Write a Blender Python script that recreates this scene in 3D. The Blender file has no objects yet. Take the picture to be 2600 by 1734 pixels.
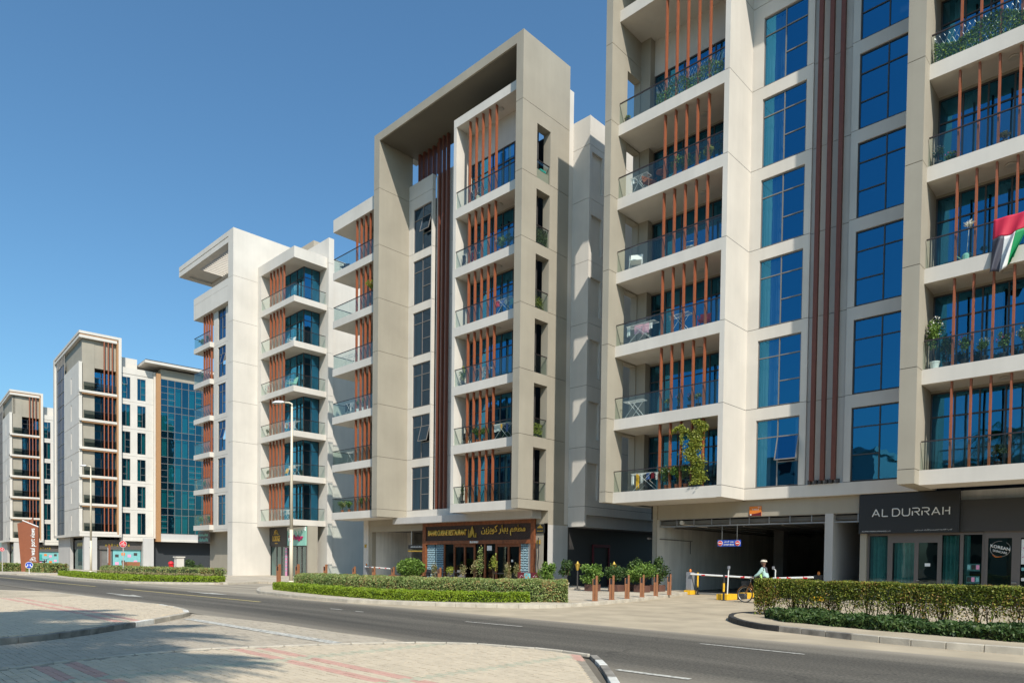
import bpy, bmesh, math, random
import numpy as np
from mathutils import Vector, Matrix
R = math.radians
random.seed(7)
rng = np.random.default_rng(7)
SC = bpy.context.scene
COL = SC.collection

# ------------------------------------------------------------------ camera
cam_d = bpy.data.cameras.new('camera'); cam = bpy.data.objects.new('camera', cam_d); COL.objects.link(cam)
cam_d.sensor_width = 36.0
cam_d.lens = 36.0 * 1747.75 / 2600.0
cam_d.shift_y = (1464.04 - 867.0) / 2600.0
cam_d.clip_start = 0.1; cam_d.clip_end = 4000.0
def cam_matrix(yaw, pitch, roll):
    cy, sy = math.cos(yaw), math.sin(yaw)
    f = Vector((sy, cy, 0)); r = Vector((cy, -sy, 0)); u = Vector((0, 0, 1))
    f2 = f * math.cos(pitch) + u * math.sin(pitch); u2 = u * math.cos(pitch) - f * math.sin(pitch)
    r3 = r * math.cos(roll) + u2 * math.sin(roll); u3 = u2 * math.cos(roll) - r * math.sin(roll)
    return Matrix(((r3.x, u3.x, -f2.x), (r3.y, u3.y, -f2.y), (r3.z, u3.z, -f2.z)))
cam.matrix_world = Matrix.Translation((0, 0, 1.65)) @ cam_matrix(-0.767888, -0.023967, 0.012577).to_4x4()
SC.camera = cam

# ------------------------------------------------------------------ sky, sun, exposure
SUN = Vector((1.82, -1.0, 2.02)).normalized()
w = bpy.data.worlds.new('World'); SC.world = w; w.use_nodes = True
nt = w.node_tree; nt.nodes.clear()
sky = nt.nodes.new('ShaderNodeTexSky'); sky.sky_type = 'NISHITA'; sky.sun_disc = False
sky.sun_elevation = math.asin(SUN.z); sky.sun_rotation = math.atan2(SUN.x, SUN.y)
sky.altitude = 0; sky.air_density = 1.2; sky.dust_density = 1.6; sky.ozone_density = 9.0
bg = nt.nodes.new('ShaderNodeBackground'); bg.inputs[1].default_value = 0.12
ow = nt.nodes.new('ShaderNodeOutputWorld')
tint = nt.nodes.new('ShaderNodeVectorMath'); tint.operation = 'MULTIPLY'; tint.inputs[1].default_value = (.90, 1.07, .98)
nt.links.new(sky.outputs[0], tint.inputs[0]); nt.links.new(tint.outputs[0], bg.inputs[0]); nt.links.new(bg.outputs[0], ow.inputs[0])
sd = bpy.data.lights.new('sun', 'SUN'); sun = bpy.data.objects.new('sun', sd); COL.objects.link(sun)
sd.energy = 3.8; sd.angle = R(0.53); sd.color = (1.0, 0.94, 0.84)
sun.rotation_euler = SUN.to_track_quat('Z', 'Y').to_euler(); sun.location = (0, 0, 60)
SC.view_settings.view_transform = 'Standard'; SC.view_settings.look = 'None'
SC.view_settings.exposure = 0.42; SC.view_settings.gamma = 1.0; SC.view_settings.use_curve_mapping = False
SC.cycles.max_bounces = 8; SC.cycles.transparent_max_bounces = 24; SC.cycles.diffuse_bounces = 4
SC.cycles.glossy_bounces = 4; SC.cycles.use_denoising = True
SC.cycles.caustics_reflective = False; SC.cycles.caustics_refractive = False

# ------------------------------------------------------------------ materials
M = {}
def mat(name, col=(.5, .5, .5), rough=.6, metal=0.0, var=0.0, vscale=3.0, bump=0.0, bscale=40.0, spec=.5, streak=0.0, emit=None):
    m = bpy.data.materials.new(name); m.use_nodes = True; n = m.node_tree.nodes; l = m.node_tree.links
    b = n['Principled BSDF']; b.inputs['Roughness'].default_value = rough; b.inputs['Metallic'].default_value = metal
    b.inputs['Specular IOR Level'].default_value = spec
    b.inputs['Base Color'].default_value = (*col, 1)
    if var or streak or bump:
        tc = n.new('ShaderNodeTexCoord')
    last = None
    if var or streak:
        nz = n.new('ShaderNodeTexNoise'); nz.inputs['Scale'].default_value = vscale; nz.inputs['Detail'].default_value = 6
        l.new(tc.outputs['Object'], nz.inputs['Vector'])
        mr = n.new('ShaderNodeMapRange'); mr.inputs['From Min'].default_value = .3; mr.inputs['From Max'].default_value = .7
        mr.inputs['To Min'].default_value = 1 - var; mr.inputs['To Max'].default_value = 1 + var * .6
        l.new(nz.outputs['Fac'], mr.inputs['Value']); fac = mr.outputs[0]
        if streak:
            mp = n.new('ShaderNodeMapping'); mp.inputs['Scale'].default_value = (1.6, 1.6, .12)
            l.new(tc.outputs['Object'], mp.inputs['Vector'])
            n2 = n.new('ShaderNodeTexNoise'); n2.inputs['Scale'].default_value = 2.2; n2.inputs['Detail'].default_value = 8
            l.new(mp.outputs[0], n2.inputs['Vector'])
            m2 = n.new('ShaderNodeMapRange'); m2.inputs['From Min'].default_value = .35; m2.inputs['From Max'].default_value = .75
            m2.inputs['To Min'].default_value = 1.0; m2.inputs['To Max'].default_value = 1 - streak
            l.new(n2.outputs['Fac'], m2.inputs['Value'])
            mu = n.new('ShaderNodeMath'); mu.operation = 'MULTIPLY'; l.new(fac, mu.inputs[0]); l.new(m2.outputs[0], mu.inputs[1]); fac = mu.outputs[0]
        vm = n.new('ShaderNodeVectorMath'); vm.operation = 'SCALE'; vm.inputs[0].default_value = col
        l.new(fac, vm.inputs['Scale']); l.new(vm.outputs[0], b.inputs['Base Color'])
    if bump:
        nb = n.new('ShaderNodeTexNoise'); nb.inputs['Scale'].default_value = bscale; nb.inputs['Detail'].default_value = 4
        l.new(tc.outputs['Object'], nb.inputs['Vector'])
        bp = n.new('ShaderNodeBump'); bp.inputs['Strength'].default_value = bump; bp.inputs['Distance'].default_value = .02
        l.new(nb.outputs['Fac'], bp.inputs['Height']); l.new(bp.outputs[0], b.inputs['Normal'])
    if emit: 
        b.inputs['Emission Color'].default_value = (*emit[:3], 1); b.inputs['Emission Strength'].default_value = emit[3]
    M[name] = m
    return m
mat('white_paint', (.635, .592, .528), .75, var=.08, vscale=.5, streak=.05, bump=.08, bscale=30)
mat('grey_paint', (.50, .48, .455), .75, var=.06, vscale=.6, streak=.06, bump=.08)
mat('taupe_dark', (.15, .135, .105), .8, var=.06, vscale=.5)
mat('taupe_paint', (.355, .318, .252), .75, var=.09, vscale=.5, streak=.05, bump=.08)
mat('dark_core', (.05, .048, .045), .9)
mat('room_dark', (.035, .04, .045), .9)
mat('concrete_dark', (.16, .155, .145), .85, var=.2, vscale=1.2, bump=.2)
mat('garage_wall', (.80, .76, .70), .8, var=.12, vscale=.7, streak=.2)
mat('rust_metal', (.31, .092, .038), .5, var=.12, vscale=4, streak=.12)
mat('rust_metal_shaded', (.17, .05, .027), .5, var=.12, vscale=4, streak=.15)  # same fin metal as the sunlit fins, shade put into a darker colour
mat('bronze_cladding', (.40, .215, .095), .5, var=.05)
mat('frame_metal', (.22, .205, .19), .45, metal=.3)
mat('frame_dark', (.075, .068, .065), .5, metal=.3)
mat('frame_mid', (.15, .13, .12), .5, metal=.2)
mat('handrail', (.075, .06, .06), .35, metal=.6)
mat('white_metal', (.7, .7, .68), .4)
mat('steel', (.42, .42, .42), .35, metal=.8)
mat('cream_metal', (.66, .585, .45), .5, var=.05)
mat('black_plastic', (.02, .02, .022), .5)
mat('grey_plastic', (.22, .23, .25), .5)
mat('yellow_paint', (.80, .45, .02), .55, var=.12, vscale=5)
mat('curtain', (.72, .74, .70), .9)
mat('curtain_teal', (.36, .60, .56), .9, var=.15, vscale=5)
mat('bollard_brown', (.31, .13, .06), .5, var=.1, vscale=6)
mat('pylon_brown', (.26, .085, .04), .45, var=.06)
mat('wood', (.27, .085, .03), .5, var=.3, vscale=6, streak=.4)
mat('wood_dark', (.05, .026, .02), .5, var=.3, vscale=6)
mat('gold', (.75, .50, .10), .3, metal=.7)
mat('sign_black', (.02, .02, .02), .45)
mat('sign_grey', (.045, .042, .04), .6)
mat('sign_white', (.8, .8, .78), .5)
mat('sign_red', (.62, .02, .03), .45)
mat('sign_blue', (.02, .07, .45), .45)
mat('sign_orange', (.70, .20, .03), .5)
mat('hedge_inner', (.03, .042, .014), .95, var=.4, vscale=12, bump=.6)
mat('planter_brown', (.12, .055, .04), .7, var=.2)
mat('maroon', (.13, .012, .02), .5)
mat('mint', (.27, .56, .46), .55)
mat('turquoise', (.19, .46, .47), .5, var=.1)
mat('pink', (.75, .32, .50), .55)
mat('magenta', (.50, .01, .12), .5)
mat('terracotta', (.42, .13, .06), .7, var=.2)
mat('soil', (.14, .09, .05), .95, var=.3, vscale=6, bump=.5)
mat('bark', (.16, .11, .075), .9, var=.3, vscale=8, bump=.5)
mat('twig', (.10, .065, .04), .9)
mat('skin', (.17, .085, .055), .55)
mat('shirt_mint', (.38, .56, .51), .8, var=.08)
mat('vest_lime', (.36, .58, .16), .7)
mat('trousers_dark', (.06, .06, .07), .8)
mat('bag_dark', (.035, .035, .05), .8)
mat('rubber', (.02, .02, .02), .8)
mat('bike_bronze', (.36, .17, .06), .35, metal=.6)
mat('car_white', (.75, .75, .75), .25)
mat('car_black', (.02, .02, .025), .2)
mat('cloth_white', (.72, .72, .70), .9)
mat('cloth_pink', (.72, .42, .50), .9)
mat('cloth_blue', (.08, .14, .35), .9)
mat('cloth_yellow', (.75, .42, .03), .9)
mat('cloth_black', (.03, .03, .035), .9)
mat('cloth_red', (.5, .04, .06), .9)
mat('flag_red', (.62, .02, .06), .6)
mat('flag_green', (.0, .26, .08), .6)
mat('flag_white', (.72, .72, .70), .6)
mat('flag_black', (.05, .05, .07), .6)
mat('paint_white_road', (.52, .50, .44), .7, var=.55, vscale=14)
mat('paint_yellow_road', (.62, .50, .20), .7, var=.2, vscale=9)
mat('light_lens', (.5, .48, .42), .3)
mat('lattice_blue', (.36, .52, .58), .5)
mat('tile_blue', (.03, .075, .13), .4, var=.5, vscale=2)
mat('plastic_red', (.55, .02, .03), .4)
mat('teal_box', (.05, .42, .36), .5)
mat('roof_tan', (.40, .345, .27), .8)

def glass(name, trans, gloss, base, edge, rough=.015, bump=.06):
    m = bpy.data.materials.new(name); m.use_nodes = True; n = m.node_tree.nodes; l = m.node_tree.links; n.clear()
    o = n.new('ShaderNodeOutputMaterial'); t = n.new('ShaderNodeBsdfTransparent'); t.inputs[0].default_value = (*trans, 1)
    g = n.new('ShaderNodeBsdfGlossy'); g.inputs['Color'].default_value = (*gloss, 1); g.inputs['Roughness'].default_value = rough
    lw = n.new('ShaderNodeLayerWeight'); lw.inputs[0].default_value = .35
    mr = n.new('ShaderNodeMapRange'); mr.inputs['To Min'].default_value = base; mr.inputs['To Max'].default_value = edge
    l.new(lw.outputs['Facing'], mr.inputs['Value'])
    tc = n.new('ShaderNodeTexCoord'); nz = n.new('ShaderNodeTexNoise'); nz.inputs['Scale'].default_value = .9
    l.new(tc.outputs['Object'], nz.inputs['Vector'])
    bp = n.new('ShaderNodeBump'); bp.inputs['Strength'].default_value = bump; bp.inputs['Distance'].default_value = .05
    l.new(nz.outputs['Fac'], bp.inputs['Height']); l.new(bp.outputs[0], g.inputs['Normal'])
    mx = n.new('ShaderNodeMixShader'); l.new(mr.outputs[0], mx.inputs[0]); l.new(t.outputs[0], mx.inputs[1]); l.new(g.outputs[0], mx.inputs[2])
    l.new(mx.outputs[0], o.inputs[0]); M[name] = m
glass('window_glass', (.31, .45, .53), (.07, .40, .70), .38, .92, bump=.10)
glass('window_glass_plum', (.10, .24, .30), (.14, .24, .40), .32, .85, bump=.12)
glass('dark_shop_glass', (.10, .13, .12), (.4, .5, .5), .05, .5)
glass('dark_rail_glass', (.22, .27, .27), (.5, .55, .55), .06, .5)
glass('balcony_glass', (.80, .88, .85), (.7, .8, .8), .03, .38)
glass('shop_glass', (.30, .50, .50), (.6, .75, .75), .10, .6)
glass('teal_glass', (.10, .42, .46), (.10, .40, .58), .22, .75, bump=.14)

def leafmat(name, cols, trans=.25):
    m = bpy.data.materials.new(name); m.use_nodes = True; n = m.node_tree.nodes; l = m.node_tree.links
    b = n['Principled BSDF']; b.inputs['Roughness'].default_value = .5; b.inputs['Specular IOR Level'].default_value = .35
    gi = n.new('ShaderNodeNewGeometry'); cr = n.new('ShaderNodeValToRGB'); cr.color_ramp.interpolation = 'LINEAR'
    tc = n.new('ShaderNodeTexCoord'); nz = n.new('ShaderNodeTexNoise'); nz.inputs['Scale'].default_value = 1.4; nz.inputs['Detail'].default_value = 3
    l.new(tc.outputs['Object'], nz.inputs['Vector'])
    ad = n.new('ShaderNodeMath'); ad.operation = 'MULTIPLY_ADD'; ad.inputs[1].default_value = 1.5; ad.inputs[2].default_value = -.75
    l.new(nz.outputs['Fac'], ad.inputs[0])
    a2 = n.new('ShaderNodeMath'); a2.operation = 'ADD'; l.new(gi.outputs['Random Per Island'], a2.inputs[0]); l.new(ad.outputs[0], a2.inputs[1])
    e = cr.color_ramp.elements; k = len(cols)
    while len(e) < k: e.new(.5)
    for i, c in enumerate(cols): e[i].position = i / (k - 1); e[i].color = (*c, 1)
    l.new(a2.outputs[0], cr.inputs[0]); l.new(cr.outputs[0], b.inputs['Base Color'])
    tr = n.new('ShaderNodeBsdfTranslucent'); l.new(cr.outputs[0], tr.inputs[0])
    mx = n.new('ShaderNodeMixShader'); mx.inputs[0].default_value = trans
    l.new(b.outputs[0], mx.inputs[1]); l.new(tr.outputs[0], mx.inputs[2]); l.new(mx.outputs[0], n['Material Output'].inputs[0]); M[name] = m
leafmat('leaf_hedge', [(.08, .11, .014), (.17, .22, .03), (.30, .31, .05), (.36, .20, .06)])
leafmat('leaf_pale', [(.10, .15, .035), (.24, .32, .09), (.36, .43, .16), (.40, .24, .10)])
leafmat('leaf_lime', [(.09, .14, .012), (.20, .30, .02), (.33, .44, .03), (.24, .30, .03)])
leafmat('leaf_dark', [(.02, .045, .012), (.04, .085, .02), (.07, .12, .03), (.12, .17, .05)])
leafmat('leaf_mid', [(.05, .10, .015), (.11, .20, .03), (.19, .30, .05), (.26, .36, .09)])
leafmat('leaf_yellow', [(.12, .17, .02), (.26, .30, .04), (.38, .38, .06), (.22, .26, .05)])
leafmat('flower_white', [(.6, .6, .5), (.75, .75, .68)])
leafmat('flower_pink', [(.5, .05, .2), (.6, .15, .4)])
leafmat('leaf_sand', [(.12, .14, .03), (.3, .26, .12), (.42, .34, .2)])

def asphalt():
    m = mat('asphalt', (.09, .087, .08), .85, bump=.35, bscale=90); n = m.node_tree.nodes; l = m.node_tree.links; b = n['Principled BSDF']
    tc = n.new('ShaderNodeTexCoord')
    a = n.new('ShaderNodeTexNoise'); a.inputs['Scale'].default_value = 22; a.inputs['Detail'].default_value = 2
    mp = n.new('ShaderNodeMapping'); mp.inputs['Scale'].default_value = (.05, 1.3, 1)
    c = n.new('ShaderNodeTexNoise'); c.inputs['Scale'].default_value = .9; c.inputs['Detail'].default_value = 7
    l.new(tc.outputs['Object'], a.inputs['Vector']); l.new(tc.outputs['Object'], mp.inputs[0]); l.new(mp.outputs[0], c.inputs['Vector'])
    m1 = n.new('ShaderNodeMapRange'); m1.inputs['From Min'].default_value = .25; m1.inputs['From Max'].default_value = .75; m1.inputs['To Min'].default_value = .45; m1.inputs['To Max'].default_value = 1.6
    m2 = n.new('ShaderNodeMapRange'); m2.inputs['From Min'].default_value = .3; m2.inputs['From Max'].default_value = .72; m2.inputs['To Min'].default_value = .62; m2.inputs['To Max'].default_value = 1.5
    l.new(a.outputs['Fac'], m1.inputs['Value']); l.new(c.outputs['Fac'], m2.inputs['Value'])
    mu = n.new('ShaderNodeMath'); mu.operation = 'MULTIPLY'; l.new(m1.outputs[0], mu.inputs[0]); l.new(m2.outputs[0], mu.inputs[1])
    vo = n.new('ShaderNodeTexVoronoi'); vo.feature = 'DISTANCE_TO_EDGE'; vo.inputs['Scale'].default_value = .22
    wn = n.new('ShaderNodeTexNoise'); wn.inputs['Scale'].default_value = 1.3; wn.inputs['Detail'].default_value = 6
    wv = n.new('ShaderNodeVectorMath'); wv.operation = 'MULTIPLY_ADD'; wv.inputs[1].default_value = (1.4, 1.4, 0)
    l.new(tc.outputs['Object'], wn.inputs['Vector']); l.new(wn.outputs['Color'], wv.inputs[0]); l.new(tc.outputs['Object'], wv.inputs[2]); l.new(wv.outputs[0], vo.inputs['Vector'])
    cm = n.new('ShaderNodeMapRange'); cm.inputs['From Min'].default_value = 0; cm.inputs['From Max'].default_value = .006; cm.inputs['To Min'].default_value = .6; cm.inputs['To Max'].default_value = 1.0; l.new(vo.outputs['Distance'], cm.inputs['Value'])
    mu0 = mu; mu = n.new('ShaderNodeMath'); mu.operation = 'MULTIPLY'; l.new(mu0.outputs[0], mu.inputs[0]); l.new(cm.outputs[0], mu.inputs[1])
    vm = n.new('ShaderNodeVectorMath'); vm.operation = 'SCALE'; vm.inputs[0].default_value = (.088, .078, .062); l.new(mu.outputs[0], vm.inputs['Scale'])
    # wind-blown sand gathers along the two road edges
    sp = n.new('ShaderNodeSeparateXYZ'); l.new(tc.outputs['Object'], sp.inputs[0])
    d1 = n.new('ShaderNodeMapRange'); d1.inputs['From Min'].default_value = 13.0; d1.inputs['From Max'].default_value = 14.6; l.new(sp.outputs['Y'], d1.inputs['Value'])
    d2 = n.new('ShaderNodeMapRange'); d2.inputs['From Min'].default_value = 9.4; d2.inputs['From Max'].default_value = 7.6; l.new(sp.outputs['Y'], d2.inputs['Value'])
    mxx = n.new('ShaderNodeMath'); mxx.operation = 'MAXIMUM'; l.new(d1.outputs[0], mxx.inputs[0]); l.new(d2.outputs[0], mxx.inputs[1])
    ns = n.new('ShaderNodeTexNoise'); ns.inputs['Scale'].default_value = 1.1; ns.inputs['Detail'].default_value = 8; l.new(mp.outputs[0], ns.inputs['Vector'])
    m3 = n.new('ShaderNodeMath'); m3.operation = 'MULTIPLY'; l.new(mxx.outputs[0], m3.inputs[0]); l.new(ns.outputs['Fac'], m3.inputs[1])
    m4 = n.new('ShaderNodeMath'); m4.operation = 'MULTIPLY'; m4.inputs[1].default_value = 1.35; l.new(m3.outputs[0], m4.inputs[0]); m4.use_clamp = True
    mc = n.new('ShaderNodeMixRGB'); mc.inputs[2].default_value = (.40, .345, .265, 1); l.new(m4.outputs[0], mc.inputs[0]); l.new(vm.outputs[0], mc.inputs[1])
    l.new(mc.outputs[0], b.inputs['Base Color'])
asphalt()

def paved(name, c1, c2, mortar, bw, bh, sc=1.0, bump=.4):
    m = mat(name, c1, .85); n = m.node_tree.nodes; l = m.node_tree.links; b = n['Principled BSDF']
    tc = n.new('ShaderNodeTexCoord'); br = n.new('ShaderNodeTexBrick'); br.inputs['Scale'].default_value = sc
    br.inputs['Color1'].default_value = (*c1, 1); br.inputs['Color2'].default_value = (*c2, 1); br.inputs['Mortar'].default_value = (*mortar, 1)
    br.inputs['Brick Width'].default_value = bw; br.inputs['Row Height'].default_value = bh; br.inputs['Mortar Size'].default_value = .008
    l.new(tc.outputs['Object'], br.inputs['Vector'])
    nz = n.new('ShaderNodeTexNoise'); nz.inputs['Scale'].default_value = .8; nz.inputs['Detail'].default_value = 9
    mp = n.new('ShaderNodeMapping'); mp.inputs['Scale'].default_value = (.5, 1.2, 1); l.new(tc.outputs['Object'], mp.inputs[0]); l.new(mp.outputs[0], nz.inputs['Vector'])
    mr = n.new('ShaderNodeMapRange'); mr.inputs['From Min'].default_value = .3; mr.inputs['From Max'].default_value = .7; mr.inputs['To Min'].default_value = .78; mr.inputs['To Max'].default_value = 1.1
    l.new(nz.outputs['Fac'], mr.inputs['Value'])
    vm = n.new('ShaderNodeVectorMath'); vm.operation = 'SCALE'; l.new(br.outputs['Color'], vm.inputs[0]); l.new(mr.outputs[0], vm.inputs['Scale']); l.new(vm.outputs[0], b.inputs['Base Color'])
    bp = n.new('ShaderNodeBump'); bp.inputs['Strength'].default_value = bump; bp.inputs['Distance'].default_value = .01; bp.invert = True
    l.new(br.outputs['Fac'], bp.inputs['Height']); l.new(bp.outputs[0], b.inputs['Normal'])
paved('paving_beige', (.56, .465, .335), (.50, .42, .30), (.33, .27, .19), .21, .105)
paved('paving_street', (.46, .39, .295), (.41, .35, .265), (.27, .225, .17), .21, .105)
paved('sidewalk_tiles', (.52, .45, .345), (.48, .41, .32), (.31, .26, .19), .42, .42)
mat('city_ground', (.15, .13, .10), .95, var=.2, vscale=.1)
mat('forecourt', (.43, .355, .25), .88, var=.22, vscale=.9, bump=.2)
mat('kerb_stone', (.48, .43, .35), .85, var=.22, vscale=3, bump=.3)
mat('kerb_dirty', (.26, .235, .20), .85, var=.45, vscale=4, bump=.3)
mat('kerb_black', (.035, .034, .033), .75, var=.4, vscale=6)
mat('kerb_white', (.66, .64, .58), .8, var=.2, vscale=7)
mat('brick_grey', (.45, .385, .295), .85, var=.12, vscale=3, bump=.15)
mat('brick_cream', (.57, .475, .345), .85, var=.1, vscale=3, bump=.15)
mat('brick_red', (.56, .33, .26), .85, var=.12, vscale=4, bump=.15)
mat('brick_green', (.47, .44, .32), .85, var=.1, vscale=3, bump=.15)
mat('sand_base', (.30, .26, .20), .95, var=.15, vscale=5)

# ------------------------------------------------------------------ mesh helpers
class MB:
    def __init__(s): s.v = []; s.f = []
    def box(s, x0, x1, y0, y1, z0, z1):
        if x1 < x0: x0, x1 = x1, x0
        if y1 < y0: y0, y1 = y1, y0
        b = len(s.v)
        s.v += [(x0, y0, z0), (x1, y0, z0), (x1, y1, z0), (x0, y1, z0), (x0, y0, z1), (x1, y0, z1), (x1, y1, z1), (x0, y1, z1)]
        s.f += [(b, b+3, b+2, b+1), (b+4, b+5, b+6, b+7), (b, b+1, b+5, b+4), (b+1, b+2, b+6, b+5), (b+2, b+3, b+7, b+6), (b+3, b, b+4, b+7)]
        return s
    def prism(s, poly, z0, z1):
        b = len(s.v); n = len(poly)
        s.v += [(p[0], p[1], z0) for p in poly] + [(p[0], p[1], z1) for p in poly]
        s.f += [tuple(b+i for i in range(n))[::-1], tuple(b+n+i for i in range(n))]
        s.f += [(b+i, b+(i+1) % n, b+n+(i+1) % n, b+n+i) for i in range(n)]
        return s
    def tube(s, pts, r, n=8, r2=None):
        pts = [Vector(p) for p in pts]; k = len(pts); b = len(s.v); prev = None
        for i, p in enumerate(pts):
            d = (pts[min(i+1, k-1)] - pts[max(i-1, 0)]).normalized()
            a = prev if prev is not None else (Vector((0, 0, 1)) if abs(d.z) < .9 else Vector((1, 0, 0)))
            u = (a - d * a.dot(d)).normalized(); prev = u; q = d.cross(u)
            rr = r if r2 is None else r + (r2 - r) * i / (k - 1)
            for j in range(n):
                t = 2 * math.pi * j / n; s.v.append(tuple(p + (u * math.cos(t) + q * math.sin(t)) * rr))
        for i in range(k-1):
            for j in range(n):
                s.f.append((b+i*n+j, b+i*n+(j+1) % n, b+(i+1)*n+(j+1) % n, b+(i+1)*n+j))
        s.f.append(tuple(b+j for j in range(n))[::-1]); s.f.append(tuple(b+(k-1)*n+j for j in range(n)))
        return s
    def lathe(s, prof, c=(0, 0, 0), n=16):
        b = len(s.v); k = len(prof)
        for r, z in prof:
            for j in range(n):
                t = 2 * math.pi * j / n; s.v.append((c[0] + r * math.cos(t), c[1] + r * math.sin(t), c[2] + z))
        for i in range(k-1):
            for j in range(n): s.f.append((b+i*n+j, b+i*n+(j+1) % n, b+(i+1)*n+(j+1) % n, b+(i+1)*n+j))
        s.f.append(tuple(b+j for j in range(n))[::-1]); s.f.append(tuple(b+(k-1)*n+j for j in range(n)))
        return s
    def quad(s, a, b_, c, d):
        b = len(s.v); s.v += [a, b_, c, d]; s.f.append((b, b+1, b+2, b+3)); return s
    def grid(s, fn, nu, nv):
        b = len(s.v)
        for i in range(nu+1):
            for j in range(nv+1): s.v.append(tuple(fn(i/nu, j/nv)))
        for i in range(nu):
            for j in range(nv): s.f.append((b+i*(nv+1)+j, b+(i+1)*(nv+1)+j, b+(i+1)*(nv+1)+j+1, b+i*(nv+1)+j+1))
        return s
    def mesh(s, name, m=None, smooth=False):
        me = bpy.data.meshes.new(name); me.from_pydata(s.v, [], s.f); me.update()
        if m: me.materials.append(M[m])
        if smooth: me.polygons.foreach_set('use_smooth', [True] * len(me.polygons))
        return me
ORG = {}
def link(name, me, parent=None, loc=(0, 0, 0), rot=0.0):
    o = bpy.data.objects.new(name, me); COL.objects.link(o)
    o.location = loc; o.rotation_euler = (0, 0, rot)
    if parent: o.parent = parent
    return o
def part(name, mb, m, parent, smooth=False, bevel=0.0):
    """mesh given in world coordinates (or in the thing's own frame when that frame is rotated)"""
    o0 = ORG.get(parent.name, (0, 0, 0)) if parent else (0, 0, 0)
    if o0 != (0, 0, 0): mb.v = [(a-o0[0], b-o0[1], c-o0[2]) for a, b, c in mb.v]
    o = link(name, mb.mesh(name, m, smooth), parent)
    if parent: ORG[o.name] = o0
    if bevel:
        b = o.modifiers.new('bevel', 'BEVEL'); b.width = bevel; b.segments = 2; b.limit_method = 'ANGLE'
    return o
def thing(name, label, cat, loc=(0, 0, 0), rot=0.0, group=None, local=False):
    o = bpy.data.objects.new(name, None); COL.objects.link(o); o.location = loc; o.rotation_euler = (0, 0, rot); o.empty_display_size = .3
    o['label'] = label; o['category'] = cat
    if group: o['group'] = group
    ORG[o.name] = (0, 0, 0) if local else tuple(loc)
    return o
def tag(o, label, cat, group=None, kind=None):
    if label: o['label'] = label; o['category'] = cat
    if group: o['group'] = group
    if kind: o['kind'] = kind
    return o
def at(parent, p):
    o0 = ORG.get(parent.name, (0, 0, 0)); return (p[0]-o0[0], p[1]-o0[1], p[2]-o0[2])
CH = {}
def copy_tree(o, loc=None, rot=None, label=None, parent=None, top=True):
    c = o.copy(); COL.objects.link(c); c.parent = parent
    if top:
        if loc is not None: c.location = loc
        if rot is not None: c.rotation_euler = (0, 0, rot)
        if label: c['label'] = label
    for ch in list(o.children): copy_tree(ch, parent=c, top=False)
    return c
def g(x): return .006 * min(0.0, x + 20.0)
CACHE = {}
def cached(key, fn):
    if key not in CACHE: CACHE[key] = fn()
    return CACHE[key]

def leaves(name, pts, size, m, parent=None, nrm=None, asp=1.6, jit=.4, flat=0.0):
    """many leaf-sized quads at the given points"""
    n = len(pts); pts = np.asarray(pts, float)
    d = rng.normal(size=(n, 3)); d[:, 2] *= (1 - flat); d /= np.linalg.norm(d, axis=1)[:, None]
    e = rng.normal(size=(n, 3)); e -= (e * d).sum(1)[:, None] * d; e /= np.linalg.norm(e, axis=1)[:, None]
    s = size * (1 + jit * (rng.random(n) * 2 - 1))
    a = d * (s * asp * .5)[:, None]; b = e * (s * .5)[:, None]
    v = np.stack([pts - a, pts - b * .9, pts + a, pts + b * .9], 1).reshape(-1, 3)
    o0 = ORG.get(parent.name, (0, 0, 0)) if parent else (0, 0, 0); v = v - np.array(o0)
    me = bpy.data.meshes.new(name); me.vertices.add(4*n); me.vertices.foreach_set('co', v.astype(np.float32).ravel())
    me.loops.add(4*n); me.loops.foreach_set('vertex_index', np.arange(4*n, dtype=np.int32))
    me.polygons.add(n); me.polygons.foreach_set('loop_start', np.arange(0, 4*n, 4, dtype=np.int32)); me.polygons.foreach_set('loop_total', np.full(n, 4, dtype=np.int32))
    me.update(); me.validate(); me.materials.append(M[m])
    return link(name, me, parent)

def strokes_row(name, parent, x0, x1, y, z, h, m, n):
    """a row of small raised strokes where the writing is too small to read"""
    mb = MB(); w_ = (x1-x0)/n
    for i in range(n):
        k = (.55, 1.0, .7, .85, .6)[i % 5]; mb.box(x0+i*w_+w_*.12, x0+i*w_+w_*.8, y-.02, y, z+(0 if i % 3 else h*.12), z+h*k)
        if i % 2: mb.box(x0+i*w_+w_*.3, x0+i*w_+w_*.5, y-.018, y-.001, z+h*k+h*.08, z+h*k+h*.2)
    return part(name, mb, m, parent)
# ---- lettering
AR = {'م': 0xFEE1, 'ط': 0xFEC1, 'ع': 0xFEC9, 'ب': 0xFE8F, 'ه': 0xFEE9, 'ك': 0xFED9, 'ي': 0xFEF1, 'ن': 0xFEE5, 'ق': 0xFED5, 'ف': 0xFED1, 'ل': 0xFEDD,
      'خ': 0xFEA5, 'ت': 0xFE95, 'ص': 0xFEB9, 'ش': 0xFEB5}
AR2 = {'ا': 0xFE8D, 'ر': 0xFEAD, 'و': 0xFEED, 'ز': 0xFEAF, 'د': 0xFEA9, 'ة': 0xFE93, 'أ': 0xFE83, 'ذ': 0xFEAB}
def arabic(s):
    out = []; n = len(s); i = 0
    for i, c in enumerate(s):
        pv = s[i-1] if i else ' '; nx = s[i+1] if i+1 < n else ' '
        jp = pv in AR; jn = nx in AR or nx in AR2
        if c in AR: out.append(chr(AR[c] + ((3 if jn else 1) if jp else (2 if jn else 0))))
        elif c in AR2: out.append(chr(AR2[c] + (1 if jp else 0)))
        elif c == 'ء': out.append(chr(0xFE80))
        else: out.append(c)
    return ''.join(reversed(out))
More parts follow.
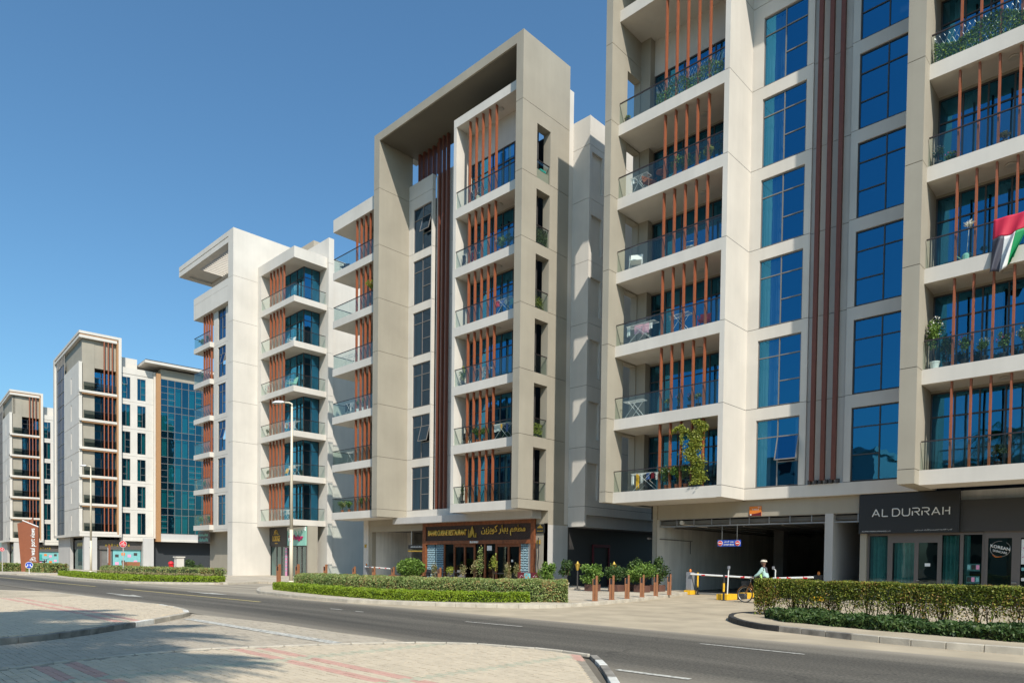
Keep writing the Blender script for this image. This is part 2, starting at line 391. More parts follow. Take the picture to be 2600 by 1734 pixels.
def lettering(name, s, parent, p, width, height, m, depth=.02, normal='-Y', bold=0.0, tilt=0.0):
    """flat lettering fitted to width x height; p is its lower left corner as read"""
    cu = bpy.data.curves.new('t', 'FONT'); cu.body = s; cu.extrude = 0.0; cu.offset = bold; cu.resolution_u = 3
    t = bpy.data.objects.new('t', cu); COL.objects.link(t); dg = bpy.context.evaluated_depsgraph_get(); dg.update()
    me = bpy.data.meshes.new_from_object(t.evaluated_get(dg)); bpy.data.objects.remove(t)
    if not len(me.vertices): return None
    co = np.empty(len(me.vertices)*3, np.float32); me.vertices.foreach_get('co', co); co = co.reshape(-1, 3)
    mn = co.min(0); sz = co.max(0) - mn; sz[sz == 0] = 1
    x = (co[:, 0]-mn[0]) / sz[0] * width; z = (co[:, 1]-mn[1]) / sz[1] * height
    if tilt: z = z + x * math.tan(tilt)
    q = at(parent, p) if parent else p
    if normal == '-Y': v = np.stack([q[0]+x, np.full_like(x, q[1]), q[2]+z], 1)
    elif normal == '+X': v = np.stack([np.full_like(x, q[0]), q[1]+x, q[2]+z], 1)
    me.vertices.foreach_set('co', v.astype(np.float32).ravel()); me.update(); me.materials.clear(); me.materials.append(M[m])
    o = link(name, me, parent)
    if depth > 0:
        sm = o.modifiers.new('depth', 'SOLIDIFY'); sm.thickness = depth; sm.offset = 0
    return o
# ------------------------------------------------------------------ building helpers
def ubox(mb, nrm, pl, u0, u1, d0, d1, z0, z1):
    """box on a facade plane: u along it, d depth behind it"""
    if nrm == '-Y': mb.box(u0, u1, pl+d0, pl+d1, z0, z1)
    else: mb.box(pl-d1, pl-d0, u0, u1, z0, z1)
    return mb
def storey(parent, nrm, pl, u0, u1, z0, z1, m, op=(), th=.3, name='wall_panel', gap=.012):
    """one storey-high cladding panel; op = [(u0,u1,z0,z1)] openings side by side sharing a height"""
    z0 += gap; z1 -= gap; mb = MB()
    if not op: ubox(mb, nrm, pl, u0, u1, 0, th, z0, z1)
    else:
        a, b = max(op[0][2], z0), min(op[0][3], z1)
        if a - z0 > .005: ubox(mb, nrm, pl, u0, u1, 0, th, z0, a)
        if z1 - b > .005: ubox(mb, nrm, pl, u0, u1, 0, th, b, z1)
        c = u0
        for o in op:
            if o[0] - c > .005: ubox(mb, nrm, pl, c, o[0], 0, th, a, b)
            c = o[1]
        if u1 - c > .005: ubox(mb, nrm, pl, c, u1, 0, th, a, b)
    return part(name, mb, m, parent)
def joints(parent, nrm, pl, u0, u1, zs, th=.25):
    mb = MB()
    for z in zs: ubox(mb, nrm, pl, u0+.002, u1-.002, .03, th, z-.03, z+.03)
    return part('joint_backing', mb, 'dark_core', parent)
LAY = {
 'A': ([(0, .5, .735, 1), (0, .5, 0, .735), (.5, 1, .735, 1), (.5, 1, .36, .735), (.5, 1, 0, .36)]),
 'B': ([(.5, 1, .735, 1), (.5, 1, 0, .735), (0, .5, .735, 1), (0, .5, .36, .735), (0, .5, 0, .36)]),
 'two': [(0, .5, 0, 1), (.5, 1, 0, 1)],
 'three': [(0, .4, 0, 1), (.4, 1, .62, 1), (.4, 1, .3, .62), (.4, 1, 0, .3)],
 'three_m': [(.6, 1, 0, 1), (0, .6, .62, 1), (0, .6, .3, .62), (0, .6, 0, .3)],
 'one': [(0, 1, 0, 1)],
 'balc3': [(0, .28, .72, 1), (0, .28, 0, .72), (.28, .52, .72, 1), (.28, .52, 0, .72), (.52, .76, .72, 1), (.52, .76, 0, .72), (.76, 1, .72, 1), (.76, 1, 0, .72)],
 'balc5': [(i/6, (i+1)/6, a, b) for i in range(6) for a, b in ((.72, 1), (0, .72))],
 'corner': [(i/3, (i+1)/3, a, b) for i in range(3) for a, b in ((.72, 1), (0, .72))],
 'shop4': [(i/4, (i+1)/4, 0, 1) for i in range(4)],
 'shop3': [(i/3, (i+1)/3, 0, 1) for i in range(3)],
}
def window(parent, p, w, h, lay, nrm='-Y', fm='frame_metal', gm='window_glass', bar=.05, curtains=(), name='window', cm='curtain', opened=None, door=None):
    key = ('win', round(w, 3), round(h, 3), lay, fm, bar, name)
    rects = LAY[lay]
    def mk():
        mb = MB()
        mb.box(0, w, 0, .09, 0, bar); mb.box(0, w, 0, .09, h-bar, h); mb.box(0, bar, 0, .09, bar, h-bar); mb.box(w-bar, w, 0, .09, bar, h-bar)
        done = set()
        for a, b, c, d in rects:
            if b < .999:
                k = ('v', round(b, 3), round(c, 3), round(d, 3))
                if k not in done: done.add(k); mb.box(w*b-bar/2, w*b+bar/2, .004, .086, max(bar, h*c), min(h-bar, h*d))
            if d < .999:
                k = ('h', round(a, 3), round(d, 3))
                if k not in done: done.add(k); mb.box(max(bar, w*a)+.001, min(w-bar, w*b)-.001, .008, .082, h*d-bar/2, h*d+bar/2)
        return mb.mesh(name, fm)
    o = link(name, cached(key, mk), parent, at(parent, p), R(90) if nrm == '+X' else 0)
    for i, (a, b, c, d) in enumerate(rects):
        pk = ('pane', round(w*(b-a), 3), round(h*(d-c), 3), gm)
        pw, ph = w*(b-a), h*(d-c)
        me = cached(pk, lambda: MB().quad((0, 0, 0), (pw, 0, 0), (pw, 0, ph), (0, 0, ph)).mesh('pane', gm))
        q = link('pane', me, o, (w*a, .045, h*c))
        if opened == i:
            q.location = (w*a, -.02, h*c); hb = h*(d-c)
            # top-hung sash swung out at the bottom
            me2 = MB().box(.02, pw-.02, -.03, .01, 0, .05).box(.02, pw-.02, -.03, .01, ph-.05, ph).box(0, .05, -.03, .01, 0, ph).box(pw-.05, pw, -.03, .01, 0, ph).mesh('sash', fm)
            s = link('sash', me2, o, (w*a, -.02, h*d)); 
            for ob, off in ((s, 0),): 
                ob.data.transform(Matrix.Translation((0, 0, -ph))); ob.rotation_euler = (R(-15), 0, 0)
            me3 = MB().quad((0, 0, -ph), (pw, 0, -ph), (pw, 0, 0), (0, 0, 0)).mesh('pane', gm)
            q.data = me3; q.location = (w*a, -.03, h*d); q.rotation_euler = (R(-15), 0, 0)
    for a, b in curtains:
        ck = ('cur', round(w*(b-a), 2), round(h, 2), cm)
        cw = w*(b-a)
        def mkc():
            n = max(8, int(cw/.05)); mb = MB()
            mb.grid(lambda u, v: (u*cw, .05*math.sin(u*cw*38) + .03*math.sin(u*cw*17+v*2), .05 + v*(h-.12)), n, 2)
            return mb.mesh('curtain', cm, smooth=True)
        link('curtain', cached(ck, mkc), o, (w*a, .28, 0))
    return o
def railing(parent, p, length, nrm='-Y', n=None, h=1.08, gm='balcony_glass'):
    """frameless glass balustrade panels with a dark handrail"""
    n = n or max(1, round(length/2.0)); pw = length / n
    for i in range(n):
        me = cached(('rg', round(pw, 3), h, gm), lambda: MB().quad((.01, 0, 0), (pw-.01, 0, 0), (pw-.01, 0, h), (.01, 0, h)).mesh('glass_panel', gm))
        q = (p[0] + (i*pw if nrm == '-Y' else 0), p[1] + (i*pw if nrm == '+X' else 0), p[2])
        link('glass_panel', me, parent, at(parent, q), R(90) if nrm == '+X' else 0)
    me = cached(('hr', round(length, 3)), lambda: MB().box(0, length, -.03, .03, 0, .045).mesh('handrail', 'handrail'))
    link('handrail', me, parent, at(parent, (p[0], p[1], p[2]+h)), R(90) if nrm == '+X' else 0)
def fins(parent, xs, y, z0, z1, m='rust_metal', w=.06, d=.19, nrm='-Y'):
    me = cached(('fin', round(z1-z0, 3), m, w, d), lambda: MB().box(0, w, 0, d, 0, z1-z0).mesh('louvre_fin', m))
    for x in xs:
        p = (x, y, z0) if nrm == '-Y' else (y, x, z0)
        link('louvre_fin', me, parent, at(parent, p), 0 if nrm == '-Y' else R(90))
def ceil_light(parent, x, y, z):
    me = cached('cl', lambda: MB().lathe([(.0, 0), (.17, 0), (.19, -.03), (.15, -.06), (.0, -.065)], n=14).mesh('ceiling_light', 'light_lens'))
    link('ceiling_light', me, parent, at(parent, (x, y, z)))
def slab(parent, x0, x1, y0, y1, z0, z1, m='white_paint', name='balcony_slab'):
    return part(name, MB().box(x0, x1, y0, y1, z0, z1), m, parent)
T = [5.34 + 3.865*k for k in range(8)]
ZB = 4.77

# ------------------------------------------------------------------ right tower
A = thing('apartment_building', 'nearest tower with a draped flag and a climbing vine, above the dark parking entrance', 'building', (-14, 33, 0), group='apartment towers along the street')
def tower_leg(P, x0, x1, yf, yr, ztop, oy0, oy1, mtl, opening=True):
    """taupe side wall of a tower frame, pierced beside each balcony"""
    zs = [ZB] + T[:6] + [28.6, ztop]
    for i in range(len(zs)-1):
        a, b = zs[i]+.012, zs[i+1]-.012; mb = MB()
        if opening and 1 <= i <= 6:
            top = zs[i] + 3.2
            mb.box(x0, x1, yf, oy0, a, b); mb.box(x0, x1, oy1, yr, a, b); mb.box(x0, x1, oy0, oy1, top, b)
        else: mb.box(x0, x1, yf, yr, a, b)
        part('wall_panel', mb, mtl, P)
    mb = MB()
    for z in zs[1:-1]: 
        mb.box(x0+.03, x1-.03, yf+.03, (oy0 if opening else yr)-.03, z-.03, z+.03)
        if opening: mb.box(x0+.03, x1-.03, oy1+.03, yr-.03, z-.03, z+.03)
    part('joint_backing', mb, 'dark_core', P)
def bay(P, x0, x1, yf, yb, fx, left_open=False, right_open=False, glaz=None, top=30.0, lay='balc5', n=6, light=None, gm='window_glass', cur=(), sidew=0, topwall=True, deep=None):
    for k in range(n):
        slab(P, x0, x1, yf, yb+.3, T[k]-.57, T[k])
        xr0, xr1 = x0+.03, x1-.03
        railing(P, (xr0, yf+.06, T[k]), xr1-xr0)
        if left_open: railing(P, (x0+.06, yf+.1, T[k]), yb-yf-.15, '+X')
        zt = T[k+1]-.57 if k < 5 else top
        fins(P, fx, yf+.14, T[k], zt)
        hh = 3.2 if k < 5 or not topwall else 3.45
        gx0, gx1 = glaz
        window(P, (gx0, yb, T[k]), gx1-gx0, min(hh, zt-T[k]), lay, '-Y', 'frame_dark', gm, .06, curtains=cur[k % len(cur)] if cur else ())
        if zt - T[k] - hh > .05: part('wall', MB().box(gx0, gx1, yb-.02, yb+.25, T[k]+hh, zt), 'white_paint' if k == 5 else 'taupe_paint', P)
        if light: ceil_light(P, light[0], light[1], zt)
tower_leg(A, -22.2, -21.8, 29.6, 32.7, 33.4, 31.0, 32.2, 'taupe_paint')
curA = [((.02, .1), (.3, .36), (.6, .68)), ((.0, .14), (.52, .6), (.88, .97)), ((.18, .3), (.7, .76))]
bay(A, -21.8, -15.8, 30.25, 32.7, [-19.12+.602*i for i in range(5)], glaz=(-21.2, -15.8), lay='balc5', light=(-17.6, 31.7), cur=curA)
slab(A, -21.8, -15.8, 30.25, 33.0, 30.0, 30.58)
part('wall', MB().box(-21.8, -21.2, 32.25, 33.0, ZB, 30.0), 'taupe_paint', A)
part('wall', MB().box(-21.8, -15.8, 31.6, 31.9, 30.58, 32.85), 'taupe_paint', A)
part('wall', MB().box(-12.6, -10.9, 33.35, 33.6, 29.9, 32.8), 'taupe_paint', A)
part('roof', MB().box(-22.2, -7.3, 29.6, 34.0, 32.85, 33.4), 'taupe_paint', A)
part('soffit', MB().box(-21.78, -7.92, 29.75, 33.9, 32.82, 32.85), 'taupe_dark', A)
zsA = [ZB] + T[:6] + [28.6, 30.3, 32.85]
for i in range(len(zsA)-1):
    storey(A, '-Y', 30.25, -15.8, -15.55, zsA[i], zsA[i+1], 'white_paint', th=2.65)
joints(A, '-Y', 30.25, -15.8, -15.55, zsA[1:-1], 2.3)
for i in range(len(zsA)-1):
    a, b = zsA[i], zsA[i+1]; win = 1 <= i <= 6
    storey(A, '-Y', 32.6, -15.55, -12.6, a, b, 'white_paint', [(-15.0, -12.9, a+.012, a+3.28)] if win else ())
    storey(A, '-Y', 32.6, -10.9, -7.9, a, b, 'white_paint', [(-10.6, -8.3, a+.012, a+3.28)] if win else ())
    if i: storey(A, '-Y', 32.74, -12.6, -10.9, a, b, 'white_paint')
    if win:
        window(A, (-15.0, 32.66, a+.012), 2.1, 3.26, 'A', '-Y', 'frame_metal', 'window_glass', .05, curtains=((.02, .42),) if i != 1 else ((.02, .3), (.85, .98)), opened=3 if i == 1 else None)
        window(A, (-10.6, 32.66, a+.012), 2.3, 3.26, 'B', '-Y', 'frame_dark', 'window_glass', .05)  # same frames as the sunlit windows, their shade put into the frame colour
joints(A, '-Y', 32.6, -15.55, -12.6, zsA[1:-1]); joints(A, '-Y', 32.6, -10.9, -7.9, zsA[1:-1]); joints(A, '-Y', 32.74, -12.6, -10.9, zsA[2:-1])
part('fascia_beam', MB().box(-12.6, -10.9, 32.6, 33.2, ZB, T[0]-.01), 'white_paint', A)
fins(A, [-12.32, -11.84, -11.36], 32.38, T[0]+.14, 32.85, 'rust_metal_shaded', .18, .18)
brk = MB().box(-.09, .02, .05, .3, -.14, .04).box(.2, .29, .05, .3, -.14, .04).mesh('fin_bracket', 'frame_dark')
for x in (-12.32, -11.84, -11.36): link('fin_bracket', brk, A, at(A, (x, 32.42, T[0]+.14)))
tower_leg(A, -7.9, -7.3, 29.6, 33.0, 33.4, 31.0, 31.7, 'taupe_paint', opening=False)
LAY['rbay'] = [(i/16, (i+1)/16, a, b) for i in range(16) for a, b in ((.7, 1), (0, .7))]
bay(A, -7.3, 6.0, 30.25, 31.7, [-6.36+.62*i for i in range(20)], glaz=(-7.3, 6.0), lay='rbay', light=(-4.75, 30.95), top=30.0, cur=[((.05, .1), (.2, .24)), ((.12, .17), (.03, .06)), ((.01, .04), (.15, .18))])
slab(A, -7.3, 6.0, 30.25, 32.0, 30.0, 30.58)
tower_leg(A, 6.0, 6.6, 29.6, 33.0, 33.4, 31.0, 31.7, 'taupe_paint', opening=False)
part('roof', MB().box(-7.3, 6.6, 31.0, 34.0, 32.85, 33.4), 'taupe_paint', A)
part('core', MB().box(-21.9, 6.4, 34.2, 50.0, 4.1, 31.0), 'room_dark', A)
for i in range(len(zsA)-2): storey(A, '+X', -21.9, 32.7, 50.0, zsA[i], zsA[i+1], 'white_paint')
part('floor_slab', MB().box(-20.9, 6.4, 33.25, 50, 4.3, ZB-.02), 'garage_wall', A)
part('floor_slab', MB().box(-15.55, -7.9, 32.62, 32.9, ZB-.002, ZB+.1), 'white_paint', A)
# ground floor
part('wall', MB().box(-20.94, -20.66, 32.9, 50, 0, 4.3), 'garage_wall', A)
part('wall', MB().box(-20.94, -10.22, 32.9, 33.2, 3.98, ZB-.006), 'taupe_paint', A)
part('wall', MB().box(-20.94, -20.67, 32.85, 32.9, 0, ZB-.006), 'taupe_paint', A)
part('column', MB().box(-11.74, -11.37, 32.9, 50, 0, 3.98), 'grey_paint', A)
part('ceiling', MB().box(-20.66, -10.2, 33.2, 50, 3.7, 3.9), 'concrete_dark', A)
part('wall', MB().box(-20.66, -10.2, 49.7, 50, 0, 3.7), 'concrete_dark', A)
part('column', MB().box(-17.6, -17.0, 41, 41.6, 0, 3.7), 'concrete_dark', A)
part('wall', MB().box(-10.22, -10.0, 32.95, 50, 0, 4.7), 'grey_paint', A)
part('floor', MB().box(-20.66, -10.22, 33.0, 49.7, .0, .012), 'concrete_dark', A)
mb = MB()
for z in (3.6, 3.97): mb.box(-20.6, -10.25, 33.02, 33.06, z-.02, z+.02)
for z in (3.6,): mb.box(-20.6, -10.25, 33.42, 33.46, z-.02, z+.02)
x = -20.55
while x < -10.2: mb.box(x-.018, x+.018, 33.02, 33.06, 3.6, 3.97); mb.box(x-.015, x+.015, 33.06, 33.42, 3.585, 3.615); x += 1.02
part('steel_frame', mb, 'steel', A)
mb = MB(); mb.tube([(-19.3, 33.1, 3.8), (-19.0, 35, 3.72), (-18.6, 42, 3.66)], .12, 12); part('ceiling_pipe', mb, 'garage_wall', A)
for x in range(5):
    mb = MB(); mb.tube([(-20+x*2, 33.6, 3.55), (-20+x*2, 48, 3.55)], .05, 8); part('ceiling_pipe', mb, 'frame_metal', A)
mb = MB(); mb.tube([(-21.1, 32.75, 2.95), (-20.6, 33.2, 2.93), (-20.6, 36.6, 2.9)], .022, 6); mb.tube([(-20.6, 36.4, 2.9), (-20.6, 36.4, 2.15)], .022, 6); mb.lathe([(0, 0), (.09, 0), (.1, .1), (0, .12)], (-21.1, 32.72, 2.9), 10); part('conduit', mb, 'frame_mid', A)
part('entry_keypad', MB().box(-20.66, -20.62, 34.2, 34.32, .75, 1.05), 'frame_dark', A)
# shops in its right half
part('wall', MB().box(-10.2, -9.94, 32.9, 33.2, 0, 3.03), 'taupe_paint', A)
part('wall', MB().box(-10.2, 6.4, 34.8, 35.0, 0, 4.3), 'sign_grey', A)
sh = part('shopfront', MB().box(-9.94, -5.62, 33.06, 33.16, 2.93, 3.03).box(-9.94, -9.86, 33.06, 33.14, 0, 2.93).box(-9.12, -8.92, 33.06, 33.14, 0, 2.93).box(-8.08, -7.92, 33.06, 33.14, 0, 2.93).box(-7.22, -7.06, 33.06, 33.14, 0, 2.93).box(-6.42, -6.30, 33.06, 33.14, 0, 2.93).box(-5.66, -5.6, 33.06, 33.14, 0, 2.93).box(-8.92, -8.08, 33.06, 33.14, 2.62, 2.93).box(-7.92, -7.22, 33.06, 33.14, 2.62, 2.93), 'frame_mid', A)
for a, b, zt in ((-9.86, -9.12, 2.93), (-8.92, -8.08, 2.62), (-7.92, -7.22, 2.62), (-7.06, -6.42, 2.93), (-6.3, -5.66, 2.93)):
    part('pane', MB().quad((a, 33.1, 0), (b, 33.1, 0), (b, 33.1, zt), (a, 33.1, zt)), 'shop_glass', sh)
for a, b in ((-9.86, -9.14), (-8.9, -8.1), (-7.05, -6.5), (-6.3, -6.1)):
    mb = MB(); mb.grid(lambda u, v: (a+(b-a)*u, 33.3+.05*math.sin(u*(b-a)*40)+.03*math.sin(u*23), .05+v*2.85), 40, 2); part('curtain', mb, 'curtain_teal', sh, smooth=True)
for k in range(3): part('poster', MB().box(-6.18, -5.72, 33.115, 33.125, .95-k*.5+.5, 1.25-k*.5+.5), 'sign_white', sh)
for k in range(3):
    for j in range(3): part('picture', MB().box(-6.15+j*.15, -6.04+j*.15, 33.09, 33.095, 1.0-k*.5+.52, 1.2-k*.5+.5), ('turquoise', 'sign_black', 'pink')[(j+k) % 3], sh)
part('poster', MB().box(-7.68, -7.48, 33.085, 33.095, 1.62, 1.75), 'sign_white', sh)
part('door_handle', MB().box(-7.95, -7.85, 32.98, 33.06, 1.0, 1.03), 'steel', sh)
sh2 = part('shopfront', MB().box(-5.58, 6, 33.06, 33.14, 2.78, 3.05).box(-5.58, -5.46, 33.06, 33.14, 0, 2.78).box(-4.68, -4.4, 33.06, 33.14, 0, 2.78).box(-3.4, -3.2, 33.06, 33.14, 0, 2.78).box(-5.6, 6, 33.03, 33.06, 3.02, 3.05).box(-5.61, -5.58, 33.03, 33.12, 0, 3.05), 'frame_mid', A)
part('pane', MB().quad((-5.46, 33.1, 0), (-4.68, 33.1, 0), (-4.68, 33.1, 2.78), (-5.46, 33.1, 2.78)), 'shop_glass', sh2)
part('pane', MB().quad((-4.4, 33.1, 0), (-3.4, 33.1, 0), (-3.4, 33.1, 2.78), (-4.4, 33.1, 2.78)), 'shop_glass', sh2)
part('door_film', MB().box(-5.45, -4.69, 33.12, 33.13, .0, 2.77), 'door_film' if 'door_film' in M else 'sign_black', sh2)
part('poster', MB().box(-4.38, -3.42, 33.085, 33.09, 1.75, 2.72), 'sign_white', sh2)
mb = MB()
for k in range(26):
    a = -.9 + k*.09; mb.tube([(-4.35+k*.03, 33.08, 2.25+.3*math.sin(a)), (-4.33+(k+1)*.03, 33.08, 2.25+.3*math.sin(a+.09))], .008, 4)
part('branch_print', mb, 'magenta', sh2)
mb = MB()
for (dx, dz) in ((.05, .1), (.12, .3), (.25, .35), (.18, .18), (.33, .28)):
    for k in range(5): mb.lathe([(0, 0), (.022, 0), (0, .004)], (0, 0, 0), 6); 
    cxx, czz = -4.33+dx, 2.3+dz*.8
    for k in range(5):
        t = 2*math.pi*k/5; mb.box(cxx+.03*math.cos(t)-.015, cxx+.03*math.cos(t)+.015, 33.078, 33.084, czz+.03*math.sin(t)-.015, czz+.03*math.sin(t)+.015)
part('blossom_print', mb, 'pink', sh2)
for k in range(3): part('poster', MB().box(-4.36, -4.0, 33.085, 33.09, 1.5-k*.4, 1.62-k*.4), 'turquoise' if k != 1 else 'sign_white', sh2)
part('door_handle', MB().box(-4.66, -4.5, 32.98, 33.06, 1.0, 1.04), 'steel', sh2)
part('wall', MB().box(-6.4, 6.4, 32.9, 33.05, 3.05, 4.34), 'sign_grey', A)
part('wall', MB().box(-6.4, 6.4, 33.05, 34.8, 3.05, 3.2), 'sign_grey', A)

# ------------------------------------------------------------------ middle tower
B = thing('apartment_building', 'middle tower inside a tall taupe portal frame, a restaurant at its foot', 'building', (-36, 33, 0), group='apartment towers along the street')
XL0, XL1, XR0, XR1, YT, YS, YW = -43.33, -42.67, -28.83, -28.27, 29.7, 30.25, 32.45
zt = 32.72
# portal frame
zsB = [ZB] + T[:6] + [28.75, 32.15]
for i in range(len(zsB)-1): part('wall_panel', MB().box(XL0, XL1, YT, YW+.3, zsB[i]+.012, zsB[i+1]-(.012 if i < 7 else 0)), 'taupe_paint', B)
part('joint_backing', (lambda mb: [mb.box(XL0+.03, XL1-.03, YT+.03, YW, z-.03, z+.03) for z in zsB[1:-1]] and mb)(MB()), 'dark_core', B)
for i in range(len(zsB)-1):
    a, b = zsB[i]+.012, zsB[i+1]-(.012 if i < 7 else 0); mb = MB()
    if 1 <= i <= 6:
        tp = zsB[i]+3.2
        mb.box(XR0, XR1, YT, 30.98, a, b).box(XR0, XR1, 32.2, 34.0, a, b).box(XR0, XR1, 30.98, 32.2, tp, b)
    else: mb.box(XR0, XR1, YT, 34.0, a, b)
    part('wall_panel', mb, 'taupe_paint', B)
part('joint_backing', (lambda mb: [mb.box(XR0+.03, XR1-.03, YT+.03, 30.9, z-.03, z+.03).box(XR0+.03, XR1-.03, 32.25, 33.97, z-.03, z+.03) for z in zsB[1:-1]] and mb)(MB()), 'dark_core', B)
for k in range(6):
    railing(B, (XR1-.06, 31.0, T[k]), 1.18, '+X', n=1)
part('roof', MB().box(XL0, XR1, YT, 33.6, 32.15, zt), 'taupe_paint', B)
part('roof', MB().box(XR0, XR1, 33.6, 34.0, 32.15, zt), 'taupe_paint', B)
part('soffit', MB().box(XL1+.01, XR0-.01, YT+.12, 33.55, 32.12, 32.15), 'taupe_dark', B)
# left balconies
bay(B, -49.79, XL0, YS, 32.3, [-46.72+.607*i for i in range(4)], left_open=True, glaz=(-46.9, XL0), lay='corner', top=27.92, gm='window_glass', topwall=False, cur=[((.1, .2), (.5, .6)), ((.3, .4),)])
slab(B, -49.79, XL0, YS, 33.5, 27.92, 28.92)
for k in range(6): part('wall', MB().box(-47.1, -46.9, 31.2, 36.0, T[k], T[k]+3.3), 'white_paint', B)
part('wall', MB().box(-47.1, -43.3, 32.6, 40.0, 4.77, 29.9), 'white_paint', B)
# window wall
for i in range(len(zsB)-1):
    a, b = zsB[i], zsB[i+1]; win = 1 <= i <= 6
    if i == 7: b = 29.85
    storey(B, '-Y', YW, XL1, -39.9, a, b, 'white_paint', [(-42.1, -40.0, a+.012, a+3.26)] if win else ())
    if i: storey(B, '-Y', 32.85, -39.9, -37.6, a, b, 'white_paint')
    if win: window(B, (-42.1, YW+.06, a+.012), 2.1, 3.24, 'A', '-Y', 'frame_metal', 'window_glass_plum', .05, curtains=((.02, .3),), opened=3 if i in (2, 6) else None)
joints(B, '-Y', YW, XL1, -39.9, zsB[1:-1]); joints(B, '-Y', 32.85, -39.9, -37.6, zsB[2:-1])
part('fascia_beam', MB().box(-39.9, -35.04, YW, YW+.5, ZB, T[0]-.012), 'white_paint', B)
fins(B, [-39.3, -38.84, -38.38], 32.46, T[0], 32.15, 'rust_metal_shaded', .14, .24)
fins(B, [-42.0+.55*i for i in range(5)], 32.75, 29.9, 32.15, 'rust_metal_shaded', .17, .3)
# right balconies inside a white box
for k in range(6):
    a, b = (ZB if k == 0 else T[k]), (T[k+1] if k < 5 else 30.0)
    if k == 0: part('wall_panel', MB().box(-35.04, -34.77, YS, 33.3, a, T[0]-.57), 'white_paint', B)
    part('wall_panel', MB().box(-35.04, -34.77, YS+.005, 33.3, T[k]+.01, b-.01), 'white_paint', B)
curB = [((.2, .3), (.5, .58)), ((.0, .1), (.6, .7), (.85, .95)), ((.4, .5),)]
bay(B, -35.04, XR0, YS, 31.65, [-33.72+.61*i for i in range(5)], glaz=(-34.77, XR0), lay='balc5', top=30.0, light=(-31.3, 30.9), cur=curB)
slab(B, -35.04, XR0, YS, 33.3, 30.0, 30.55)
part('wall', MB().box(-37.7, XR0, 32.9, 33.2, 30.4, 32.12), 'taupe_dark', B)  # taupe wall lying in shade; the shade is put into a darker colour
part('wall', MB().box(-37.9, -35.02, 33.0, 33.3, ZB, 30.4), 'white_paint', B)
part('core', MB().box(-43.2, -28.9, 34.4, 46, 4.0, 29.5), 'room_dark', B)
part('floor_slab', MB().box(-43.3, XR0-.01, 31.6, 46, 4.3, ZB-.004), 'grey_paint', B)
part('floor_slab', MB().box(XR0, XR1-.004, 32.45, 34.4, 3.9, ZB+.01), 'taupe_paint', B)
# white rear wing towards the nearest tower
zw = [3.84, 5.12, 8.85, 12.7, 16.6, 20.45, 24.3, 27.6, 29.36]
for i in range(len(zw)-1):
    part('wall_panel', MB().box(-28.9, -26.93, 34.4, 34.6, zw[i]+.012, zw[i+1]-(.012 if i < 7 else 0)), 'white_paint', B)
    a, b = zw[i], zw[i+1]
    op = [(34.63, 35.72, T[i-1]+.2, T[i-1]+2.55)] if 1 <= i <= 6 and T[i-1]+2.55 < b and T[i-1]+.2 > a else ()
    if i > 0 and not op: op = [(34.63, 35.72, a+.25, b-.5)] if i < 7 else ()
    storey(B, '+X', -26.93, 34.6, 50, a if i else 4.58, b, 'white_paint', op)
    if op: part('niche_back', MB().box(-27.2, -27.1, 34.63, 35.72, a+.05, b-.05), 'white_paint', B)
part('joint_backing', (lambda mb: [mb.box(-28.8, -26.96, 34.43, 49, z-.03, z+.03) for z in zw[1:-1]] and mb)(MB()), 'dark_core', B)
part('wall', MB().box(-28.8, XR1, 34.0, 34.4, 30.0, 31.33), 'white_paint', B)
part('wall', MB().box(-28.8, XR1, 34.0, 34.4, 4.0, 30.0), 'white_paint', B)
part('wall', MB().box(-29.5, -27.17, 34.45, 49, 3.82, 4.6), 'grey_paint', B)
part('wall', MB().box(-29.9, XR1, 32.45, 34.4, g(-29), 3.9), 'grey_paint', B)
part('wall', MB().box(-29.5, -28.3, 34.4, 49, g(-29), 3.9), 'sign_grey', B)
part('door_frame', MB().box(-28.28, -28.2, 37.0, 37.15, 0, 2.6).box(-28.28, -28.2, 38.8, 38.95, 0, 2.6).box(-28.28, -28.2, 37.0, 38.95, 2.6, 2.8), 'maroon', B)
# ground floor
zg = g(-40)
part('wall', MB().box(-47.8, -40.55, YW+.1, YW+.4, 3.82, 4.3), 'taupe_paint', B)
part('wall', MB().box(-47.8, XR1-.34, YW+.05, YW+.4, 4.3, ZB-.008), 'taupe_paint', B)
part('wall', MB().box(-48.45, -47.8, YW, YW+3, zg-.2, ZB-.008), 'white_paint', B)
part('wall', MB().box(-47.8, -47.4, YW+.1, YW+.5, zg-.2, 3.82), 'taupe_paint', B)
part('wall', MB().box(-47.6, -47.4, YW+.5, 46, zg-.2, 4.3), 'garage_wall', B)
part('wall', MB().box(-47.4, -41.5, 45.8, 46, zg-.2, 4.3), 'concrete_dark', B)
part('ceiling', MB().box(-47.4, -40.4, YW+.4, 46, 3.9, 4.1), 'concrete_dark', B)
part('wall', MB().box(-40.8, -40.56, YW+.1, 46, zg-.2, 4.3), 'garage_wall', B)
part('wall', MB().box(XR1-.34, XR1-.01, YW, YW+.3, zg-.2, 4.0), 'frame_mid', B)
part('wall', MB().box(-29.24, -28.61, YW-.01, YW+.3, zg-.2, ZB-.01), 'taupe_paint', B)
part('wall', MB().box(-49.8, -46.9, 36.2, 36.5, zg-.3, 29), 'white_paint', B)
part('door', MB().box(-49.7, -48.55, 35.9, 36.1, zg-.3, 2.6), 'maroon', B)
part('wall', MB().box(-49.8, -48.45, 35.8, 36.2, 2.6, 4.6), 'grey_paint', B)
rest = part('restaurant_front', MB().box(-40.56, -40.2, YW-.12, YW+.1, zg-.2, 4.32).box(-29.62, -29.27, YW-.12, YW+.1, zg-.2, 4.32).box(-40.2, -29.62, YW-.12, YW+.1, 4.06, 4.32).box(-40.2, -29.62, YW-.12, YW+.1, 2.75, 3.0), 'wood', B)
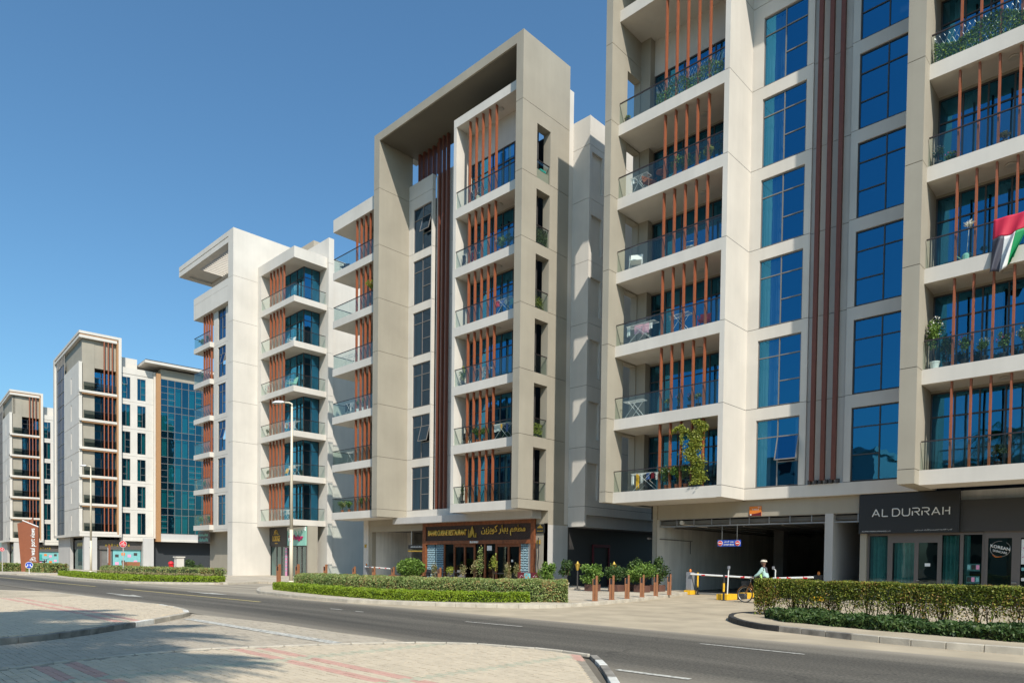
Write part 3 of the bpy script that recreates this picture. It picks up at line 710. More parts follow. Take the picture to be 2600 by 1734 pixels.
part('sign_board', (lambda mb: [mb.box(-40.2, -29.62, YW-.06+(.012 if i % 2 else 0), YW+.05, 3.0+i*.0505, 3.0+i*.0505+.046) for i in range(21)] and mb)(MB()), 'wood_dark', rest)
part('pane', MB().quad((-38.2, YW+.08, zg), (-30.6, YW+.08, zg), (-30.6, YW+.08, 2.75), (-38.2, YW+.08, 2.75)), 'dark_shop_glass', rest)
part('room_wall', MB().box(-40.4, -29.3, 36, 36.2, zg-.2, 4), 'room_dark', rest)
mb = MB()
for x in (-38.2, -37.1, -36.0, -35.0, -33.95, -32.85, -31.7, -30.65): mb.box(x-.07, x+.07, YW, YW+.12, zg-.1, 2.75)
for x0, x1 in ((-37.1, -36.0), (-36, -35), (-32.85, -31.7), (-31.7, -30.65)): mb.box(x0+.07, x1-.07, YW+.01, YW+.1, 2.55, 2.75); mb.box(x0+.07, x1-.07, YW+.01, YW+.1, zg-.1, zg+.15)
part('door_frame', mb, 'wood', rest)
def lattice(x0, x1):
    mb = MB(); z0, z1 = zg+.1, 2.74; s = .165
    nx = int((x1-x0)/s); nz = int((z1-z0)/s)
    for i in range(nx+1):
        for j in range(nz+1):
            cx, cz = x0+(i+.5)*(x1-x0)/(nx+1), z0+(j+.5)*(z1-z0)/(nz+1); r = s*.36
            if (i+j) % 2: pts = [(cx-r, cz), (cx, cz-r*.5), (cx+r, cz), (cx, cz+r*.5)]
            else: pts = [(cx-r*.8, cz-r*.8), (cx+r*.8, cz-r*.8), (cx+r*.8, cz+r*.8), (cx-r*.8, cz+r*.8)]
            for q in range(4):
                a, b = pts[q], pts[(q+1) % 4]; mb.tube([(a[0], YW+.03, a[1]), (b[0], YW+.03, b[1])], .022, 4)
    return mb
for x0, x1 in ((-40.15, -39.25), (-39.15, -38.3), (-30.6, -29.65)):
    part('lattice_screen', lattice(x0, x1), 'lattice_blue', rest); part('lattice_backing', MB().box(x0, x1, YW+.07, YW+.09, zg, 2.75), 'tile_blue', rest)
part('menu_plate', MB().box(-33.7, -33.25, YW-.02, YW, 2.3, 2.62), 'sign_white', rest)
part('menu_plate', MB().box(-31.4, -31.25, YW-.02, YW, 1.55, 1.7), 'sign_white', rest)
lettering('sign_text', 'BAHAR CUISINE RESTAURANT', rest, (-39.9, YW-.10, 3.37), 4.2, .42, 'gold', .05, bold=.03)
lettering('sign_text', arabic('مطعم بهار كويزين'), rest, (-34.2, YW-.10, 3.28), 4.1, .72, 'gold', .05, bold=.012)
lettering('sign_text', 'IRANIAN', rest, (-35.3, YW-.135, 2.80), .82, .16, 'sign_white', .03, bold=.03)
def logo(x0, z0, s):
    mb = MB()
    fl = [(-.0, 0), (.02, .45), (.12, .75), (.3, 1.0), (.46, .72), (.56, .4), (.58, .0), (.44, .1), (.36, .3), (.28, .3), (.2, .1)]
    b = len(mb.v); n = len(fl)
    mb.v += [(x0+(.28+u*.9)*s, YW-.13, z0+v*s) for u, v in fl] + [(x0+(.28+u*.9)*s, YW-.09, z0+v*s) for u, v in fl]
    mb.f += [tuple(b+i for i in range(n)), tuple(b+n+i for i in range(n))[::-1]] + [(b+i, b+(i+1) % n, b+n+(i+1) % n, b+n+i) for i in range(n)]
    for u, h in ((0, .72), (.12, .38), (.22, .6)): mb.box(x0+u*s, x0+(u+.08)*s, YW-.12, YW-.09, z0, z0+h*s)
    for u, h in ((.88, .22), (.98, .4)): mb.box(x0+u*s, x0+(u+.08)*s, YW-.12, YW-.09, z0, z0+h*s)
    return mb
part('logo', logo(-35.52, 3.2, .78), 'gold', rest)
plq = part('name_plaque', MB().box(-29.22, -28.5, YW-.08, YW-.02, 3.38, 3.95), 'sign_black', B)
YW0 = YW; part('logo', (lambda mb: [mb.box(-29.05+i*.09, -29.0+i*.09, YW-.1, YW-.08, 3.7, 3.7+(.08, .14, .2, .12, .06)[i]) for i in range(5)] and mb)(MB()), 'gold', plq)
strokes_row('sign_text', plq, -29.12, -28.6, YW-.08, 3.5, .05, 'gold', 12)
# ------------------------------------------------------------------ white tower at the far side of the side street
C = thing('apartment_building', 'white tower with a louvred roof canopy and corner balconies above two shops', 'building', (-66, 32, g(-66)), group='apartment towers along the street')
YC, X1 = 29.05, -65.6
zc = [-.6, 5.0, 8.87, 12.75, 16.6, 20.4, 24.3, 28.55, 33.08]
for i in range(len(zc)-1):
    part('wall_panel', MB().box(-66.7, X1, YC, 37, zc[i]+.012, zc[i+1]-(.012 if i < 7 else 0)), 'white_paint', C)
part('joint_backing', (lambda mb: [mb.box(-66.67, X1-.03, YC+.03, 36.9, z-.03, z+.03) for z in zc[1:-1]] and mb)(MB()), 'dark_core', C)
# left flank: balconies and a column of windows
tl = [4.88+3.7*k for k in range(6)]
for k in range(6):
    a = tl[k]; b = tl[k+1] if k < 5 else 26.9
    slab(C, -75.05, -70.98, YC, 32.2, a-.5, a)
    railing(C, (-75.0, YC+.05, a), 4.0); railing(C, (-75.0, YC+.1, a), 2.9, '+X')
    fins(C, [-73.15+.6*i for i in range(4)], YC+.25, a, b-.5)
    part('wall', MB().box(-72.4, -70.98, 31.5, 32.4, a, b-.5), 'grey_paint', C)
    op = [(-69.95, -68.15, a-.05, a+2.95)]
    storey(C, '-Y', YC+.4, -70.98, -66.7, a-.5, b-.5, 'white_paint', op)
    window(C, (-69.95, YC+.46, a-.05), 1.8, 3.0, 'A', '-Y', 'frame_metal', 'window_glass_plum', .05, curtains=((.02, .2),), opened=3 if k in (2, 4) else None)
part('joint_backing', (lambda mb: [mb.box(-70.9, -66.75, YC+.43, YC+.6, a-.53, a-.47) for a in tl[1:]] and mb)(MB()), 'dark_core', C)
part('parapet', MB().box(-75.07, -66.7, YC, YC+.35, 26.4, 27.9).box(-75.07, -74.7, YC+.35, 36, 26.4, 28.6).box(-74.7, -66.7, YC+.35, 36, 26.4, 26.7).box(-75.07, -66.7, YC, YC+.35, 27.92, 28.6), 'white_paint', C)
part('core', MB().box(-72.3, -66.7, 32.3, 46, 4.3, 27.5), 'white_paint', C)
part('wall', MB().box(-74.6, -66.7, 30.6, 31.0, -.6, 4.36), 'taupe_paint', C)
part('wall', MB().box(-72, -66.7, YC+.4, 31.0, 4.2, 4.37), 'white_paint', C)
# canopy with louvres
part('canopy', MB().box(-79.12, -66.7, YC, YC+.7, 32.0, 32.5).box(-79.12, -78.4, YC+.7, 33.0, 32.0, 32.9).box(-78.4, -66.7, 32.3, 33.0, 32.0, 32.9).box(-79.12, -66.7, YC, YC+.75, 32.6, 33.08).box(-79.12, -78.35, YC+.75, 33.0, 32.91, 33.08).box(-78.35, -66.7, 32.3, 33.0, 32.91, 33.08).box(-79.0, -66.7, YC+.12, YC+.6, 32.5, 32.6), 'white_paint', C)
lm = MB().box(0, .08, 0, 2.52, 0, .35).mesh('canopy_louvre', 'white_paint')
for i in range(21): link('canopy_louvre', lm, C, at(C, (-75.6+i*.43, YC+.75, 32.1)))
part('canopy_soffit', MB().box(-78.38, -75.7, YC+.72, 32.28, 32.2, 32.35), 'white_paint', C)
# corner balconies
YBb, XBb = 31.5, -58.45
tb = [5.17+4.075*k for k in range(6)]
for k in range(6):
    a = tb[k]; b = tb[k+1]-.53 if k < 5 else 28.98
    slab(C, X1, XBb, YBb, 34.85, a-.53, a)
    railing(C, (X1+.1, YBb+.06, a), XBb-X1-.16, n=3); railing(C, (XBb-.06, YBb+.08, a), 3.2, '+X', n=2)
    part('wall_panel', MB().box(X1+.005, -64.9, YBb+.01, 34.8, a, b), 'white_paint', C)
    fins(C, [-63.5+.66*i for i in range(5)], YBb+.2, a, b)
    part('wall', MB().box(-64.9, -63.6, 33.1, 33.3, a, b), 'white_paint', C)
    window(C, (-63.6, 33.16, a), 3.9, b-a, 'corner', '-Y', 'frame_dark', 'window_glass', .06, curtains=((.25, .4), (.6, .66), (.8, .85)) if k % 2 else ((.1, .2), (.45, .6)))
    window(C, (-59.7, 33.16, a), 1.69, b-a, 'corner' if 0 else 'balc_side', '+X', 'frame_dark', 'window_glass', .05) if 'balc_side' in LAY else None
    ceil_light(C, -62.0, 32.2, b)
slab(C, X1, XBb, YBb, 34.85, 28.98, 29.98)
LAY['balc_side'] = [(i/2, (i+1)/2, a, b) for i in range(2) for a, b in ((.72, 1), (0, .72))]
for k in range(6):
    a = tb[k]; b = tb[k+1]-.53 if k < 5 else 28.98
    window(C, (-59.7, 33.18, a), 1.67, b-a, 'balc_side', '+X', 'frame_dark', 'window_glass', .05)
zr = [-.6, 4.64, 8.9, 13.0, 17.0, 21.0, 25.2, 29.4, 31.74]
for i in range(len(zr)-1): part('wall_panel', MB().box(-63.2, -58.12, 34.85, 35.4, zr[i]+.012, zr[i+1]-(.012 if i < 7 else 0)), 'white_paint', C)
part('joint_backing', (lambda mb: [mb.box(-63.1, -58.16, 34.88, 35.37, z-.03, z+.03) for z in zr[1:-1]] and mb)(MB()), 'dark_core', C)
part('roof_box', MB().box(-64.9, -62.2, 35.6, 37.6, 30.0, 33.0), 'roof_tan', C)
part('core', MB().box(-66.0, -58.3, 35.4, 46, -.6, 30.0), 'white_paint', C)
# shops under the corner balconies
YSH = 32.9
shc = part('shopfront', MB().box(-65.58, -58.42, YSH, YSH+.1, 2.7, 2.8), 'frame_dark', C)
mb = MB()
for x in (-65.5, -64.3, -63.3, -62.5, -61.75, -61.2, -60.3, -59.4, -58.5): mb.box(x-.045, x+.045, YSH+.01, YSH+.1, g(-65)-.1, 2.7)
mb.box(-65.58, -58.42, YSH+.01, YSH+.1, g(-65)-.15, g(-65)+.1)
part('door_frame', mb, 'frame_dark', shc)
part('pane', MB().quad((-65.5, YSH+.06, -.3), (-58.42, YSH+.06, -.3), (-58.42, YSH+.06, 2.7), (-65.5, YSH+.06, 2.7)), 'shop_glass', shc)
part('room_wall', MB().box(-65.5, -59.6, YSH+1.3, YSH+1.5, -.5, 4.6), 'room_dark', C)
part('wall', MB().box(-65.6, -58.42, YSH+.1, YSH+.3, 2.8, 4.62), 'taupe_paint', C)
part('wall', MB().box(-58.42, -58.2, YSH-.001, 33.9, -.6, 4.6), 'taupe_paint', C)
sb = part('shop_sign', MB().box(-65.5, -61.95, YSH-.12, YSH, 2.8, 4.55), 'sign_grey', C)
mb = MB()
for i in range(15):
    a0, a1 = math.pi*i/15, math.pi*(i+1)/15
    mb.tube([(-64.1+.36*math.cos(a0), YSH-.15, 3.92+.42*math.sin(a0)), (-64.1+.36*math.cos(a1), YSH-.15, 3.92+.42*math.sin(a1))], .022, 4)
    mb.tube([(-64.1+.22*math.cos(a0), YSH-.15, 3.92+.27*math.sin(a0)), (-64.1+.22*math.cos(a1), YSH-.15, 3.92+.27*math.sin(a1))], .015, 4)
mb.box(-64.62, -64.4, YSH-.17, YSH-.13, 3.9, 3.94); mb.box(-63.8, -63.58, YSH-.17, YSH-.13, 3.9, 3.94); mb.box(-64.12, -64.08, YSH-.17, YSH-.13, 3.9, 4.32); mb.box(-64.25, -63.95, YSH-.17, YSH-.13, 4.0, 4.03)
part('logo', mb, 'gold', sb)
lettering('sign_text', 'LODGE', sb, (-64.8, YSH-.15, 3.25), 1.5, .55, 'gold', .04, bold=.02)
strokes_row('sign_text', sb, -64.4, -63.8, YSH-.12, 3.0, .1, 'gold', 6)
sb = part('shop_sign', MB().box(-61.93, -58.46, YSH-.1, YSH, 2.8, 4.55), 'mint', C)
mb = MB(); x = -61.9
hh = [.35, .6, .3, .75, .4, .9, .35, .55, .8, .4, .65, .35, .5, .3, .42]
for i, h in enumerate(hh): mb.tube([(x+i*.235+.08, YSH-.1, 4.5), (x+i*.235+.08, YSH-.1, 4.5-h*.8)], .055, 6)
mb.box(-61.93, -58.46, YSH-.13, YSH-.09, 4.4, 4.55); part('icing_print', mb, 'sign_white', sb)
lettering('sign_text', 'Mr.Fudger', sb, (-61.6, YSH-.13, 3.2), 2.7, .6, 'magenta', .05, bold=.05)
part('poster_strip', MB().box(-62.5, -62.1, YSH-.02, YSH, g(-65), 2.6), 'pink', shc)
mb = MB()
for i in range(7): mb.box(-62.42, -62.18+(i % 3)*.03, YSH-.03, YSH-.021, 2.3-i*.33, 2.42-i*.33)
part('poster_print', mb, 'turquoise', shc)

# ------------------------------------------------------------------ far tower (local frame: corner at origin, front faces -y, side faces +x)
def far_tower(label):
    P = thing('apartment_building', label, 'building', (-108.48, 26.78, g(-108)), R(-4), group='cream towers with brown fins at the far end', local=True)
    dz = -g(-108)
    def pt(n, mb, m): 
        mb.v = [(a, b, c+dz) for a, b, c in mb.v]; return part(n, mb, m, P)
    def tz(p): return (p[0], p[1], p[2]+dz)
    td = [4.95+3.87*k for k in range(6)]
    # side face (+x): frame, roof, recess with slabs
    pt('roof', MB().box(-20.3, .02, -.02, 5.15, 31.95, 32.3), 'white_paint')
    pt('roof', MB().box(-20.2, -.05, .08, 5.0, 31.75, 31.95), 'bronze_cladding')
    pt('roof', MB().box(-20.2, -.0, .0, 4.6, 31.38, 31.75), 'white_paint')
    pt('frame_leg', MB().box(-1.2, .02, 4.78, 5.15, 4.25, 31.95), 'white_paint')
    pt('frame_leg', MB().box(-1.0, -.02, 4.55, 4.78, 4.25, 31.6), 'bronze_cladding')
    pt('wall', MB().box(-4, -.5, .5, 1.9, 4.4, 31.4), 'taupe_paint')
    pt('wall', MB().box(-4, -.55, 1.9, 4.78, 27.6, 31.4), 'taupe_paint')
    for k in range(6):
        a = td[k]
        pt('balcony_slab', MB().box(-1.3, 0, .0, 4.6, a-.33, a), 'white_paint'); pt('balcony_slab', MB().box(-1.3, -.08, .3, 4.55, a-.5, a-.33), 'bronze_cladding')
        window(P, tz((-1.0, 1.9, a)), 2.7, 2.9 if k == 5 else 3.37, 'corner', '+X', 'frame_dark', 'window_glass', .06)
        railing(P, tz((-.06, .5, a)), 4.0, '+X', n=2, gm='dark_rail_glass')
    fm = MB().box(-.2, 0, 0, .12, 0, 26.45).mesh('louvre_fin', 'rust_metal')
    for y in (2.95, 3.45, 3.95): link('louvre_fin', fm, P, tz((-.03, y, 4.95)))
    pt('base_band', MB().box(-20.3, .02, -.02, 5.15, 4.25, 4.6), 'white_paint')
    # windows beyond the frame
    for k in range(6):
        a = td[k]; z0, z1 = a-.6, a+3.27
        storey(P, '+X', -.6, 5.15, 9.4, z0+dz, z1+dz, 'white_paint', [(5.3, 6.4, a-.25+dz, a+2.85+dz), (7.3, 8.4, a-.25+dz, a+2.85+dz)])
        for j, y in enumerate((5.3, 7.3)):
            window(P, tz((-.66, y, a-.25)), 1.1, 3.1, ('three', 'two', 'three_m')[(k+j) % 3], '+X', 'frame_metal', 'teal_glass', .045, curtains=((.05, .45),) if (k+j) % 2 else ((.5, .95),), cm='curtain_teal', opened=1 if (k == 5 and j == 0) else None)
    pt('parapet', MB().box(-6, -.6, 5.15, 9.4, 27.62, 28.5), 'white_paint'); pt('roof_box', MB().box(-6, -2, 4.9, 7.6, 28.5, 30.2), 'white_paint')
    pt('base_band', MB().box(-6, -.55, 5.15, 9.4, 3.75, 4.33), 'white_paint')
    pt('pier', MB().box(-1, -.3, 9.4, 9.65, 4.2, 28.4), 'white_paint')
    pt('pier', MB().box(-1, .1, 9.65, 10.25, 3.75, 28.3), 'bronze_cladding')
    # glass curtain wall
    ny, nz = 9, 14; y0, w_, z0, h_ = 10.25, .97, 4.95, 22.6/nz
    mb = MB()
    for i in range(ny+1): mb.box(-.12, 0, y0+i*w_-.03, y0+i*w_+.03, z0, 27.55)
    for j in range(13):
        z = z0 + (j//2)*3.87 + (0 if j % 2 == 0 else 1.0)*1.0 if False else z0 + (j//2)*3.77 + (j % 2)*2.75
        mb.box(-.12, 0, y0, y0+ny*w_, z-.03, z+.03)
    for i, j in ((0, 0), (1, 1), (4, 1), (5, 2), (0, 2), (1, 4), (4, 4), (0, 5), (5, 5), (1, 5), (4, 2), (7, 3)):
        zz = z0 + j*3.77
        for q in (.85, 1.8): mb.box(-.12, 0, y0+i*w_, y0+(i+1)*w_, zz+q-.025, zz+q+.025)
    cw = pt('curtain_wall', mb, 'frame_metal')
    for i in range(ny):
        for j in range(6):
            for (a, b) in ((0, 2.75), (2.75, 3.77)):
                me = cached(('cwp', a), lambda: MB().quad((0, 0, 0), (0, w_, 0), (0, w_, b-a), (0, 0, b-a)).mesh('pane', 'teal_glass'))
                link('pane', me, cw, tz((-.05, y0+i*w_, z0+j*3.77+a)))
            if (i*7+j*5) % 3 != 1:
                me = cached('cwc', lambda: MB().grid(lambda u, v: (.04*math.sin(u*40), u*.85, v*2.7), 24, 1).mesh('curtain', 'curtain_teal'))
                link('curtain', me, cw, tz((-.4, y0+i*w_+.04, z0+j*3.77)))
    pt('wall', MB().box(-3, -.1, 10.25, 19, 27.6, 29.0), 'taupe_paint')
    pt('roof', MB().box(-8, 1.1, 7.9, 19.5, 29.3, 29.65), 'white_paint'); pt('roof', MB().box(-8, 1.0, 8.0, 19.4, 29.65, 29.8), 'frame_dark')
    pt('canopy', MB().box(-2, .3, 10.25, 19, 3.75, 4.1), 'white_paint'); pt('base_band', MB().box(-2, -.02, 10.25, 19, 4.1, 4.92), 'grey_paint')
    pt('core', MB().box(-20, -1.6, .9, 4.5, 4.4, 31.3), 'room_dark'); pt('core', MB().box(-20, -1.5, 4.5, 19, -.7, 27.4), 'room_dark')
    # front face (-y)
    zf = [4.2, 8.1, 12.0, 15.85, 19.75, 23.6, 28.2]
    for i in range(6):
        a, b = zf[i], zf[i+1]; s0, s1 = a+.9, a+3.2
        for nm, x0, x1 in (('p', -11.2, -.35),):
            mb = MB(); a1, b1 = a+.03, b-.03
            mb.box(x0, -6.0, 0, .4, a1, b1).box(-5.5, x1, 0, .4, a1, b1).box(-6.0, -5.5, 0, .4, a1, s0).box(-6.0, -5.5, 0, .4, s1, b1); pt('wall_panel', mb, 'white_paint')
        pt('pane', MB().quad((-6.0, .3, s0), (-5.5, .3, s0), (-5.5, .3, s1), (-6.0, .3, s1)), 'window_glass')
        mb = MB(); a1, b1 = a+.03, b-.03
        mb.box(-27.6, -22.3, 2.0, 2.4, a1, b1).box(-21.8, -20.3, 2.0, 2.4, a1, b1).box(-22.3, -21.8, 2.0, 2.4, a1, s0).box(-22.3, -21.8, 2.0, 2.4, s1, b1); pt('wall_panel', mb, 'white_paint')
    pt('joint_backing', MB().box(-27.5, -20.4, 2.1, 2.3, 4.2, 28.0).box(-11.1, -.45, .1, .3, 4.2, 28.1), 'dark_core')
    pt('wall', MB().box(-20.3, -.5, .4, .9, 28.0, 31.4), 'taupe_paint')
    pt('frame_leg', MB().box(-20.3, -19.2, -.02, 2.4, 4.25, 31.95), 'white_paint')
    pt('wall', MB().box(-19.2, -16.9, .2, .6, 4.5, 31.4), 'grey_paint')
    mb = MB()
    for i in range(6): mb.box(-16.9+i*1.12-.04, -16.9+i*1.12+.04, .0, .12, 4.6, 31.3)
    for j in range(14): mb.box(-16.9, -11.3, .0, .1, 4.6+j*1.95-.03, 4.6+j*1.95+.03)
    cf = pt('curtain_wall', mb, 'frame_metal')
    for i in range(5): 
        for j in range(13):
            me = cached('cfp', lambda: MB().quad((0, 0, 0), (1.12, 0, 0), (1.12, 0, 1.95), (0, 0, 1.95)).mesh('pane', 'window_glass_plum'))
            link('pane', me, cf, tz((-16.9+i*1.12, .06, 4.6+j*1.95)))
    pt('core', MB().box(-27.5, -20.3, 2.5, 18, -.7, 28.2), 'grey_paint')
    # ground floor
    pt('wall', MB().box(-27.6, -20.2, 1.8, 2.2, -.7, 4.2), 'grey_paint'); pt('wall', MB().box(-20.2, -10.5, .6, 1.0, -.7, 4.2), 'grey_paint')
    pt('column', MB().box(-1.1, -.2, .35, 1.9, -.7, 4.25), 'grey_paint') if False else None
    pt('column', MB().box(-1.2, -.1, .55, 2.1, -.7, 4.25), 'grey_paint'); pt('column', MB().box(-1.4, -.3, 8.0, 9.4, -.7, 4.2), 'grey_paint'); pt('column', MB().box(-1.4, -.3, 18.0, 19.4, -.7, 4.2), 'grey_paint')
    mb = MB()
    for i in range(9): mb.box(-1.3, -1.15, 2.1, 8.0, 2.5+i*.15, 2.62+i*.15); mb.box(-9.8, -1.3, 1.05, 1.2, 2.5+i*.15, 2.62+i*.15)
    sl = pt('sign_slats', mb, 'frame_mid')
    for (y, n) in ((3.3, 9),):
        mb = MB()
        for i in range(n): mb.lathe([(0, 0), (.14, 0), (.14, .04), (0, .04)], (0, 0, 0), 6) if False else mb.box(-1.12, -1.1, y+i*.36, y+i*.36+.22, 2.95+(i % 2)*.1, 3.2+(i % 3)*.06)
        part('sign_shapes', (lambda q: (setattr(q, 'v', [(a, b, c+dz) for a, b, c in q.v]), q)[1])(mb), 'gold', sl)
    mb = MB()
    for i in range(8): mb.box(-7.4+i*.52, -7.05+i*.52, 1.0, 1.03, 2.9+(i % 2)*.12, 3.35+(i % 3)*.05)
    part('sign_shapes', (lambda q: (setattr(q, 'v', [(a, b, c+dz) for a, b, c in q.v]), q)[1])(mb), 'gold', sl)
    pt('shop_window', MB().box(-9.8, -4.6, 1.1, 1.15, -.4, 2.5), 'shop_glass')
    pt('shop_window', MB().box(-1.45, -1.4, 2.1, 4.2, -.5, 2.5), 'concrete_dark')
    pt('door_panel', MB().box(-1.42, -1.38, 2.3, 2.9, -.5, 2.4), 'leaf_yellow' if False else 'frame_mid')
    wp = pt('window_poster', MB().box(-4.5, -1.3, 1.1, 1.15, -.4, 2.5), 'turquoise')
    w2 = pt('window_poster', MB().box(-1.42, -1.38, 4.3, 7.9, -.4, 2.5), 'turquoise')
    for i in range(8):
        pt('poster_print', MB().box(-1.37, -1.36, 4.6+(i % 4)*.8, 5.05+(i % 4)*.8, .3+(i//4)*1.1+(i % 2)*.25, .7+(i//4)*1.1+(i % 2)*.25), ('pink', 'sign_grey', 'sign_orange')[i % 3])
    pt('shopfront', MB().box(-1.9, -1.8, 9.4, 18, -.5, 2.7), 'shop_glass')
    return P
D = far_tower('far cream tower on the corner, white letters pylon before it, open pale canopy roof')
E2 = copy_tree(D, loc=(-155.6, 27.2, g(-155)), label='farthest cream tower, cut off by the left edge of the photo')
D['label'] = 'cream and taupe tower with teal glass wing, second from the left'

# low screen sign hanging under the glass wing
t = thing('shop_sign', 'small dark board with pale blue lettering under the side balconies of the white tower', 'sign', (-74.4, 29.8, 3.3))
part('board', MB().box(-76.3, -73.3, 30.0, 30.1, 3.1, 4.35), 'frame_mid', t)
strokes_row('sign_text', t, -76.1, -73.6, 29.99, 3.8, .3, 'mint', 9)
strokes_row('sign_text', t, -76.1, -73.6, 29.99, 3.25, .38, 'mint', 8)

# ------------------------------------------------------------------ ground
def sheet(name, poly, dz, m, kind='structure', skirt=0.0):
    bm = bmesh.new(); vs = [bm.verts.new((x, y, 0)) for x, y in poly]; bm.faces.new(vs)
    bmesh.ops.recalc_face_normals(bm, faces=bm.faces)
    bmesh.ops.bisect_plane(bm, geom=bm.verts[:]+bm.edges[:]+bm.faces[:], plane_co=(-20, 0, 0), plane_no=(1, 0, 0))
    for f in bm.faces:
        if f.normal.z < 0: f.normal_flip()
    if skirt:
        be = [e for e in bm.edges if len(e.link_faces) == 1]
        r = bmesh.ops.extrude_edge_only(bm, edges=be); nv = {v for v in r['geom'] if isinstance(v, bmesh.types.BMVert)}
        for v in bm.verts: v.co.z = g(v.co.x) + dz - (skirt if v in nv else 0)
    else:
        for v in bm.verts: v.co.z = g(v.co.x) + dz
    bmesh.ops.triangulate(bm, faces=bm.faces)
    me = bpy.data.meshes.new(name); bm.to_mesh(me); bm.free(); me.materials.append(M[m])
    o = link(name, me); o['kind'] = kind; return o
GR = sheet('ground', [(-900, -400), (300, -400), (300, 700), (-900, 700)], -.02, 'city_ground')
sheet('forecourt', [(-46, 14.0), (-26, 14.0), (-16, 14.0), (-9, 14.0), (30, 14.6), (30, 33.2), (-18, 33.2), (-48, 34)], -.008, 'forecourt')
sheet('forecourt', [(-200, 14.0), (-84, 14.0), (-60, 16), (-52, 30), (-46, 36), (-46, 50), (-200, 60)], -.010, 'forecourt')
sheet('road', [(-400, 7.2), (-45, 8.3), (-26, 8.15), (-18.8, 7.9), (-16.3, 8.31), (-10.6, 8.34), (-9.6, 9.05), (-8.5, 9.36), (-7.6, 9.44), (-7.1, 9.35), (-5.4, 7.5), (-2.5, 3.5), (-1.6, -30), (30, -30), (30, 15.2), (-10, 14.4), (-16, 14.3), (-25, 14.0), (-31, 15.0), (-36.5, 17.6), (-37.9, 19.2), (-37.0, 20.5), (-38, 22.3), (-45.4, 21.95), (-45.6, 18.8), (-43.9, 18.6), (-49.9, 14.6), (-63.8, 14.4), (-69.5, 14.9), (-79.8, 17.1), (-83.8, 13.8), (-400, 12.0)], 0.0, 'asphalt')
SS = sheet('side_street', [(-20.3, 7.82), (-16.3, 8.31), (-13.4, 8.31), (-11.8, 8.4), (-10.6, 8.34), (-9, 5), (-8, -12), (-15.2, -12), (-15.2, 2.5), (-15.6, 3.4), (-16.1, 4.2), (-17.8, 6.0), (-18.8, 6.9), (-19.6, 7.5)], .006, 'paving_street')
nearp = [(-7.94, 9.38), (-8.51, 9.32), (-9.61, 9.0), (-10.51, 8.3), (-10.97, 7.58), (-11.41, 6.84), (-11.69, 5.98), (-12.1, 5.09), (-12.17, 4.42), (-12.2, 3.53), (-11.96, 2.6), (-11.71, 1.92), (-11.5, 0), (-11.5, -12), (.6, -12), (.6, .2), (-2.0, 4.0), (-5.62, 7.55), (-7.25, 9.25), (-7.5, 9.4)]
NP = sheet('pavement', nearp, .03, 'sand_base', skirt=.08)
islp = [(-45, 3.6), (-36, 7.7), (-25.96, 7.85), (-23.8, 8.05), (-21.63, 7.9), (-20.21, 7.6), (-19.3, 7.25), (-19.2, 7.0), (-18.6, 6.55), (-17.7, 5.8), (-16.8, 4.75), (-16.05, 3.9), (-15.6, 3.2), (-15.5, 2.4), (-15.5, -12), (-45, -12)]
IS = sheet('pavement_island', islp, .115, 'paving_beige', skirt=.15)
sheet('sidewalk', [(-200, 12.6), (-83.8, 13.9), (-80.6, 14.6), (-79.8, 17.1), (-78, 40), (-200, 60)], .12, 'sidewalk_tiles', skirt=.15)
sheet('sidewalk', [(-72.0, 15.3), (-69.5, 15.1), (-63.8, 14.6), (-49.9, 14.85), (-46, 17.2), (-44.1, 18.7), (-44.6, 20), (-45.4, 22.0), (-44.1, 22.5), (-38, 22.7), (-36, 22.9), (-36, 47), (-70, 47), (-76, 40), (-74, 20)], .12, 'sidewalk_tiles', skirt=.15)
sheet('sidewalk', [(-37.7, 19.2), (-36.5, 17.85), (-33.2, 16.1), (-31.3, 15.25), (-26, 14.6), (-22.4, 14.55), (-19.9, 15.4), (-17.2, 16.85), (-16.2, 17.7), (-15.9, 18.6), (-15.85, 20), (-16.0, 22), (-16.3, 24), (-17.3, 28.3), (-18.3, 32), (-18.5, 33.5), (-45, 36), (-36.1, 22.9), (-37.3, 20.6)], .12, 'sidewalk_tiles', skirt=.15)
sheet('sidewalk', [(-9.85, 20.1), (-9.25, 18.7), (-8.65, 17.9), (-7.7, 17.0), (-7.28, 16.85), (-6.1, 16.55), (-4.8, 16.15), (-3.6, 15.98), (12, 16.2), (12, 19), (-2, 23.6), (-6.0, 23.5), (-8.6, 22.2)], .12, 'forecourt', skirt=.15)
sheet('sidewalk', [(-10.2, 30.2), (12, 30.2), (12, 34.8), (-10.2, 34.8)], .10, 'sidewalk_tiles', skirt=.12)
# painted markings
def mark(name, poly, m, dz=.010): return sheet(name, poly, dz, m)
def line(name, a, b, wd, m, dz=.010):
    a, b = Vector(a), Vector(b); d = (b-a).normalized(); n = Vector((-d.y, d.x))*wd/2
    return mark(name, [tuple(a-n), tuple(b-n), tuple(b+n), tuple(a+n)], m, dz)
line('road_line', (-120, 11.3), (-44.4, 11.75), .12, 'paint_yellow_road'); line('road_line', (-39.9, 11.87), (-24.7, 12.0), .12, 'paint_yellow_road')
for a, b in (((-19.8, 12.0), (-19.1, 12.03)), ((-18.4, 12.04), (-18.0, 12.06)), ((-13.6, 12.32), (-11.7, 12.5)), ((-6.94, 12.72), (-4.84, 12.72)), ((-50.4, 14.15), (-40.5, 14.3)), ((-32.1, 14.4), (-31.4, 14.5)), ((-100, 13.0), (-82, 13.3)), ((-65.4, 12.9), (-60.2, 13.2))): line('road_line', a, b, .09, 'paint_white_road')
line('road_line', (-6.1, 8.64), (-4.9, 8.72), .13, 'paint_white_road')
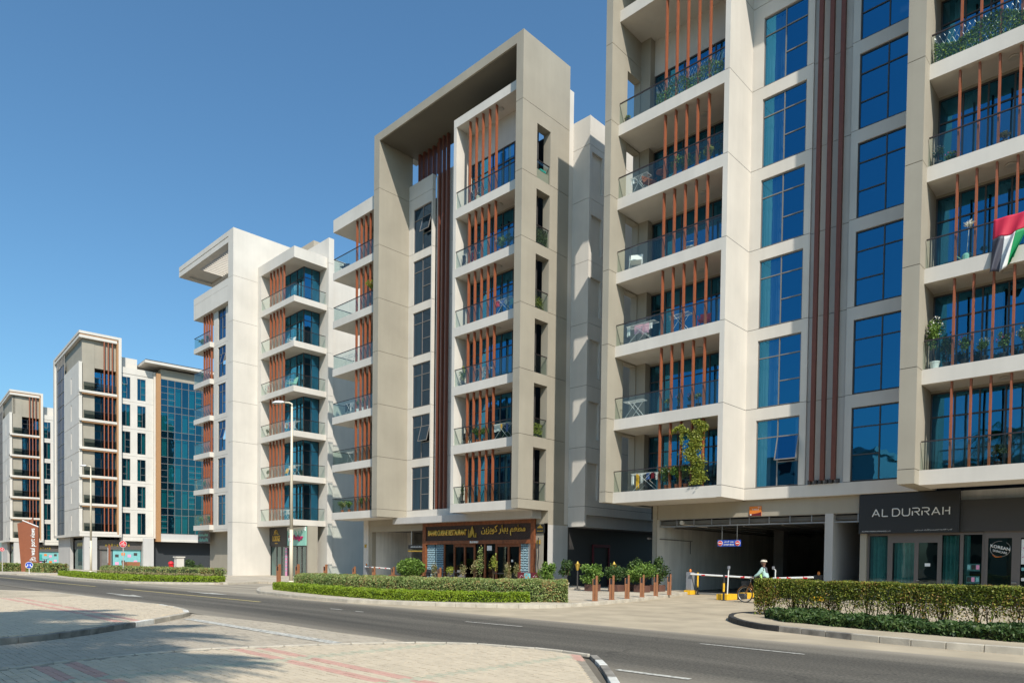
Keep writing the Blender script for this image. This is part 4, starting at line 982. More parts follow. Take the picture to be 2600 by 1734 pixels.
line('stop_line', (-18.5, 7.02), (-11.55, 7.15), .26, 'paint_white_road', .028)
mark('road_arrow', [(-35.4, 9.78), (-32.7, 9.72), (-32.9, 9.45), (-30.7, 9.88), (-33.0, 10.2), (-32.7, 9.95), (-35.4, 9.9)], 'paint_white_road')
mark('road_arrow', [(-35.0, 13.22), (-32.7, 13.2), (-32.9, 12.95), (-30.5, 13.35), (-33.0, 13.65), (-32.8, 13.42), (-35.0, 13.36)], 'paint_white_road')

# kerb stones, one by one
def kerb(name, pts, m, seg=.9, wd=.14, h=.13, out=1, mats=None):
    """row of kerb stones along a polyline"""
    P = [Vector(p) for p in pts]; L = [0]
    for i in range(len(P)-1): L.append(L[-1]+(P[i+1]-P[i]).length)
    def pos(t):
        for i in range(len(P)-1):
            if t <= L[i+1] or i == len(P)-2:
                return P[i].lerp(P[i+1], min(1, (t-L[i])/(L[i+1]-L[i])))
    n = max(1, int(L[-1]/seg)); root = sheet_parent = bpy.data.objects.new(name, None); COL.objects.link(root); root['kind'] = 'structure'; ORG[root.name] = (0, 0, 0)
    for i in range(n):
        a, b = pos(L[-1]*i/n), pos(L[-1]*(i+1)/n); d = (b-a); ln = d.length; d.normalize(); nn = Vector((-d.y, d.x))*wd*out
        a2 = a + d*.006; b2 = b - d*.006; z = g(a.x); jz = random.uniform(-.004, .004)
        mb = MB().prism([tuple(a2), tuple(b2), tuple(b2+nn), tuple(a2+nn)], z-.05, z+h+jz)
        mm = mats(i, a) if mats else m
        part('kerb_stone', mb, mm, root, bevel=.012)
    return root
kerb('kerb', [(-9.6, 21.0), (-9.85, 20.1), (-9.5, 19.04), (-9.25, 18.55), (-8.65, 17.74), (-7.73, 16.85), (-7.28, 16.68), (-6.1, 16.4), (-4.8, 16.0), (-3.64, 15.82), (-2.0, 15.92), (10, 16.05)], 'kerb_stone', .62, .15, .135, 1, mats=lambda i, a: 'kerb_black' if a.x < -7.0 else ('kerb_dirty' if a.x < -5.6 else 'kerb_stone'))
kerb('kerb', [(-37.9, 19.19), (-36.52, 17.72), (-33.26, 15.95), (-31.3, 15.08), (-28, 14.6), (-26.0, 14.4), (-22.39, 14.38), (-19.89, 15.22), (-17.14, 16.65), (-16.01, 17.55), (-15.78, 18.25), (-15.65, 19.61), (-15.9, 21.94), (-16.15, 23.74), (-17.2, 28.38), (-18.2, 32.0)], 'kerb_stone', .75, .15, .125)
kerb('kerb', [(-72, 15.15), (-69.49, 14.91), (-63.77, 14.39), (-49.89, 14.65), (-45.9, 17.0), (-43.9, 18.6), (-44.4, 20), (-45.3, 21.85)], 'kerb_stone', 1.4, .16, .125)
kerb('kerb', [(-130, 13.2), (-83.82, 13.8), (-80.59, 14.53), (-79.78, 17.07)], 'kerb_stone', 2.0, .16, .125)
kerb('kerb', [(-45, 3.5), (-36, 7.72), (-25.96, 7.95), (-23.8, 8.15), (-21.63, 8.0), (-20.21, 7.7), (-19.1, 7.3), (-18.9, 6.95), (-18.35, 6.5), (-17.5, 5.7), (-16.6, 4.65), (-15.85, 3.8), (-15.45, 3.1), (-15.3, 2.4), (-15.3, -6)], 'kerb_stone', .8, .15, .12, -1, mats=lambda i, a: 'kerb_dirty' if (a.y < 5.6 and a.x > -30) else ('kerb_white' if i % 4 == 0 and a.x > -26 else 'kerb_stone'))
kerb('kerb', [(-11.5, -4), (-11.55, 1.0), (-11.78, 1.92), (-12.02, 2.6), (-12.26, 3.53), (-12.23, 4.42), (-12.16, 5.09), (-11.75, 6.0), (-11.47, 6.9), (-11.02, 7.65), (-10.55, 8.4), (-9.63, 9.1), (-8.51, 9.42), (-7.9, 9.5), (-7.3, 9.48)], 'kerb_stone', .6, .07, .045, 1)
kerb('kerb', [(-7.22, 9.42), (-6.55, 8.78), (-5.5, 7.62), (-4.2, 6.1), (-2.2, 3.6), (0, .2)], 'kerb_stone', .55, .13, .05, 1, mats=lambda i, a: 'kerb_white' if i in (1, 4, 7) else 'kerb_dirty')

# pavers on the near pavement: real blocks with open joints
def inside(x, y, poly):
    c = False; n = len(poly); j = n-1
    for i in range(n):
        if (poly[i][1] > y) != (poly[j][1] > y) and x < (poly[j][0]-poly[i][0])*(y-poly[i][1])/(poly[j][1]-poly[i][1])+poly[i][0]: c = not c
        j = i
    return c
pw, ph = .2, .1
BR = {c: MB().box(-pw/2+.004, pw/2-.004, -ph/2+.004, ph/2-.004, -.04, .008).mesh('brick', c) for c in ('brick_cream', 'brick_red', 'brick_green', 'brick_grey')}
def lay(parent, poly, x0, x1, y0_, y1_, z, colf, single=0):
    """running-bond pavers; the ones that show largest are single bricks"""
    blocks = []; iy = 0; y = y0_
    while y < y1_:
        x = x0 + (pw/2 if iy % 2 else 0)
        while x < x1:
            cx, cy = x+pw/2, y+ph/2
            if inside(cx-.13, cy, poly) and inside(cx+.13, cy, poly) and inside(cx, cy+.07, poly) and inside(cx, cy-.07, poly) and math.hypot(cx, cy) > 1.2: blocks.append((cx, cy, colf(cx, cy)))
            x += pw
        y += ph; iy += 1
    blocks.sort(key=lambda b: b[0]**2+b[1]**2)
    vis = [b for b in blocks if abs(math.degrees(math.atan2(b[0], b[1]))+44) < 37.0 and (b[0]**2+b[1]**2) > 60][:single]
    ids = set(id(b) for b in vis); rest_ = {c: [] for c in BR}
    for b in blocks:
        if id(b) in ids:
            o = link('brick', BR[b[2]], parent, (b[0], b[1], z-.008+g(b[0])+random.uniform(-.003, .003)))
            o.rotation_euler = (random.uniform(-.008, .008), random.uniform(-.008, .008), random.uniform(-.01, .01))
        else: rest_[b[2]].append(b)
    for c, lst in rest_.items():
        if not lst: continue
        mb = MB()
        for cx, cy, _ in lst:
            zz = z+g(cx)+random.uniform(-.003, .003); t = random.uniform(-.002, .002)
            b = len(mb.v); a0, a1, b0, b1 = cx-pw/2+.004, cx+pw/2-.004, cy-ph/2+.004, cy+ph/2-.004
            mb.v += [(a0, b0, zz+t), (a1, b0, zz), (a1, b1, zz-t), (a0, b1, zz)]+[(p, q, zz-.014) for p, q in ((a0, b0), (a1, b0), (a1, b1), (a0, b1))]
            mb.f += [(b, b+1, b+2, b+3), (b+4, b+5, b+1, b), (b+5, b+6, b+2, b+1), (b+6, b+7, b+3, b+2), (b+7, b+4, b, b+3)]
        o = part('brick_field', mb, c, parent); o['kind'] = 'stuff'
def near_col(cx, cy):
    band = (-10.25 < cx < -10.0) or (-7.5 < cx < -7.25) or (-4.75 < cx < -4.5)
    if cx > -7.55 and (cx+7.2)*.715+(cy-9.3)*.70 > -.24 and cy > 3: return 'brick_red'
    if band: return 'brick_green'
    for yy in (2.35, 2.75, 5.2, 5.62):
        if yy <= cy < yy+.2: return 'brick_red'
    return 'brick_cream'
def isl_col(cx, cy):
    band = any(a < cx < a+.3 for a in (-30.2, -27.3, -24.4, -20.5, -17.5))
    for yy in (5.0, 5.4):
        if yy <= cy < yy+.2 and not band: return 'brick_red'
    return 'brick_cream'
lay(NP, nearp, -12.5, -1.0, -1.2, 9.4, .04, near_col, 300)
lay(IS, islp, -30.5, -15.4, 1.4, 8.1, .127, isl_col, 0)
streetp = [(-20.0, 7.75), (-16.3, 8.25), (-13.4, 8.25), (-11.8, 8.3), (-10.8, 8.1), (-11.4, 6.9), (-11.9, 5.6), (-12.2, 4.4), (-12.25, 3.5), (-12.0, 2.4), (-11.6, .9), (-15.1, .9), (-15.1, 2.5), (-15.5, 3.4), (-16.0, 4.2), (-17.6, 5.9), (-18.6, 6.8), (-19.3, 7.4)]
lay(SS, streetp, -20.2, -10.6, .9, 8.3, .020, lambda a, b: 'brick_grey', 0)
# ------------------------------------------------------------------ hedges
def hedge(label, front, width, z0, z1, n, size, m, sparse=0.0, stems=0, side=1, lump=.06, group='clipped hedges beside the road'):
    P = [np.array(p, float) for p in front]; seg = [np.linalg.norm(P[i+1]-P[i]) for i in range(len(P)-1)]; Lt = sum(seg); cum = np.concatenate([[0], np.cumsum(seg)])
    root = thing('hedge', label, 'hedge', (P[0][0], P[0][1], g(P[0][0])), group=group)
    def frame(t):
        i = np.clip(np.searchsorted(cum, t, 'right')-1, 0, len(P)-2)
        A_ = np.array([P[k] for k in range(len(P)-1)]); D_ = np.array([(P[k+1]-P[k])/seg[k] for k in range(len(P)-1)])
        base = A_[i] + D_[i]*(t-cum[i])[:, None]; nn = np.stack([-D_[i][:, 1], D_[i][:, 0]], 1)*side
        return base, nn
    k = rng.random(n); t = rng.random(n)*Lt; s = rng.random(n); z = rng.random(n)
    top = k < .5*(width/(width+(z1-z0)))+.25; fr = (~top) & (k < .86); 
    dep = np.abs(rng.normal(size=n))*.05
    z = np.where(top, 1-dep/(z1-z0), z); s = np.where(top, s, np.where(fr, dep/width, 1-dep/width))
    e = rng.random(n) < min(.2, max(.05, 3*width/Lt)); t = np.where(e & ~top, np.where(rng.random(n) < .5, dep, Lt-dep), t); s = np.where(e & ~top, rng.random(n), s)
    inner = rng.random(n) < .2; s = np.where(inner & ~top, rng.random(n), s)
    rd = np.clip((z-.75)*4, 0, 1)**2*.10*width; s = np.clip(s, rd, 1-rd)
    lumpf = (np.sin(t*2.3)+np.sin(t*5.1+1)+np.sin(t*11.7+2)*.6)*lump*.5
    base, nn = frame(t); xy = base + nn*(s*width - np.where(s < .5, lumpf, -lumpf)*.6)[:, None] + rng.normal(size=(n, 2))*.012
    zz = z0 + z*(z1-z0) + lumpf*z*.5 + np.sin(xy[:, 0]*7)*np.cos(xy[:, 1]*9)*lump*.3*z + rng.normal(size=n)*.012
    if sparse:
        keep = rng.random(n) < np.clip((z-.12)/.55, .10, 1)**sparse * np.where((np.sin(t*4.1)+np.sin(t*9.7+1) > -.2) | (z > .55), 1, .45)
        xy, zz = xy[keep], zz[keep]
    gx = np.minimum(0, xy[:, 0]+20)*.006
    leaves('foliage', np.column_stack([xy, zz+gx]), size, m, root)
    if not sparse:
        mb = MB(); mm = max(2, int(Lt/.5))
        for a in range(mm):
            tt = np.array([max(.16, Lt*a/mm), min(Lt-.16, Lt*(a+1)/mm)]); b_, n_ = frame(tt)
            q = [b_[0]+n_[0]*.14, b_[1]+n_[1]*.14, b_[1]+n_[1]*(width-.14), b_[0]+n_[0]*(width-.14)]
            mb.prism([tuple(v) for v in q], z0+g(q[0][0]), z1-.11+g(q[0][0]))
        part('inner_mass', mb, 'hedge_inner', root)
    if stems:
        mb = MB()
        for i in range(stems):
            tt = np.array([random.random()*Lt]); b_, n_ = frame(tt); p = b_[0]+n_[0]*(width*(.2+.6*random.random())); h = z1-z0
            for j in range(5):
                a = random.uniform(0, 6.28); r = random.uniform(.08, .32)
                mb.tube([(p[0], p[1], z0), (p[0]+math.cos(a)*r*.5, p[1]+math.sin(a)*r*.35, z0+h*.35), (p[0]+math.cos(a)*r, p[1]+math.sin(a)*r*.6, z0+h*.8)], .011, 4, .005)
        part('stems', mb, 'twig', root)
    return root
hedge('tall loose hedge with bare stems showing, right of the cyclist', [(-9.15, 20.0), (-7.0, 19.6), (-4.5, 19.05), (-2.4, 18.65), (3.5, 18.3)], .85, .12, 1.17, 185000, .034, 'leaf_hedge', sparse=1.15, stems=95, lump=.05)
hedge('low dark leafy border planted in front of the tall loose hedge', [(-8.3, 18.95), (-7.4, 18.0), (-6.3, 17.75), (-4.8, 17.45), (-2.2, 17.15), (4, 17.0)], 1.5, .12, .36, 26000, .06, 'leaf_dark', lump=.12)
hedge('pale two-tone clipped hedge below the restaurant, the higher of the two', [(-31.2, 16.9), (-27.0, 16.35), (-23.5, 16.2), (-20.6, 16.6), (-18.0, 17.9), (-16.15, 19.7)], 1.7, .12, .92, 110000, .042, 'leaf_pale', lump=.06)
hedge('low lime green hedge strip along the kerb below the restaurant', [(-32.2, 16.3), (-29.5, 15.85), (-25.5, 15.35), (-21.6, 15.15), (-19.3, 16.0), (-17.9, 17.15), (-16.95, 18.5)], .8, .12, .48, 60000, .036, 'leaf_lime', lump=.05)
hedge('low bright lime hedge on the kerb before the white tower', [(-71.5, 16.0), (-64, 15.3), (-57, 15.2), (-50.3, 15.35), (-46.6, 17.4), (-45.0, 18.9)], 1.3, .12, .50, 45000, .055, 'leaf_lime', lump=.08)
hedge('reddish brown thin hedge behind the bright lime one', [(-66, 17.6), (-57, 17.2), (-51, 17.6), (-47.5, 19.4)], .7, .12, .62, 16000, .055, 'leaf_sand', lump=.06)
hedge('rounded grey green hedge mound near the cream pillar', [(-76, 20.5), (-68, 19.2), (-58, 19.0), (-51.5, 20.4)], 2.2, .12, .95, 26000, .06, 'leaf_pale', lump=.12)
hedge('pale green hedge left of the brown pylon sign', [(-118, 16.8), (-104, 16.2), (-96, 16.0)], 2, .12, 1.0, 16000, .09, 'leaf_pale', lump=.12)
hedge('pale green hedge right of the brown pylon sign', [(-92.5, 17.6), (-88, 17.5), (-85, 18.2)], 2.0, .12, 1.05, 12000, .08, 'leaf_pale', lump=.14)

# ------------------------------------------------------------------ plants
def shrub(label, p, h, r, m='leaf_mid', n=500, size=.05, pot='terracotta', pr=.13, ph=.22, trunk=.2, flowers=None, cat='potted plant', name='potted_plant', group=None, shape='ball', boxpot=False):
    root = thing(name, label, cat, p, group=group)
    x, y, z = p; z += 0.0
    if pot:
        if boxpot: part('planter', MB().box(x-pr, x+pr, y-pr, y+pr, z, z+ph), pot, root, bevel=.01)
        else: part('pot', MB().lathe([(0, 0), (pr*.72, 0), (pr, ph*.85), (pr*1.08, ph*.85), (pr*1.08, ph), (pr*.9, ph), (pr*.88, ph*.9), (0, ph*.9)], p, 14), pot, root)
        z += ph*.9
    mb = MB()
    for j in range(4):
        a = random.uniform(0, 6.28); mb.tube([(x, y, z), (x+.1*r*math.cos(a), y+.1*r*math.sin(a), z+trunk), (x+.6*r*math.cos(a), y+.6*r*math.sin(a), z+trunk+(h-trunk)*.6)], .012, 5, .005)
    part('stem', mb, 'twig', root)
    d = rng.normal(size=(n, 3)); d /= np.linalg.norm(d, axis=1)[:, None]; rr = rng.random(n)**.4
    lump = 1+.18*np.sin(d[:, 0]*6+x)*np.cos(d[:, 1]*5+y*3)
    if shape == 'ball':
        kc = 9; cc = rng.normal(size=(kc, 3)); cc /= np.linalg.norm(cc, axis=1)[:, None]; cc *= (.35+.4*rng.random(kc))[:, None]; w_i = rng.integers(0, kc, n)
        q = (cc[w_i] + d*rr[:, None]*.5*lump[:, None]*(.6+.6*rng.random(kc))[w_i][:, None])*np.array([r, r, (h-trunk)/2])*1.05; c = np.array([x, y, z+trunk+(h-trunk)/2])
    elif shape == 'spiky':
        a = rng.random(n)*6.28; t = rng.random(n); q = np.stack([np.cos(a)*r*t, np.sin(a)*r*t, (h-trunk)*(t**.6)*(.6+.4*rng.random(n))], 1); c = np.array([x, y, z+trunk*.3])
    leaves('foliage', c+q, size, m, root, asp=1.7 if shape == 'ball' else 4)
    if flowers:
        k = max(12, n//14); d = rng.normal(size=(k, 3)); d /= np.linalg.norm(d, axis=1)[:, None]; d[:, 2] = np.abs(d[:, 2])
        leaves('flowers', np.array([x, y, z+trunk+(h-trunk)/2])+d*np.array([r, r, (h-trunk)/2])*1.02, .05, flowers, root, asp=1.1)
    return root
ord_ = ['lowest', 'second', 'third', 'fourth', 'fifth', 'top']
A1 = 'left bay of the nearest tower'; A2 = 'right bay of the nearest tower'
yb = 30.62
# nearest tower, left bay
shrub('round potted shrub with white blooms, leftmost of three, lowest balcony of the nearest tower', (-18.75, yb, T[0]), .95, .42, 'leaf_mid', 1300, .045, flowers='flower_white')
shrub('fullest of the three round potted shrubs on the lowest balcony of the nearest tower', (-18.15, yb, T[0]), 1.0, .45, 'leaf_mid', 1500, .045)
shrub('rightmost of three round potted shrubs, beside the vine, lowest balcony of the nearest tower', (-17.65, yb, T[0]), .95, .4, 'leaf_mid', 1300, .045)
v = thing('climbing_vine', 'yellow green vine climbing the brown fins to the ceiling of the lowest balcony, nearest tower', 'vine', (-16.9, yb-.2, T[0]))
pts = []
for i in range(6500):
    t = random.random(); c = -16.95+.22*math.sin(t*9)+.1*math.sin(t*23); wd = .16+.22*(1-abs(t-.45)) ; pts.append((c+random.gauss(0, wd*.55), 30.28+random.gauss(0, .07), T[0]+.1+t*3.1))
for i in range(700):
    t = random.random(); pts.append((-18.3+t*1.5+random.gauss(0, .05), 30.3+random.gauss(0, .05), T[0]+2.75+.18*math.sin(t*6)+random.gauss(0, .07)))
for i in range(300):
    t = random.random(); pts.append((-17.75+random.gauss(0, .05), 30.3+random.gauss(0, .05), T[0]+3.1-t*1.0))
leaves('foliage', pts, .07, 'leaf_yellow', v, asp=1.2)
mb = MB()
for k in range(6): mb.tube([(-17.1+.08*k, 30.35, T[0])]+[(-17.1+.08*k+.12*math.sin(j*.9+k), 30.32, T[0]+j*.4) for j in range(1, 9)], .01, 4)
part('stem', mb, 'twig', v)
for k, (x, m, f, h) in enumerate(((-18.75, 'leaf_yellow', None, .5), (-18.1, 'leaf_mid', 'flower_pink', .7), (-17.5, 'leaf_dark', 'flower_pink', .6), (-17.05, 'leaf_pale', 'flower_white', .55))):
    shrub(('small yellowish potted plant', 'tall thin potted plant with a few pink blooms', 'potted plant covered in mauve blooms', 'potted plant covered in white blooms')[k] + ' on the second balcony up, nearest tower', (x, yb, T[1]), h, .17, m, 260, .045, pot='black_plastic', flowers=f)
shrub('spiky yellow edged potted plant on the fifth balcony up, nearest tower', (-17.35, yb, T[4]), .75, .16, 'leaf_yellow', 120, .035, shape='spiky')
shrub('bushy yellow green potted plant at the right of the fifth balcony up, nearest tower', (-16.75, yb, T[4]), .8, .25, 'leaf_yellow', 500, .05)
shrub('leafy potted bush at the middle of the fifth balcony up, nearest tower', (-18.0, yb, T[4]), .9, .32, 'leaf_mid', 700, .05)
shrub('tallest leafy potted bush, leftmost plant on the fifth balcony up, nearest tower', (-18.6, yb, T[4]), .95, .3, 'leaf_mid', 600, .05)
shrub('dark potted shrub against the white pier on the fifth balcony up, nearest tower', (-16.1, yb+.2, T[4]), 1.1, .25, 'leaf_dark', 450, .05, flowers='flower_pink')
def screen_plants(label, x0, x1, z, n, m, wire=True, y=30.42, h=1.05):
    r = thing('trellis_plants', label, 'climbing plants', (x0, y, z))
    if wire:
        mb = MB(); L = x1-x0; k = int(L/.16)
        for i in range(k): mb.tube([(x0+i*L/k, y, z), (x0+min(L, i*L/k+.5), y, z+h)], .006, 3); mb.tube([(x0+i*L/k, y, z), (x0+max(0, i*L/k-.5), y, z+h)], .006, 3)
        part('wire_mesh', mb, 'steel', r)
    t = rng.random(n); hz = rng.random(n)**.8*h*(.55+.45*np.sin(t*7+x0)**2)
    leaves('foliage', np.column_stack([x0+t*(x1-x0), y+rng.normal(size=n)*.05, z+hz]), .055, m, r, asp=1.2)
    return r
screen_plants('wire trellis with climbing plants behind the glass of the top balcony, nearest tower left bay', -19.6, -15.95, T[5], 2600, 'leaf_mid')
screen_plants('dense ivy trellis filling the glass of the fifth balcony, right bay of the nearest tower', -7.2, -2.0, T[4], 9000, 'leaf_mid')
# laundry racks
def rack(label, x, y, z, w=1.1, cloths=(), group=None, cat='laundry rack', m='white_metal', rot=0.0):
    r = thing('drying_rack', label, cat, (x, y, z), rot, group=group, local=True)
    mb = MB(); h = .95
    for s in (-1, 1):
        mb.tube([(-w*.45, s*.25, 0), (w*.25, s*.25, h)], .012, 5); mb.tube([(w*.45, s*.25, 0), (-w*.25, s*.25, h)], .012, 5)
        mb.tube([(-w/2, s*.25, h), (w/2, s*.25, h)], .012, 5)
    for s in (-1, 1): mb.tube([(s*w/2, -.25, h), (s*w/2, .25, h)], .012, 5); mb.tube([(s*w*.45, -.25, 0), (s*w*.45, .25, 0)], .012, 5)
    for i in range(6): mb.tube([(-w/2, -.2+.08*i, h), (w/2, -.2+.08*i, h)], .006, 4)
    part('frame', mb, m, r)
    for i, (c, ww, hh) in enumerate(cloths):
        x0 = -w/2+.04+(w-.1)*i/max(1, len(cloths)); yy = -.2+.08*(i % 4)
        mb = MB(); mb.grid(lambda u, v_: (x0+u*ww, yy+.02*math.sin(u*9)*(1-v_)-.012, h-(1-v_)*hh*(1+.06*math.sin(u*7))), 10, 5)
        part('garment', mb, c, r, smooth=True)
    return r
rack('rack of dark, white and mustard washing at the left of the lowest balcony, nearest tower', -20.1, 30.9, T[0], 1.7, (('cloth_white', .16, .6), ('cloth_yellow', .2, .8), ('cloth_white', .12, .5), ('cloth_black', .25, .7), ('cloth_blue', .2, .35), ('cloth_red', .2, .3), ('cloth_white', .3, .35)))
rack('empty white folding rack on the second balcony up, nearest tower', -20.9, 30.9, T[1], 1.2)
rack('rack hung with pale pink washing on the third balcony up, nearest tower', -20.4, 30.7, T[2], 1.7, (('cloth_white', .2, .5), ('cloth_pink', .5, .45), ('cloth_pink', .45, .5), ('cloth_white', .2, .3)))
rack('half folded white rack behind the fins of the third balcony up, nearest tower', -18.2, 30.8, T[2], 1.1, (('cloth_white', .25, .2),))
rack('tall white laundry rack at the left of the fifth balcony up, nearest tower', -20.7, 30.8, T[4], 1.0, (('cloth_white', .2, .3),))
# chairs and tables
def chair(label, x, y, z, m='white_metal', rot=0.0, fabric=None, s=1.0, name='chair', cat='chair', group=None):
    r = thing(name, label, cat, (x, y, z), rot, group=group, local=True); W = .26*s
    part('seat', MB().box(-W, W, -W, W, .42*s, .46*s), fabric or m, r, bevel=.01)
    mb = MB(); mb.grid(lambda u, v_: (-W+2*W*u, W+.12*v_*s, .46*s+v_*.45*s), 4, 4); o = part('backrest', mb, fabric or m, r)
    so = o.modifiers.new('thick', 'SOLIDIFY'); so.thickness = .02
    for sx in (-1, 1):
        for sy in (-1, 1): part('leg', MB().tube([(sx*W*1.05, sy*W*1.05, 0), (sx*W*.9, sy*W*.9, .43*s)], .015, 5), m, r)
        part('armrest', MB().tube([(sx*W, -W*.9, .42*s), (sx*W, -W*.9, .65*s), (sx*W, W, .66*s)], .014, 5), m, r)
    return r
chair('white armchair with a draped cover, left end of the fourth balcony up, nearest tower', -21.0, 30.9, T[3], fabric='cloth_white', rot=.5, s=1.25)
chair('white reclining chair behind the fins of the fourth balcony up, nearest tower', -18.0, 31.1, T[3], rot=-1.2)
chair('red plastic chair at the right of the third balcony up, nearest tower', -17.0, 30.95, T[2], m='plastic_red', rot=.3)
chair('small wooden folding chair on the fifth balcony up, nearest tower', -20.1, 30.7, T[4], m='wood', rot=1.2)
def table(label, x, y, z, m='wood', r_=.32, h=.7, group=None):
    r = thing('table', label, 'table', (x, y, z), group=group)
    part('tabletop', MB().lathe([(0, 0), (r_, 0), (r_, .03), (0, .03)], (x, y, z+h), 18), m, r)
    for a in range(4): part('leg', MB().tube([(x+r_*.7*math.cos(a*1.57), y+r_*.7*math.sin(a*1.57), z), (x-r_*.3*math.cos(a*1.57), y-r_*.3*math.sin(a*1.57), z+h)], .014, 5), m, r)
    return r
table('round brown folding table on the fifth balcony up, nearest tower', -19.4, 30.75, T[4])
shrub('low pot of pale succulents in the left corner of the top balcony, nearest tower', (-21.4, 30.6, T[5]), .25, .26, 'leaf_pale', 200, .07, pot='black_plastic', pr=.2, trunk=.03)
# nearest tower, right bay
shrub('white pot with a tall rose bush above the rail, second balcony of the right bay', (-6.95, 30.6, T[1]), 1.75, .3, 'leaf_mid', 900, .05, pot='sign_white', pr=.17, ph=.32, trunk=.25, flowers='flower_white')
for k, (x, m, f, h) in enumerate(((-6.55, 'leaf_dark', None, 1.0), (-5.95, 'leaf_mid', 'flower_pink', .95), (-5.35, 'leaf_mid', 'flower_white', .7), (-4.75, 'leaf_mid', 'flower_pink', .8), (-4.15, 'leaf_pale', 'flower_white', .9))):
    shrub(('dark green bush next to the white pot', 'thin bush with red blooms beside the second fin', 'low bush with cream blooms between the fins', 'bush with magenta blooms and a wire support', 'bush with large white blooms at the photo edge')[k] + ', second balcony of the right bay', (x, 30.6, T[1]), h, .25, m, 500, .045, pot='black_plastic', pr=.14, flowers=f)
shrub('white flowering potted plant in the corner of the fourth balcony of the right bay', (-7.0, 30.6, T[3]), .62, .2, 'leaf_dark', 260, .045, pot='black_plastic', flowers='flower_white')
shrub('low white and red flowering planter on the fourth balcony of the right bay', (-6.55, 30.6, T[3]), .3, .28, 'leaf_mid', 300, .045, pot='black_plastic', ph=.12, trunk=.05, flowers='flower_pink')
shrub('round dry olive bush in a pot on the fourth balcony of the right bay', (-4.95, 30.7, T[3]), .45, .2, 'leaf_sand', 350, .04, pot='black_plastic', trunk=.1)
shrub('dark leafy plant beside a chair on the lowest balcony of the right bay', (-4.9, 31.0, T[0]), .7, .25, 'leaf_dark', 260, .06, pot='black_plastic')
wc = thing('watering_can', 'pale green watering can beside a mop on the third balcony of the right bay', 'watering can', (-6.0, 30.6, T[2]+3.865))
zc4 = T[2]
x, y = -6.0, 30.55
wc.location = (x, y, zc4); ORG[wc.name] = (x, y, zc4); wc['label'] = 'pale green watering can behind the glass left of the flag'
part('body', MB().lathe([(0, 0), (.13, 0), (.14, .22), (.08, .3), (0, .3)], (x, y, zc4), 12), 'mint', wc)
part('spout', MB().tube([(x-.1, y, zc4+.08), (x-.32, y, zc4+.3)], .022, 6, .012), 'mint', wc)
part('handle', MB().tube([(x+.12, y, zc4+.06), (x+.24, y, zc4+.2), (x+.06, y, zc4+.34)], .012, 5), 'mint', wc)
mp = thing('mop', 'white mop leaning upright on the handrail left of the flag', 'mop', (-5.95, 30.5, zc4))
part('handle', MB().tube([(-6.0, 30.6, zc4), (-5.9, 30.4, zc4+1.25)], .012, 5), 'white_metal', mp)
leaves('mop_head', np.array([-5.9, 30.4, zc4+1.3])+rng.normal(size=(60, 3))*.05, .06, 'flower_white', mp, asp=3)
# flag over the rail
fl = thing('flag', 'red, black, white and green cloth flag draped over a balcony rail at the right edge', 'flag', (-4.7, 30.2, zc4+1.1))
def flag_pt(u, v):  # u along the rail 0..1 ; v down 0..1
    x0, x1 = -5.1, -3.95; pinch = 1-.38*v
    xx = x0-.06*v + (x1-x0)*u*pinch
    yy = 30.18+.09*math.sin(u*13+v*4)*(.25+v)-.05*v+.03*math.sin(u*29+v*9)*v
    zz = zc4+1.12-v*(1.95-.35*u*u)+.07*math.sin(u*9)*v
    return (xx, yy, zz)
def fpatch(n, u0, u1, v0, v1, m):
    mb = MB(); mb.grid(lambda a, b: flag_pt(u0+(u1-u0)*a, v0+(v1-v0)*b), 12, 12); o = part(n, mb, m, fl, smooth=True); s = o.modifiers.new('t', 'SOLIDIFY'); s.thickness = .004
fpatch('stripe', 0, 1, 0, .36, 'flag_red'); fpatch('stripe', 0, .36, .36, 1, 'flag_black'); fpatch('stripe', .36, .70, .36, 1, 'flag_white'); fpatch('stripe', .70, 1, .36, 1, 'flag_green')
# middle tower, right balconies
BN = 'middle tower'
ybb = 30.6
for k, (x, zi, m, h, f) in enumerate(((-30.9, 4, 'leaf_mid', .75, 'flower_white'), (-30.2, 4, 'leaf_mid', .8, None), (-29.5, 4, 'leaf_dark', .7, None))):
    shrub(('left', 'middle', 'right')[k]+' one of three leafy bushes on the fifth balcony up, '+BN, (x, ybb, T[zi]), h, .32, m, 450, .06, flowers=f)
rack('rack with bright pink and blue washing on the fourth balcony up, '+BN, -30.6, 30.8, T[3], 1.5, (('cloth_red', .4, .4), ('cloth_blue', .3, .35), ('cloth_white', .2, .3), ('turquoise', .3, .4)))
shrub('orange and white flowering bush at the left of the third balcony up, '+BN, (-34.2, ybb, T[2]), 1.15, .32, 'leaf_yellow', 520, .06, flowers='flower_white', pot='black_plastic')
rack('dark garments on a rack behind the fins of the third balcony up, '+BN, -32.6, 30.9, T[2], 1.2, (('cloth_black', .3, .5), ('cloth_white', .2, .6)))
rack('striped towel rack at the right of the second balcony up, '+BN, -30.5, 30.7, T[1], 1.4, (('cloth_white', .55, .45), ('cloth_yellow', .2, .4), ('cloth_blue', .2, .5)))
shrub('tall green fern at the middle of the second balcony up, '+BN, (-32.8, ybb, T[1]), .8, .3, 'leaf_mid', 500, .055)
shrub('second green fern near the third fin of the second balcony up, '+BN, (-32.1, ybb, T[1]), .85, .3, 'leaf_mid', 500, .055)
chair('chair with dark cushion, left of the second balcony up, '+BN, -34.2, 30.9, T[1], rot=.7, fabric='cloth_black')
shrub('tall cactus like plant at the left of the lowest balcony, '+BN, (-34.2, ybb, T[0]), 1.2, .12, 'leaf_dark', 180, .07, pot='black_plastic')
